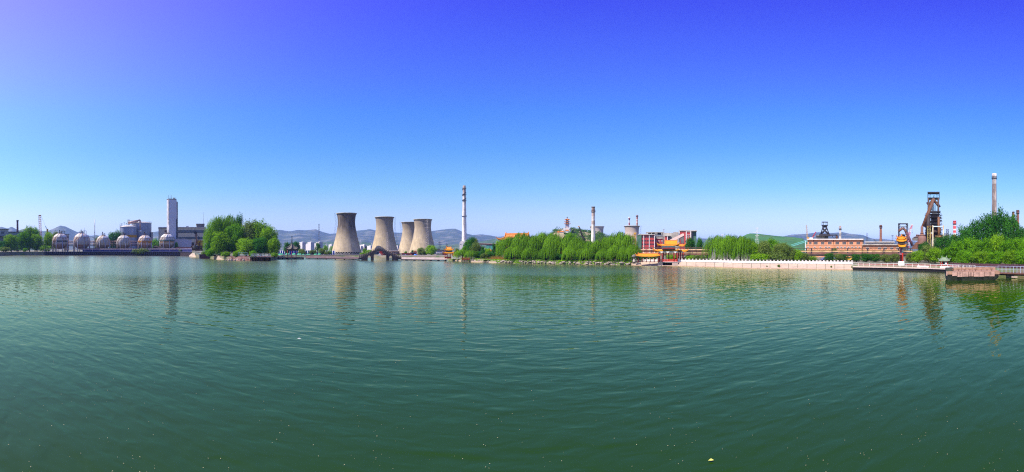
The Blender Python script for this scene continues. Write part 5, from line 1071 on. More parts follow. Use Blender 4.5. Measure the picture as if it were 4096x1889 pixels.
# red factory
t = T('red_factory', 'red brick factory wing with white pilasters and a green netted left end', 'factory', 2600, 285)
fr = M('factory_red', (.36, .045, .045), var=.18, vs=.3); t.box('walls', fr, 2566, 2620, 940, 1024, 0, 16); t.box('roof_slab', conc, 2552, 2620, 936.5, 940, -.8, 16.5); t.box('scaffold_net', netg, 2548, 2566, 941, 1020, -.6, 15)
for p in (2575, 2597, 2618): t.box('pilaster', whites, p - 1.2, p + 1.2, 940.2, 1024, -.4, -.01)
for ya, yb in ((946, 951), (961, 965.5), (975, 979.5)): windows(t, [(2567.2, 2573), (2577.5, 2584.5), (2587, 2595), (2599.5, 2606), (2608.5, 2616)], ya, yb, frame=redd, bars=1)
t.box('upper_opening', glass, 2599, 2609, 941, 948, -.1, .2)
t = T('gutted_factory', 'gutted grey concrete frame building in the middle of the red factory', 'factory', 2665, 296)
t.box('lower_walls', fr, 2620, 2652, 955, 1024, 0, 14); t.box('open_floor', concd, 2620, 2652, 941, 951, 2, 14); t.box('floor_slab', conc, 2618, 2654, 951, 955, -.6, 14); windows(t, [(2623, 2627.5), (2634, 2638.5), (2645, 2650)], 962, 966, frame=whites, bars=1); windows(t, [(2623, 2627.5), (2634, 2638.5)], 975, 978.5, bars=1)
t.box('top_slab', conc, 2582, 2654, 927.5, 929.5, 4, 18); t.box('inner_wall', concd, 2590, 2652, 929.6, 937, 9, 17)
for p in (2583, 2590, 2605, 2620, 2627, 2646): t.box('frame_column', conc, p - 1.3, p + 1.3, 929.6, 938, 4.1, 5.3)
t.box('stair_block', conc, 2650, 2694, 931, 1020, 3, 17); t.box('middle_block', M('patched_concrete', (.36, .32, .28), var=.35, vs=.3), 2694, 2715, 928, 1020, 2.4, 17); t.box('red_bay', fr, 2659, 2672, 945, 1020, 0, 2.9); t.box('white_fin', whites, 2669, 2671.5, 944, 1020, -.4, -.05); t.box('dark_bay', steeld, 2672.5, 2681, 945, 980, .5, 2.9); t.box('bay_slab', conc, 2657, 2684, 943, 945, -.6, 2.9)
t = T('red_tower_block', 'tall red block with white frame lines at the right end of the red factory', 'factory', 2745, 300)
t.box('walls', fr, 2716, 2764, 925, 1024, 0, 9); t.box('roof_slab', conc, 2714, 2788, 921.5, 925, -.6, 15)
for p in (2717, 2745, 2763): t.box('frame_line', whites, p - 1.6, p + 1.6, 925.2, 1024, -.5, -.02)
for y in (928, 940, 956): t.box('frame_band', whites, 2747, 2761, y - .6, y + .6, -.3, -.02)
windows(t, [(2751, 2757)], 944, 950, bars=1); t.box('dark_side', concd, 2765.5, 2773, 926, 1024, 2, 14); t.box('scaffold_net', netg, 2774, 2786, 926, 1010, 2, 13)
t = T('inclined_conveyor', 'pale inclined conveyor bridge rising to the right in front of the factory', 'conveyor', 2708, 262)
t.part('gallery', MB().prism([t.P(2680, 959)[::2], t.P(2731, 934)[::2], t.P(2736, 936)[::2], t.P(2736, 943)[::2], t.P(2686, 969)[::2], t.P(2680, 968)[::2]], 0, 3), M('pale_pink_cladding', (.62, .45, .4), var=.15))
for p in (2717, 2724, 2733): t.box('support_leg', steeld, p - 1, p + 1, 944 - (p - 2733) * .5, 1020, .6, 2.4)
t.part('hopper', MB().prism([t.P(2720, 952)[::2], t.P(2736, 943.5)[::2], t.P(2736, 974)[::2], t.P(2726, 974)[::2]], .3, 2.8), concd)
pylon(2655, 255, 918, 1020, 11, 4, 'lattice mast in front of the gutted factory', n=13, head=7, mat=grey)
# double-eaved waterside pavilion
D = 125.5; t = T('double_eaved_pavilion', 'large two-storey lakeside pavilion with bright orange glazed roofs and red columns', 'pavilion', 2668, D, rot=.0, base=1.2); s = t.s
bs = M('plinth_blocks', (.5, .38, .33), var=.3, vs=1, brick=((.3, .22, .2), 1.2))
for a, b in ((2632, 2651), (2688, 2710)): t.box('plinth', bs, a, b, 1048.2, 1069, -3.5, 3)
t.box('plinth_gap_shade', black, 2651.1, 2687.9, 1048.6, 1069, -2.6, 3); t.box('base_slab', whites, 2631, 2712, 1046.8, 1048, -3.7, 6)  # solid black block stands in for the shade in the opening
croof(t, 'lower_roof', 96 * s, 84 * s, t.z(1005), 7 * s, 66 * s, 56 * s, .7, tileo, ridge, cx=t.x(2664), cy=2, main=False)
t.part('upper_storey', MB().box(t.x(2648), t.x(2701), -1.8, 5.8, t.z(998), t.z(984)), bluegn)
t.part('upper_lattice', MB().box(t.x(2650), t.x(2699), -1.95, -1.85, t.z(996), t.z(991)), redd)
croof(t, 'upper_roof', 84 * s, 74 * s, t.z(982.5), 6 * s, 56 * s, 40 * s, .75, tileo, ridge, cx=t.x(2672), cy=2, main=False); gableridge(t, 50 * s, t.z(978.5), 16 * s, t.x(2684), 2, 52 * s, tileo, ridge)
croof(t, 'side_wing_roof', 40 * s, 40 * s, t.z(1005.5), 6 * s, 16 * s, 12 * s, .5, tileo, ridge, cx=t.x(2733), cy=4.5, main=False); croof(t, 'side_upper_roof', 34 * s, 34 * s, t.z(982.5), 5.4 * s, 12 * s, 8 * s, .5, tileo, ridge, cx=t.x(2726), cy=5.5, main=False)
t.part('eave_beam', MB().box(t.x(2637), t.x(2710), -2.4, 6.4, t.z(1011.5), t.z(1005.8)).box(t.x(2716), t.x(2734), 2, 7, t.z(1011.5), t.z(1005.8)), bluegn)
for p in (2647, 2671, 2700): t.part('painted_medallion', MB().prism([(t.x(p) - .55, t.z(1008.5)), (t.x(p), t.z(1012)), (t.x(p) + .55, t.z(1008.5)), (t.x(p) + .35, t.z(1006.5)), (t.x(p) - .35, t.z(1006.5))], -2.48, -2.42), M('pale_medallion', (.6, .62, .58), var=.3))
columns(t, [t.x(p) for p in (2638, 2649, 2696, 2708)], [-2.2], 0, t.z(1011), .16, M('eave_shaded_red', (.28, .02, .015), rough=.5, var=.2)); columns(t, [t.x(p) for p in (2638, 2654, 2664, 2675, 2696, 2708)], [2.5, 6.2], 0, t.z(1011), .14, M('shaded_red_paint', (.16, .03, .03)))  # eave shade put into the column reds, deepest on the rear rows
columns(t, [t.x(p) for p in (2716, 2724, 2734)], [2.2, 6.8], 0, t.z(1011), .13, redp)
m = MB().box(t.x(2638), t.x(2708), -2.25, -2.15, .75, .85).box(t.x(2638), t.x(2708), -2.25, -2.15, .12, .3).box(t.x(2638), t.x(2708), -2.25, -2.15, .46, .54)
for q in range(36): x = t.x(2638 + q * 2); m.box(x - .03, x + .03, -2.24, -2.16, .1, .8)
t.part('red_railing', m, redp)
t = T('covered_gallery', 'low covered gallery with a long orange roof left of the big pavilion', 'covered walkway', 2592, 122, base=1.2); s = t.s
croof(t, 'roof', 92 * s, 3.6, t.z(1024), 7 * s, 80 * s, .3, .35, tileo, ridge); t.part('eave_beam', MB().box(t.x(2550), t.x(2636), -1.3, 1.3, t.z(1029), t.z(1024.5)), bluegn)
columns(t, [t.x(p) for p in (2553, 2569, 2585, 2601, 2617, 2633)], [-1.2, 1.2], 0, t.z(1028), .12, redd)
t = T('covered_gallery', 'orange gallery roof glimpsed between the trunks of the willow row', 'covered walkway', 2320, 154, base=1.2); s = t.s
croof(t, 'roof', 300 * s, 3.6, t.z(1022), 6 * s, 290 * s, .3, .2, tileo, ridge); columns(t, [t.x(p) for p in range(2180, 2470, 24)], [-1.2], 0, t.z(1023), .12, redd)
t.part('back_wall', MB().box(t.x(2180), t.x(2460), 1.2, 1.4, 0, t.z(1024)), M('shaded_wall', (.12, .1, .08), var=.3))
t = T('stone_lantern', 'small grey stone stupa lantern left of the covered gallery', 'lantern', 2537, 126, base=1.2); t.part('base', MB().lathe([(.5, 0), (.45, .5), (.3, .6), (.3, 1.3)], 10), conc); t.part('dome', MB().lathe([(.3, 1.3), (.85, 1.5), (.8, 1.9), (.4, 2.2), (.05, 2.4)], 14), concd)

# ---------------------------------------------------------------- RIGHT: white balustrade, pipe racks, peach works, furnaces, grove, barge
def bank(p): return shore(p) + 4.2
t = T('bank_revetment', 'sloping pale pink concrete slabs between the water and the long white balustrade', 'embankment', 3000, 106, base=0, world=True)
P = [2525 + 37 * k for k in range(25)]
for p0, p1 in zip(P, P[1:]):
    if 2632 < (p0 + p1) / 2 < 2708: continue
    a, b, c, d = xy(p0 + .8, shore(p0) - .3), xy(p1 - .8, shore(p1) - .3), xy(p1 - .8, bank(p1) - .25), xy(p0 + .8, bank(p0) - .25)
    m = MB().add([(*a, .02), (*b, .02), (*c, 1.16), (*d, 1.16), (*a, -.6), (*b, -.6), (*c, .5), (*d, .5)], [(0, 1, 2, 3), (0, 4, 5, 1), (1, 5, 6, 2), (2, 6, 7, 3), (3, 7, 4, 0)]); t.part('slab', m, pink)
t.part('toe_beam', MB().slab([xy(p, shore(p) - .7) for p in P], .5, -.5, .16), M('toe_concrete', (.5, .33, .26), var=.35, vs=.8))
def balustrade(p0, p1, label):
    t = T('white_balustrade', label, 'balustrade', p0, bank(p0), 'white stone balustrades', base=1.15, world=True); n = max(2, round((p1 - p0) / 14.2)); ps = [p0 + (p1 - p0) * k / n for k in range(n + 1)]
    t.part('plinth', MB().slab([xy(p, bank(p) - .25) for p in ps], .6, 1.0, 1.24), M('dark_plinth', (.06, .05, .05), var=.4))  # plinth kept dark, a line between balustrade and slabs
    for a, b in zip(ps, ps[1:]):
        A, B = Vector(xy(a, bank(a))), Vector(xy(b, bank(b))); m = MB(); L = (B - A).length; u = (B - A) / L; nrm = Vector((-u.y, u.x)) * .09
        def slabby(f0, f1, z0, z1):
            q = [A + u * L * f0 - nrm, A + u * L * f1 - nrm, A + u * L * f1 + nrm, A + u * L * f0 + nrm]
            m.add([(v.x, v.y, z) for z in (z0, z1) for v in q], [(0, 3, 2, 1), (4, 5, 6, 7), (0, 1, 5, 4), (1, 2, 6, 5), (2, 3, 7, 6), (3, 0, 4, 7)])
        slabby(.08, .92, 1.24, 1.6)
        slabby(.08, .92, 1.72, 1.86)
        for f in (.08, .34, .62): slabby(f, f + .12 + (.18 if f == .62 else .06), 1.6, 1.72)
        t.part('panel', m, whites)
    for p in ps:
        x, y = xy(p, bank(p) - .02); t.part('post', MB().box(x - .13, x + .13, y - .13, y + .13, 1.2, 2.08).box(x - .17, x + .17, y - .17, y + .17, 2.08, 2.22), whites)
balustrade(2530, 2629, 'white stone balustrade in front of the low covered gallery'); balustrade(2714, 3409, 'long white stone balustrade from the orange pavilion to the black-faced deck')
for p, w, l in ((3068, 6, 'tiny dry tuft in a joint of the sloping slabs'), (3115, 13, 'round green weed clump growing on the sloping slabs'), (3325, 9, 'weed growing down a slab joint left of the deck'), (3410, 10, 'leafy weed at the corner where slabs meet the black-faced deck')):
    tree('obush', p, zz(1, 1) * 0 + (1057 if w > 10 else 1061), w, shore(p) + 1.2, l, group='weeds on the sloping slabs', base=.35)
def rack(label, ppts, posts, lines, top=None, zb=1.1, lowpanel=None):
    t = T('pipe_bridge', label, 'pipe bridge', ppts[0][0], ppts[0][1], 'pipe bridges', base=zb, world=True)
    dd = lambda p: lerpt(ppts, p)
    step = [ppts[0][0] + (ppts[-1][0] - ppts[0][0]) * k / 12 for k in range(13)]
    for y, r, mt in lines: t.part('pipe', MB().path([(*xy(p, dd(p)), zz(y, dd(p))) for p in step], r, 8), mt)
    for p in posts:
        x, y = xy(p, dd(p)); t.part('support_post', MB().box(x - .16, x + .16, y - .16, y + .16, zb - .2, zz(top[0] if top else lines[0][0], dd(p))), steeld)
    if top:
        m = MB(); k = int((step[-1] - step[0]) / 11)
        for y in top: m.path([(*xy(p, dd(p)), zz(y, dd(p))) for p in step], .1, 4)
        for q in range(k):
            a, b = step[0] + q * 11, step[0] + q * 11 + 11; ya, yb = (top[0], top[1]) if q % 2 else (top[1], top[0]); m.bar((*xy(a, dd(a)), zz(ya, dd(a))), (*xy(b, dd(b)), zz(yb, dd(b))), .06)
        t.part('truss', m, M('truss_paint', (.09, .07, .05), var=.4))
    if lowpanel: t.part('cable_tray', MB().slab([xy(p, dd(p) + .3) for p in step], .5, zz(lowpanel[1], 150), zz(lowpanel[0], 150)), rust)
pp = M('pipe_sand', (.5, .33, .2), rough=.6, var=.35, vs=.6)
rack('pipe bridge with pale pipes behind the orange pavilion', [(2540, 150), (2700, 146), (2838, 142)], [2566, 2606, 2650, 2770, 2812, 2832], [(1000, .3, pp), (1006, .2, rust), (1013, .22, pp), (1019, .3, rust)], (991, 998))
rack('long rusty truss pipe bridge in front of the peach works', [(3165, 150), (3400, 143), (3600, 133), (3650, 130)], [3225, 3246, 3328, 3391, 3471, 3536, 3594, 3642], [(1007, .2, pp), (1011.5, .12, steeld), (1016.5, .3, rust), (1021, .36, M('dark_lagging', (.07, .05, .045), var=.4)), (1005, .12, M('yellow_pipe', (.5, .36, .05)))], (993.5, 1003))
# peach works
t = T('peach_works', 'two-storey peach plaster works hall with a row of upper windows', 'factory', 3342, 205)
t.box('upper_walls', peach, 3230, 3450, 960, 1020, 0, 12); t.box('lower_walls', peach, 3224, 3447, 980, 1037, -1.0, -.03); t.box('string_course', M('peach_edge', (.66, .36, .22), var=.1), 3223, 3448, 978.6, 980, -1.2, -.04)
t.box('roof_slab', M('roof_edge_pale', (.6, .56, .52), var=.25), 3228, 3453, 955.5, 960, -.9, 12.6); t.part('end_gable', MB().prism([t.P(3450.1, 1030)[::2], t.P(3450.1, 957)[::2], t.P(3455, 954)[::2], t.P(3455, 1030)[::2]], .2, 12.4), concd)
windows(t, [(3237, 3245.5), (3257, 3270), (3284, 3297), (3312, 3326), (3342, 3356), (3370, 3384), (3398, 3412), (3426, 3440)], 969, 978, bars=3, frame=M('window_grey', (.3, .27, .24)))
windows(t, [(3229, 3235), (3256, 3262), (3279, 3285), (3300, 3307), (3313, 3320), (3347, 3354), (3362, 3369), (3376, 3383), (3391, 3397), (3405, 3412), (3420, 3426), (3434, 3440)], 987.5, 993, d=-1.04, bars=1, frame=whites)
windows(t, [(3277, 3285), (3300, 3307)], 1028, 1034, d=-1.04, bars=1, frame=whites)
for p in (3255, 3304, 3334, 3391, 3444): t.part('downpipe', MB().cyl(t.P(p, 980, -.15), t.P(p, 960, -.15), .12, .12, 6), rust)
t = T('clerestory_hall', 'long low peach hall with a glazed rooftop lantern right of the two-storey works', 'factory', 3525, 198)
t.box('walls', peach, 3452, 3605, 981, 1032, 0, 12); t.box('roof', conc, 3449, 3607, 978, 981, -1, 12.5); w = t.box('lantern', glass, 3461, 3577, 969.5, 978, 2, 8); t.box('lantern_roof', M('roof_edge_pale', (.6, .56, .52)), 3458, 3579, 966.8, 969.5, 1.2, 8.8)
m = MB()
for q in range(36): m.box(t.x(3461 + q * 3.25), t.x(3461 + q * 3.25) + .14, 1.88, 1.98, t.z(978), t.z(969.6))
t.part('mullions', m, whites, w); windows(t, [(3465, 3476), (3512, 3524), (3536, 3547), (3561, 3572), (3585, 3594)], 991, 997, bars=2, frame=whites)
# old furnace behind the works
blk = M('furnace_black_steel', (.035, .03, .035), rough=.7, var=.4)
t = T('blast_furnace', 'old black blast furnace top with X-shaped legs above the peach works', 'blast furnace', 3299, 300)
m = MB()
for p in (3288, 3294, 3304, 3310): m.bar(t.P(p, 902, -1), t.P(p, 889, -1), .22).bar(t.P(p, 902, 2), t.P(p, 889, 2), .2)
m.box(t.x(3287), t.x(3311.5), -1.4, 2.4, t.z(890), t.z(887.5)).box(t.x(3286), t.x(3312), -1.8, 2.6, t.z(903), t.z(900.5)); t.part('top_frame', m, blk)
t.part('throat_columns', MB().box(t.x(3289), t.x(3295), -1.2, 2, t.z(916), t.z(903)).box(t.x(3303), t.x(3309), -1.2, 2, t.z(916), t.z(903)).prism([t.P(3289, 911)[::2], t.P(3309, 911)[::2], t.P(3302, 904)[::2], t.P(3296, 904)[::2]], -.6, 1), blk)
t.part('uptake_legs', MB().cyl(t.P(3291, 914), t.P(3317, 940), .62, .75, 8).cyl(t.P(3307, 914, .8), t.P(3280, 940, .8), .62, .75, 8).cyl(t.P(3290, 914), t.P(3283, 936), .4, .4, 8).cyl(t.P(3308, 914), t.P(3316, 936), .4, .4, 8), blk)
t.part('furnace_deck', MB().box(t.x(3277), t.x(3318), -3, 4, t.z(943), t.z(937)).box(t.x(3264), t.x(3321), -4, 6, t.z(945), t.z(942.5)), blk)
t.part('charging_arm', MB().prism([t.P(3306, 938)[::2], t.P(3350, 939)[::2], t.P(3350, 943)[::2], t.P(3328, 943)[::2], t.P(3306, 945)[::2]], -1, 1).bar(t.P(3328, 943), t.P(3336, 956), .3).bar(t.P(3342, 950), t.P(3334, 957), .25), blk)
t.part('stock_vessel', MB().cyl(t.P(3347.5, 956), t.P(3347.5, 945), .9, .9, 12).cyl(t.P(3347.5, 945), t.P(3347.5, 942.5), 1.0, .5, 12), rust)
t.part('dome_tank', MB().lathe([(21 * t.s, t.z(957)), (21 * t.s, t.z(947)), (22 * t.s, t.z(945)), (22 * t.s, t.z(942)), (19 * t.s, t.z(940.5)), (.1, t.z(940))], 28, t.x(3284), 3), conc)
t.part('core', MB().box(t.x(3285), t.x(3313), 0, 5, 0, t.z(943)), concd)
chimney(3361, 280, 905, 1000, 8, 10, M('patchy_white_stack', (.6, .55, .5), zr=[(0, (.72, .7, .66)), (13.5, (.4, .36, .32)), (15.5, (.72, .7, .66)), (18.5, (.5, .4, .36)), (20.2, (.35, .2, .16))], var=.3), 'small patchy white chimney rising behind the peach works', rings=(918,), n=14)
chimney(3523, 270, 902, 1000, 8.6, 11, M('ribbed_brick_stack', (.36, .15, .09), var=.3, vs=.5, streak=((.12, .06, .05), 1.2, .06, .8)), 'ribbed red-brown chimney behind the lantern roof hall', rings=(912,), cap=(7, rust), n=14)
pylon(3468, 260, 933, 1000, 6.4, 4, 'dark lattice mast left of the red-brown chimney', n=9, mat=steeld); pylon(3570, 260, 941, 1000, 6.6, 4, 'dark lattice mast right of the red-brown chimney', n=8, mat=steeld, arms=((943, 5),))
t = T('crawler_crane', 'crane with a pale upright lattice boom at the left end of the peach works', 'crane', 3230, 260); t.part('boom', MB().lattice(t.P(3231, 972), t.P(3225.5, 901), 1.0, .7, 16, .08), M('crane_buff', (.5, .34, .2), var=.3)); t.part('cab', MB().box(t.x(3229), t.x(3236), -1, 1, t.z(956), t.z(949)), M('crane_orange', (.5, .25, .05)))
t = T('crawler_crane', 'small crane with a short red boom leaning right over the peach works', 'crane', 3252, 265); t.part('boom', MB().lattice(t.P(3247, 956), t.P(3263, 928), .7, .4, 9, .08), redp); t.part('cab', MB().box(t.x(3238), t.x(3251), -1, 1, t.z(956), t.z(951)), white)
t = T('crawler_crane', 'tiny dark crane between dark mast and red-brown chimney', 'crane', 3500, 262); t.part('boom', MB().bar(t.P(3503, 967), t.P(3493, 955), .15).bar(t.P(3503, 967), t.P(3496, 956), .08), steeld); t.part('cab', MB().box(t.x(3500), t.x(3506), -.8, .8, t.z(969), t.z(964)), steeld)
t = T('truss_conveyor', 'turquoise truss conveyor climbing to the left end of the peach works', 'conveyor', 3200, 240); m = MB()
for y0, y1 in ((980, 960), (987, 967)):
    for dp in (0, 2): m.bar(t.P(3165, y0, dp), t.P(3230, y1, dp), .17)
for q in range(13):
    a = 3165 + q * 5; ya = 980 - (a - 3165) * .308; m.bar(t.P(a, ya), t.P(a + 5, ya + 5.6), .1).bar(t.P(a + 5, ya - 1.5), t.P(a + 5, ya + 5.6), .1)
t.part('truss', m, M('turquoise_paint', (.16, .5, .46), rough=.5)); t.part('support_leg', MB().box(t.x(3220), t.x(3223.5), 0, 1, 0, t.z(962)), M('turquoise_pale', (.5, .62, .66)))
pylon(3028, 300, 911, 985, 15, 4, 'white pylon standing before the green hill', arms=((913, 8), (930, 14), (943, 8), (957, 8)), n=11, mat=M('white_lattice', (.62, .62, .6), rough=.5), base=2)
pylon(2889, 330, 939, 985, 9, 3, 'white pylon top just above the left willows by the balustrade', arms=((940, 7),), n=7, mat=whites)
# paifang seen end-on
t = T('memorial_archway', 'red archway seen end-on, tiered orange roofs on tall columns with a white pedestal', 'archway', 3606, 97); s = t.s
t.part('pedestal', MB().box(-12 * s, 11 * s, -.1, 1.4, 0, t.z(1046.5)).box(-12.6 * s, 11.6 * s, -.18, 1.5, -.1, .25), white)
t.part('far_pedestal', MB().box(-10 * s, 12 * s, 7, 8.2, 0, t.z(1047)), whites)
for (x, y, mt) in ((4.5, .5, redp), (-3, 4, redd), (-3.4, 7.5, redd)): t.part('column', MB().cyl((x * s, y, t.z(1046.5) if y < 1 else 0), (x * s, y, t.z(985)), .2 if y < 1 else .3, .2 if y < 1 else .28, 14), mt)
t.part('painted_panel', MB().box(1.4 * s, 7.6 * s, .24, .5, t.z(1011), t.z(990)), bluegn); t.part('carved_lintel', MB().box(-8 * s, 1 * s, .9, 9, t.z(1020), t.z(985)), M('dim_carved_lintel', (.22, .1, .14), var=.5, vs=4)); t.part('red_brace', MB().prism([(-14 * s, t.z(985)), (-2 * s, t.z(985)), (-1 * s, t.z(1000)), (-8 * s, t.z(995))], 1, 3), redd)
croof(t, 'lower_roof', 30 * s, 2.6, t.z(985), 9 * s, 12 * s, 1.0, .3, tileo, ridge, cx=3 * s, cy=1, main=False)
t.part('lower_brackets', MB().prism([(-9 * s, t.z(991)), (15 * s, t.z(991)), (17 * s, t.z(986)), (-11 * s, t.z(986))], .2, 2), bluegn)
t.part('bracket_cluster', MB().prism([(-13 * s, t.z(978)), (13 * s, t.z(978)), (17 * s, t.z(963)), (-15 * s, t.z(963))], 0, 9), M('dark_brackets', (.05, .035, .03), var=.5, vs=3))
croof(t, 'middle_roof', 40 * s, 9.5, t.z(963), 7 * s, 26 * s, 7, .35, tileo, ridge, cy=4.5, main=False); croof(t, 'top_roof', 36 * s, 8, t.z(954), 9 * s, 8 * s, 5, .5, tileo, ridge, cy=4.5, main=False)
t.part('ridge_ornament', MB().box(-3 * s, 3 * s, 2, 7, t.z(946), t.z(943)).cyl((0, 2, t.z(944)), (0, 2, t.z(937)), .25, .08, 8), ridge)
# middle furnace behind the archway
t = T('blast_furnace', 'medium blast furnace frame rising right behind the end-on archway', 'blast furnace', 3612, 225); m = MB()
for p in (3594, 3597, 3627, 3631): m.bar(t.P(p, 1000, 0), t.P(p, 895, 0), .3).bar(t.P(p, 1000, 4), t.P(p, 895, 4), .25)
m.box(t.x(3593), t.x(3632), -.4, 4.4, t.z(896), t.z(893.5)).box(t.x(3593), t.x(3632), -.4, 4.4, t.z(908), t.z(906.5))
for p in (3594, 3627): m.bar(t.P(p, 906), t.P(p + 4, 897), .15)
m.bar(t.P(3597, 897), t.P(3602, 902), .15).bar(t.P(3627, 897), t.P(3622, 902), .15); t.part('top_frame', m, blk)
t.part('uptake_pipes', MB().path([t.P(3594, 926), t.P(3610, 913), t.P(3618, 917), t.P(3627, 934)], .75, 10), rust); t.part('downcomer', MB().cyl(t.P(3625, 930), t.P(3651, 985), .85, .7, 12), M('maroon_pipe', (.12, .05, .06), var=.3))
t.part('furnace_body', MB().cyl(t.P(3611, 1020, 2), t.P(3611, 945, 2), 1.9, 1.5, 18).cyl(t.P(3611, 945, 2), t.P(3611, 935, 2), 1.5, .8, 18), concd)
t.part('work_platforms', MB().box(t.x(3593), t.x(3631), -1, 5, t.z(955), t.z(953.5)).box(t.x(3593), t.x(3631), -1, 5, t.z(940), t.z(938.8)), blk)
t = T('crawler_crane', 'tall red and white lattice boom crane between the two blast furnaces', 'crane', 3635, 240); t.part('boom', MB().lattice(t.P(3630, 995), t.P(3637, 930), 1.9, 1.4, 14, .1).lattice(t.P(3637, 930), t.P(3649, 899), 1.2, .7, 9, .09), M('crane_red_white', (.62, .14, .14), zr=[(0, (.6, .1, .1))] + [(2 + 2.1 * q, ((.68, .6, .6), (.6, .1, .1))[q % 2]) for q in range(9)], var=.1))
t.part('hook_line', MB().bar(t.P(3649, 900), t.P(3649, 930), .04).box(t.x(3648), t.x(3650), -.2, .2, t.z(932), t.z(930)), steeld); t.part('luffing_jib', MB().bar(t.P(3637, 930), t.P(3636, 912), .2), steeld)
# big furnace
t = T('blast_furnace', 'huge rust-brown blast furnace with diagonal downcomer pipe and open top frame', 'blast furnace', 3735, 165); rs = M('furnace_rust_steel', (.075, .042, .036), rough=.75, var=.45, vs=.5, streak=((.045, .03, .03), .9, .1, .7)); rb = M('furnace_pipe_rust', (.14, .07, .05), rough=.75, var=.35, vs=.5, streak=((.36, .16, .04), .5, .05, .5))
for p in (3713.5, 3753.5):
    for y in (0, 5): t.part('main_column', MB().cyl(t.P(p, 950, y), t.P(p, 792, y), .42, .36, 12), rs)
m = MB()
for p in (3711, 3720, 3748, 3757.5):
    for y in (0, 5): m.bar(t.P(p, 794, y), t.P(p, 769, y), .13)
m.box(t.x(3710), t.x(3758.5), -.3, 5.3, t.z(771), t.z(768)).box(t.x(3710), t.x(3758.5), -.3, 5.3, t.z(793.5), t.z(790.5)).bar(t.P(3720, 780), t.P(3727, 771), .1).bar(t.P(3748, 780), t.P(3741, 771), .1)
for p in (3714, 3754):
    for y in (776, 783): m.bar(t.P(p - 3, y), t.P(p + 3, y), .08)
m.bar(t.P(3733, 791), t.P(3737, 781), .15).bar(t.P(3737, 791), t.P(3735, 781), .12)
for p in range(3711, 3760, 4): m.bar(t.P(p, 768), t.P(p, 765.5), .04)
t.part('top_frame', m, blk)
t.part('uptake_left', MB().path([t.P(3713, 822, 1), t.P(3723, 812, 1), t.P(3731, 800, .5)], .62, 12), rs); t.part('uptake_right', MB().path([t.P(3733, 800, .5), t.P(3746, 812, .8), t.P(3754, 822, 1)], .62, 12), rb)
t.part('uptake_collar', MB().cyl(t.P(3709, 818, 1), t.P(3717, 813, 1), 1.0, .9, 12).cyl(t.P(3752, 824, 1), t.P(3759, 819, 1), .8, .8, 12), rs)
t.part('downcomer', MB().cyl(t.P(3733, 800, -.8), t.P(3694, 907, -.8), .72, .88, 16).cyl(t.P(3733, 800, -.8), t.P(3737, 803, .5), .72, .7, 14), rb); t.part('pipe_walkway', MB().bar(t.P(3728, 800, -1.6), t.P(3690, 905, -1.6), .12), rusto)
for y, a, b, th2 in ((848, 3716, 3762, 2.4), (857, 3712, 3760, 1), (870, 3706, 3763, 1.5), (886, 3716, 3750, 1.2), (896, 3712, 3752, 1.4), (906, 3706, 3760, 1.8), (930, 3700, 3764, 1.8)):
    g_ = t.part('work_platform', MB().box(t.x(a), t.x(b), -1.0, 5.6, t.z(y), t.z(y - th2)), blk if y != 857 else concd); m = MB()
    for q in range(int((b - a) / 4)): m.bar(t.P(a + q * 4, y - th2, -1), t.P(a + q * 4, y - th2 - 4, -1), .045)
    m.bar(t.P(a, y - th2 - 4, -1), t.P(b, y - th2 - 4, -1), .05); t.part('guard_rail', m, steeld, g_)
t.part('furnace_body', MB().lathe([(1.4, t.z(960)), (2.3, t.z(940)), (2.3, t.z(915)), (1.5, t.z(897)), (1.1, t.z(873)), (1.6, t.z(866)), (1.7, t.z(858)), (.6, t.z(852)), (.05, t.z(851))], 24, t.x(3738), 2.6), rs)
t.part('bell_house', MB().box(t.x(3728), t.x(3748), .5, 4.4, t.z(854.5), t.z(849.5)), whites); t.part('skip_hoist', MB().lattice(t.P(3733, 850, 2), t.P(3733, 815, 2), .9, .9, 8, .06).bar(t.P(3743, 850, 2), t.P(3743, 800, 2), .12).bar(t.P(3727, 848, 2), t.P(3727, 800, 2), .1), blk)
m = MB()
for p in (3703, 3764):
    m.mark(); m.hold = True; m.bar(t.P(p, 950, 0), t.P(p, 853, 0), .14)
    for q in range(8): y = 862 + q * 12; m.box(t.x(p) - .5, t.x(p) + .6, -.6, .7, t.z(y), t.z(y - .8)); m.bar(t.P(p + (3 if p > 3740 else -3), y), t.P(p + (3 if p > 3740 else -3), y - 5), .06); m.bar(t.P(p - 3, y), t.P(p + 3, y + 10), .05)
    m.bar(t.P(p, 853), t.P(p + (-5 if p > 3740 else 5), 851), .12); m.hold = False
t.part('stair_towers', m, blk); t.part('hot_blast_pipes', MB().path([t.P(3722, 930, -1.2), t.P(3722, 960, -1.2)], .45, 10).path([t.P(3755, 870, -1.2), t.P(3755, 955, -1.2)], .5, 10).path([t.P(3740, 948, -1.5), t.P(3765, 948, -1.5)], .5, 10), rb)
cg = random.Random(31)
for k in range(46):
    a = cg.uniform(3706, 3762); y = cg.uniform(856, 945); L_ = cg.choice((0, 0, 1)); dx = cg.uniform(4, 14); dy = cg.uniform(6, 22); q = t.P(a, y, cg.uniform(-1, 3)); e = t.P(a + (dx if L_ else cg.uniform(-1, 1)), y + (cg.uniform(-3, 3) if L_ else dy), cg.uniform(-1, 3))
    t.part('service_pipe' if k % 3 else 'brace', MB().cyl(q, e, cg.uniform(.05, .2), None, 6), blk if k % 4 else rust)
t.part('side_shaft', MB().cyl(t.P(3713, 860, -.6), t.P(3713, 950, -.6), .95, 1.0, 14), M('furnace_black_steel', (0, 0, 0)))
t.part('cast_house', MB().box(t.x(3700), t.x(3775), 1, 8, 0, t.z(940)), concd); t.part('cast_house_roof', MB().box(t.x(3697), t.x(3778), .4, 8.6, t.z(940), t.z(938)), rust)
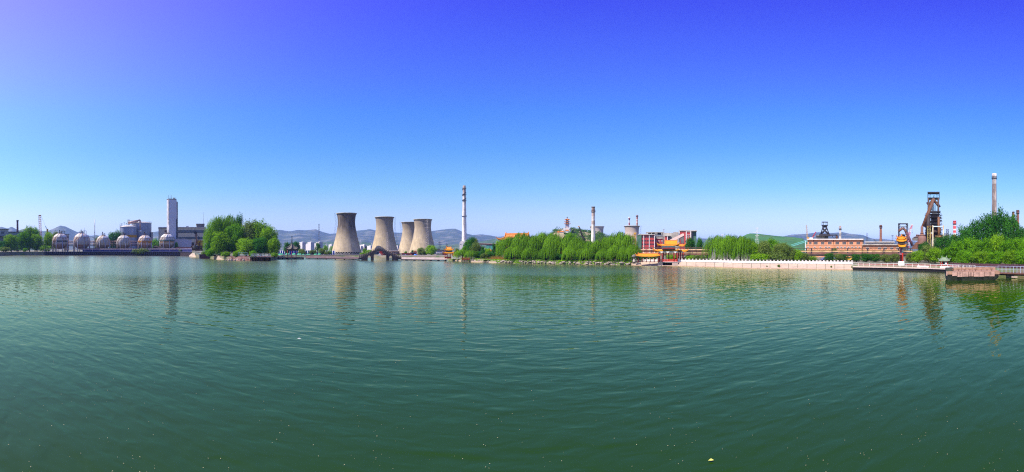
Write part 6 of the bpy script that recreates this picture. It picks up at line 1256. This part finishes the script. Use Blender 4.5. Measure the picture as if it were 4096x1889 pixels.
wf = M('flaking_cream_paint', (.62, .57, .42), var=.25, streak=((.4, .2, .06), 1.2, .2, .6))
t = T('gantry_frame', 'cream painted gantry with two thick posts in front of the huge blast furnace', 'gantry', 3752, 150)
for p in (3731.5, 3773.5): t.part('gantry_post', MB().box(t.x(p - 2.2), t.x(p + 2.2), -.2, .3, 0, t.z(902)), wf)
t.part('cross_beam', MB().box(t.x(3733), t.x(3772), -.1, .2, t.z(908), t.z(904.5)).box(t.x(3722), t.x(3731), -.1, .2, t.z(934), t.z(931)), M('turquoise_pale', (.5, .62, .66)))
t = T('yellow_stair_tower', 'slim yellow lattice stair tower left of the cream gantry', 'lattice tower', 3716, 150); t.part('lattice', MB().lattice((0, 0, 0), (0, 0, t.z(905)), 1.25, 1.25, 9, .07), M('stair_yellow', (.5, .42, .12), var=.3)); t.part('top_platform', MB().box(t.x(3707), t.x(3730), -.7, .8, t.z(906), t.z(904.6)), rusto)
t = T('dust_catcher', 'big brown bulging dust catcher vessel left of the huge blast furnace', 'vessel', 3688, 150); s = t.s
t.part('vessel', MB().lathe([(17.5 * s, t.z(990)), (17.5 * s, t.z(956)), (16.5 * s, t.z(949)), (12 * s, t.z(943)), (7 * s, t.z(938)), (5.6 * s, t.z(933)), (5.6 * s, t.z(908)), (4.5 * s, t.z(905)), (.05, t.z(904))], 28), M('dust_catcher_rust', (.2, .105, .085), rough=.7, var=.25, vs=.6))
t.part('collar_band', MB().lathe([(5.8 * s, t.z(934)), (8 * s, t.z(934)), (8 * s, t.z(931.5)), (5.8 * s, t.z(931.5))], 20).lathe([(10 * s, t.z(941)), (14 * s, t.z(941)), (14 * s, t.z(939.4)), (8 * s, t.z(939.4))], 20), rusto)
t.part('side_pipe', MB().cyl(t.P(3664, 942, 0), t.P(3676, 942, 0), 3.6 * s, 3.6 * s, 12), rb); t.part('foot_platform', MB().box(t.x(3658), t.x(3694), -2.4, 2.4, t.z(977), t.z(975.5)), rusto)
t.part('support_skirt', MB().cyl((0, 0, 0), (0, 0, t.z(990)), 14 * s, 16 * s, 14), concd)
t = T('gas_duct_house', 'dull metal duct house with a sloping hood left of the dust catcher', 'machinery', 3665, 158)
t.part('duct', MB().prism([t.P(3647, 955)[::2], t.P(3655, 949)[::2], t.P(3685, 950)[::2], t.P(3685, 964)[::2], t.P(3650, 962)[::2]], 0, 3), concd); t.part('hood', MB().prism([t.P(3643, 996)[::2], t.P(3668, 966)[::2], t.P(3680, 966)[::2], t.P(3680, 998)[::2]], -.5, 3), rust); t.part('duct_lid', MB().prism([t.P(3655, 949)[::2], t.P(3685, 949.5)[::2], t.P(3685, 946)[::2], t.P(3660, 946)[::2]], -.2, 3.2), rb)
for p in (3650, 3656): t.box('duct_leg', steeld, p - .6, p + .6, 962, 1030, .4, 1)
t = T('charging_frame', 'small dark frame tower right of the huge blast furnace', 'frame tower', 3790, 190); t.part('frame', MB().lattice(t.P(3790, 960), t.P(3790, 918), 1.0, 1.0, 4, .1).box(t.x(3770), t.x(3795), 0, 1, t.z(936), t.z(934)), blk); t.box('base_block', concd, 3778, 3797, 938, 1030, 0, 4)
chimney(3818.5, 270, 885, 1000, 12, 13, M('red_white_stack', (.6, .1, .1), zr=[(0, (.42, .36, .22)), (12.2, (.72, .1, .12)), (14, (.8, .76, .76)), (15.6, (.72, .1, .12)), (17.2, (.8, .76, .76)), (18.3, (.68, .12, .13)), (20.3, (.8, .5, .5)), (21.4, (.6, .08, .08))], var=.12), 'red and white banded chimney behind the right grove', rings=(897,), cap=(1.5, redp), n=18)
chimney(3977, 225, 697, 1000, 17, 23, M('tall_grey_stack', (.3, .22, .19), var=.3, vs=.35, streak=((.62, .57, .54), .55, .1, .55), zr=[(0, (.55, .5, .47)), (19.4, (.28, .21, .185)), (41.6, (.42, .38, .36))]), 'tall grey chimney rising above the right grove', rings=(715,), cap=(15, M('pale_cap', (.5, .46, .45), var=.15)))
chimney(4071, 225, 843, 1000, 10.5, 12, M('brick_stack_near', (.3, .11, .075), var=.3, brick=((.18, .08, .06), 1.)), 'right-hand thicker brick chimney at the right edge', rings=(853,), cap=(3, rust), n=16); chimney(4053, 235, 849, 1000, 8.6, 10, M('brick_stack_far', (.27, .09, .06), var=.3, brick=((.18, .08, .06), 1.)), 'shorter brick chimney left of the right-edge chimney', cap=(3, rust), n=16)
t = T('edge_works', 'dark reddish works block glimpsed behind the trees at the right edge', 'building', 4085, 200); t.box('walls', brickd, 4058, 4130, 948, 1030, 0, 6); t.box('roof', concd, 4056, 4132, 945, 948, -.5, 6.4); t.box('skylight', white, 4084, 4100, 930, 944, 1, 4)
# deck and rails on the right
dk = [(3411, 97.5), (3500, 95.5), (3600, 92.5), (3700, 89.5), (3790, 86)]
t = T('black_faced_deck', 'wide lakeside deck with a black face, carrying the archway', 'deck', 3600, 92.5, base=0, world=True)
t.part('deck', MB().slab([xy(p, d) for p, d in dk], 8, .68, .85), M('deck_pinkish', (.58, .45, .42), var=.25)); t.part('face', MB().slab([xy(p, d + .25) for p, d in dk], 5, -.6, .66), black); t.part('curb', MB().slab([xy(p, d + .1) for p, d in dk], .4, .85, .96), pink)
rail('white_railing', 'white two-bar railing along the black-faced deck', [(p, d + .3) for p, d in dk] + [(3900, 82)], .9, .85, white, step=1.5, post=.035, mid=(.52,))
t = T('promenade_screen', 'low dark red planter screen with white slabs behind the white railing', 'planter', 3650, 95, base=1.15, world=True)
t.part('wall', MB().slab([xy(p, lerpt(dk, p) + 4) for p in (3430, 3520, 3590)] , .3, .9, 1.45), M('planter_red', (.3, .1, .08), var=.4, vs=2)); t.part('wall', MB().slab([xy(p, lerpt(dk, p) + 4) for p in (3622, 3720, 3790, 3880)], .3, .9, 1.5), M('planter_red', (.3, .1, .08)))
for a, b in ((3668, 3714), (3760, 3798)): t.part('white_slab', MB().slab([xy(a, lerpt(dk, a) + 1), xy(b, lerpt(dk, b) + 1)], .25, .95, 1.3), white)
t = T('ticket_booth', 'small red booth with a green tiled hip roof and a notice board', 'kiosk', 3777, 92, base=1.15); s = t.s
croof(t, 'roof', 42 * s, 2.4, t.z(1040.5), 7 * s, 20 * s, .25, .12, tilegn, tilegn); columns(t, [-14.5 * s, -8 * s, 14 * s], [-.7, .8], 0, t.z(1040.5), .1, redp); t.part('lintel', MB().box(-15 * s, 15 * s, -.8, .9, t.z(1044.5), t.z(1040.8)), redp)
w = t.part('back_wall', MB().box(-7 * s, 13 * s, .6, .75, 0, t.z(1045)), M('grey_green_wall', (.22, .27, .25), var=.2)); t.part('doorway', MB().box(-6 * s, -1.5 * s, .5, .59, 0, t.z(1047)), black); t.part('counter', MB().box(-7 * s, 13 * s, -.5, -.3, 0, .55), whites)
n_ = t.part('notice_board', MB().box(4 * s, 9.5 * s, -.86, -.8, t.z(1056), t.z(1050.5)), white); t.part('red_emblem', MB().box(6 * s, 7.4 * s, -.9, -.87, t.z(1054), t.z(1052.6)).box(6.45 * s, 6.95 * s, -.9, -.868, t.z(1054.5), t.z(1052.1)), redp, n_)
t = T('concrete_barge', 'old pink concrete barge-like platform moored before the right-hand bank', 'barge', 3887, 66, base=0, rot=.12); s = t.s
L = 105 * s; hull = MB(); sec = [(-L, .2, 1.75, 1.9), (-L * .93, -.1, 1.2, 1.75), (-L * .75, -.35, .95, 1.68), (-L * .3, -.5, .85, 1.6), (L * .3, -.5, .85, 1.6), (L * .72, -.3, .95, 1.6), (L * .97, .3, 1.1, 1.6), (L, .75, 1.1, 1.6)]
W_ = 5.0
vs = []
for x, zb, zm, zt in sec:
    k = (1 - (abs(x) / L) ** 6 * .45); y = W_ / 2 * k
    vs += [(x, -y * .72, zb), (x, -y, zm * .72), (x, y, zm * .72), (x, y * .72, zb)]
fs = [(i * 4 + j, (i + 1) * 4 + j, (i + 1) * 4 + (j + 1) % 4, i * 4 + (j + 1) % 4) for i in range(len(sec) - 1) for j in range(4)] + [(0, 1, 2, 3), tuple(len(vs) - 4 + q for q in (3, 2, 1, 0))]
t.part('lower_hull', hull.add(vs, fs), M('wet_mossy_hull', (.055, .06, .045), var=.45, vs=1.5))
pk = M('barge_pink_concrete', (.38, .235, .195), var=.35, vs=1.4, streak=((.1, .06, .05), 1.6, .7, .6), bump=(3, .5))
x0 = -L * .99
seg = [(-1.0, -.79), (-.79, -.6), (-.6, -.4), (-.4, -.19), (-.19, .0), (.0, .2), (.2, .4), (.4, .6), (.6, .8), (.8, 1.0)]
for i, (a, b) in enumerate(seg):
    za = .72 + .12 * (a < -.7) ; g = random.Random(i); y = -W_ / 2 * (1 - (max(abs(a), abs(b))) ** 6 * .42) - .03
    t.part('fender_slab', MB().box(a * L + .03, b * L - .03, y - g.uniform(.02, .12), y + .6, za - g.uniform(0, .08), 1.42 + .1 * (a < -.7)), pk)
t.part('deck_slab', MB().box(-L * .93, L * .99, -W_ / 2 + .5, W_ / 2, 1.0, 1.52), M('barge_deck', (.34, .2, .14), var=.4, vs=1.2, streak=((.2, .12, .08), 1, 1, .5))); t.part('back_parapet', MB().box(-L * .8, L * .99, W_ / 2 - .6, W_ / 2 - .3, 1.52, 1.95), M('barge_deck', (.34, .2, .14)))
t.part('bow_rubble', MB().box(-L * .99, -L * .72, -1.6, 1.6, 1.5, 2.0), M('wet_mossy_hull', (.055, .06, .045)))
for p in (-.76, -.55, -.33, -.12, .08, .3, .52, .7): t.part('mooring_cleat', MB().cyl((p * L, -1.9, 1.5), (p * L, -1.9, 1.85), .05, .05, 6).bar((p * L - .28, -1.9, 1.85), (p * L + .28, -1.9, 1.85), .06), rust)
for p, h in ((-.42, 2.6), (-.26, 2.8), (-.02, 2.5), (.12, 2.6)): t.part('iron_rod', MB().cyl((p * L, -1.5, 1.5), (p * L, -1.5, h), .035, .03, 5), rust)
br = [(3990, 71), (4040, 70), (4096, 69), (4180, 67)]
t = T('steel_footbridge', 'brown footbridge deck with pale blue railing posts at the right edge', 'footbridge', 4045, 70, base=0, world=True)
t.part('deck', MB().slab([xy(p, d) for p, d in br], 2.4, .66, .85), rust); t.part('girder', MB().slab([xy(p, d + .2) for p, d in br], 2.0, .4, .64), black)
t.part('pier', MB().cyl((*xy(4040, 71.5), -1), (*xy(4040, 71.5), .4), .5, .8, 10), concd); t.part('pier_cap', MB().slab([xy(4046, 68.5), xy(4070, 68)], .7, .1, .36), pink); t.part('pier_block', MB().slab([xy(4050, 68.6), xy(4062, 68.4)], .5, -.5, -.02 + .04), pink); t.part('pier_stem', MB().slab([xy(4051, 68.9), xy(4061, 68.8)], .4, .02, .1), concd)
rail('blue_post_railing', 'pale blue posted railing on the brown footbridge at the right edge', [(3992, 71.2), (4040, 70.2), (4096, 69.2), (4170, 67.6)], .85, 1.2, M('pale_blue_rail', (.42, .48, .66), rough=.4), step=.72, post=.035, mid=(.5,))
rail('white_railing', 'white railing behind the moored concrete barge', [(3800, 84), (3850, 79), (3920, 76), (3992, 74)], .95, .8, M('pale_rail', (.62, .66, .75)), step=1.3, post=.03, mid=(.5,))
t = T('back_hedge_wall', 'long dark maroon low wall behind the railings on the right', 'wall', 3950, 90, base=1.1, world=True); t.part('wall', MB().slab([xy(p, d) for p, d in ((3800, 92), (3900, 87), (4000, 84), (4110, 80), (4200, 78))], .5, 1.0, 1.95), M('maroon_low_wall', (.1, .045, .06), var=.45, vs=2.5))
# trees, right half
for a in [('dark', 2760, 950, 46, 150, 'spindly dark tree right of the orange pavilion roof'), ('dark', 2800, 952, 36, 152, 'thin dark tree before the first white gap behind the balustrade'), ('olive', 2830, 975, 30, 148, 'low olive tree left of the long balustrade willows'), ('bush', 2760, 1018, 60, 130, 'bush right beside the pavilion side wing'),
          ('olive', 2795, 1020, 60, 128, 'olive shrub under the pipe bridge right of the pavilion'), ('bush', 2690, 1016, 50, 142, 'green shrubs seen between the pavilion columns'),
          ('willow', 2868, 948, 86, 128, 'first willow behind the long balustrade'), ('willow', 2915, 946, 84, 126, 'second willow behind the long balustrade'), ('dark', 2935, 946, 40, 140, 'dark crown poking above the second balustrade willow'), ('willow', 2962, 950, 84, 124, 'third willow behind the long balustrade'), ('willow', 2995, 958, 60, 125, 'fourth narrower willow before the green hill'),
          ('broad', 3022, 965, 54, 124, 'leafy tree at the foot of the white pylon'), ('olive', 3058, 958, 74, 122, 'pale olive tree right of the white pylon'), ('bright', 3088, 952, 60, 130, 'bright green tree behind the pale olive ones'), ('olive', 3122, 966, 76, 120, 'second pale olive tree behind the balustrade'),
          ('olive', 3152, 978, 60, 119, 'third pale olive tree, lower, before the green hill end'), ('broad', 3185, 996, 60, 120, 'low green tree at the left end of the truss pipe bridge'), ('olive', 3215, 1010, 54, 124, 'olive shrub under the left end of the truss bridge'), ('bush', 3040, 1008, 80, 117, 'low dense undergrowth left part behind the balustrade'),
          ('obush', 3110, 1008, 80, 117, 'low dense undergrowth middle part behind the balustrade'), ('bush', 3245, 1022, 50, 128, 'green shrub left of the first thick bridge post'), ('dark', 3318, 1012, 50, 128, 'dark shrub tree under the pipe bridge, before the peach wall'), ('olive', 3355, 1014, 50, 126, 'olive tree under the middle of the pipe bridge'),
          ('dark', 3375, 1018, 44, 130, 'dark low tree beside the olive one under the pipe bridge'), ('dark', 3425, 1016, 56, 124, 'dark dense shrub tree left under the lantern roof hall'), ('dark', 3465, 1014, 56, 122, 'second dark dense shrub tree under the lantern roof hall'), ('dark', 3500, 1016, 56, 121, 'third dark dense shrub tree under the lantern roof hall'),
          ('olive', 3545, 1016, 56, 118, 'olive shrub tree left of the archway column'), ('olive', 3580, 1014, 44, 117, 'olive shrub tree right against the archway pedestal'), ('olive', 3640, 1010, 40, 116, 'thin olive tree right of the archway'), ('olive', 3338, 990, 30, 150, 'pale sapling growing through the truss before the peach wall'),
          ('dark', 3700, 968, 60, 128, 'dark tree under the foot platform of the dust catcher'), ('olive', 3715, 976, 76, 118, 'soft pale willow-like tree below the cream gantry'), ('broad', 3670, 1000, 60, 112, 'low green tree right of the pipe bridge end'), ('broad', 3740, 990, 80, 108, 'round green tree left behind the ticket booth'),
          ('dark', 3770, 945, 80, 128, 'dark tree right of the cream gantry'), ('dark', 3815, 935, 76, 126, 'dark poplar hiding the foot of the banded chimney'), ('dark', 3860, 905, 80, 122, 'dark poplar with a pointed crown left of the tall grey chimney'), ('dark', 3905, 880, 84, 124, 'high dark poplar left of the tall grey chimney'),
          ('dark', 3960, 850, 90, 124, 'highest dark poplar right before the tall grey chimney'), ('dark', 4005, 838, 84, 122, 'high dark poplar just right of the tall grey chimney'), ('dark', 4045, 862, 80, 120, 'dark poplar in front of the two brick chimneys'), ('dark', 4085, 905, 60, 118, 'dark poplar at the right edge'),
          ('bright', 3830, 960, 92, 104, 'bright plane tree right above the ticket booth'), ('bright', 3885, 945, 92, 102, 'bright plane tree in the left middle of the right grove'), ('bright', 3940, 948, 92, 100, 'bright plane tree in the centre of the right grove'), ('broad', 3990, 935, 96, 100, 'broad green tree below the high poplars'),
          ('bright', 4035, 950, 90, 97, 'bright plane tree in the right part of the right grove'), ('bright', 4085, 945, 90, 95, 'bright plane tree touching the right frame edge'), ('bright', 3860, 1000, 80, 97, 'low leafy tree right of the ticket booth'), ('broad', 3925, 1000, 86, 95, 'low leafy tree behind the barge centre'),
          ('bright', 3985, 1002, 86, 94, 'low leafy tree behind the barge right end'), ('broad', 4045, 1000, 84, 91, 'low leafy tree behind the blue posted railing'), ('bright', 4090, 998, 80, 90, 'low leafy tree at the right frame edge'), ('bright', 3790, 985, 70, 103, 'bright tree directly behind the ticket booth')]:
    tree(*a, group='trees along the right shore')
for k, p in enumerate(range(3830, 4096, 24)):
    t = T('park_tree_trunk', 'slim dark tree trunk in the row under the right-hand plane trees', 'tree trunk', p + (k * 7) % 9, 99 - (k % 3), 'trunks under the plane trees', base=1.1); t.part('trunk', MB().cyl((0, 0, -.1), (.15 * (k % 3 - 1), 0, 2.4), .1, .08, 7), bark)
for p, c, l in ((3352, (.1, .12, .45), 'blue parked car half hidden under the pipe bridge'), (3372, (.6, .6, .62), 'white parked car half hidden under the pipe bridge'), (3393, (.6, .35, .04), 'yellow parked car half hidden beside a bridge post'), (3310, (.12, .13, .3), 'dark blue parked car under the left part of the pipe bridge')):
    t = T('parked_car', l, 'car', p, 136, 'cars parked under the pipe bridge', rot=.3); cm = M('car_paint_%d' % p, c, rough=.3, var=.05)
    t.part('body', MB().prism([(-2.1, .35), (-2.1, .8), (-1.4, .95), (-.8, 1.42), (.9, 1.42), (1.6, .95), (2.1, .85), (2.1, .35)], 0, 1.6), cm); t.part('windows', MB().prism([(-1.2, .97), (-.75, 1.36), (.85, 1.36), (1.35, .97)], -.02, 1.62), glass)
    for x in (-1.3, 1.3):
        for y in (-.02, 1.42): t.part('wheel', MB().cyl((x, y, .33), (x, y + .2, .33), .33, .33, 14), black)
# petals and leaves afloat
g = random.Random(21); fl = MB()
for k in range(900):
    a = g.uniform(-1.3, 1.3); r = 8.6 + 34 * g.random() ** 1.9
    cl_ = g.random() < .5
    x, y = r * sin(a), r * cos(a)
    if cl_: x += 2 * sin(int(a * 9)); y += 1.5 * cos(int(a * 13) * 1.7)
    q = g.uniform(.006, .018); b = g.uniform(0, 3.1); c_, s_ = cos(b) * q, sin(b) * q
    fl.add([(x - c_, y - s_, .03), (x + s_ * .5, y - c_ * .5, .032), (x + c_, y + s_, .03), (x - s_ * .5, y + c_ * .5, .034)], [(0, 1, 2, 3)])
single('floating_petals', fl, M('petal', (.55, .5, .3), var=.4, vs=3), 'pale petals and leaf scraps floating on the near water', 'floating petals', kind='stuff')
for k, (px, py) in enumerate(((1197, 1357), (2844, 1848))):
    d = EYE * FPX / (py - HZ); x, y = xy(px, d); t = T('floating_leaf', ('white leaf scrap floating alone in the left middle of the lake', 'yellow-green leaf floating near the bottom edge right of centre')[k], 'leaf', px, d, base=.03)
    t.part('blade', MB().add([(-.07 - .05 * (k == 0), 0, 0), (0, -.035, .012), (.07 + .05 * (k == 0), 0, .01), (0, .06, .02)], [(0, 1, 2, 3)]), (white, M('leaf_yellow', (.5, .5, .12)))[k])
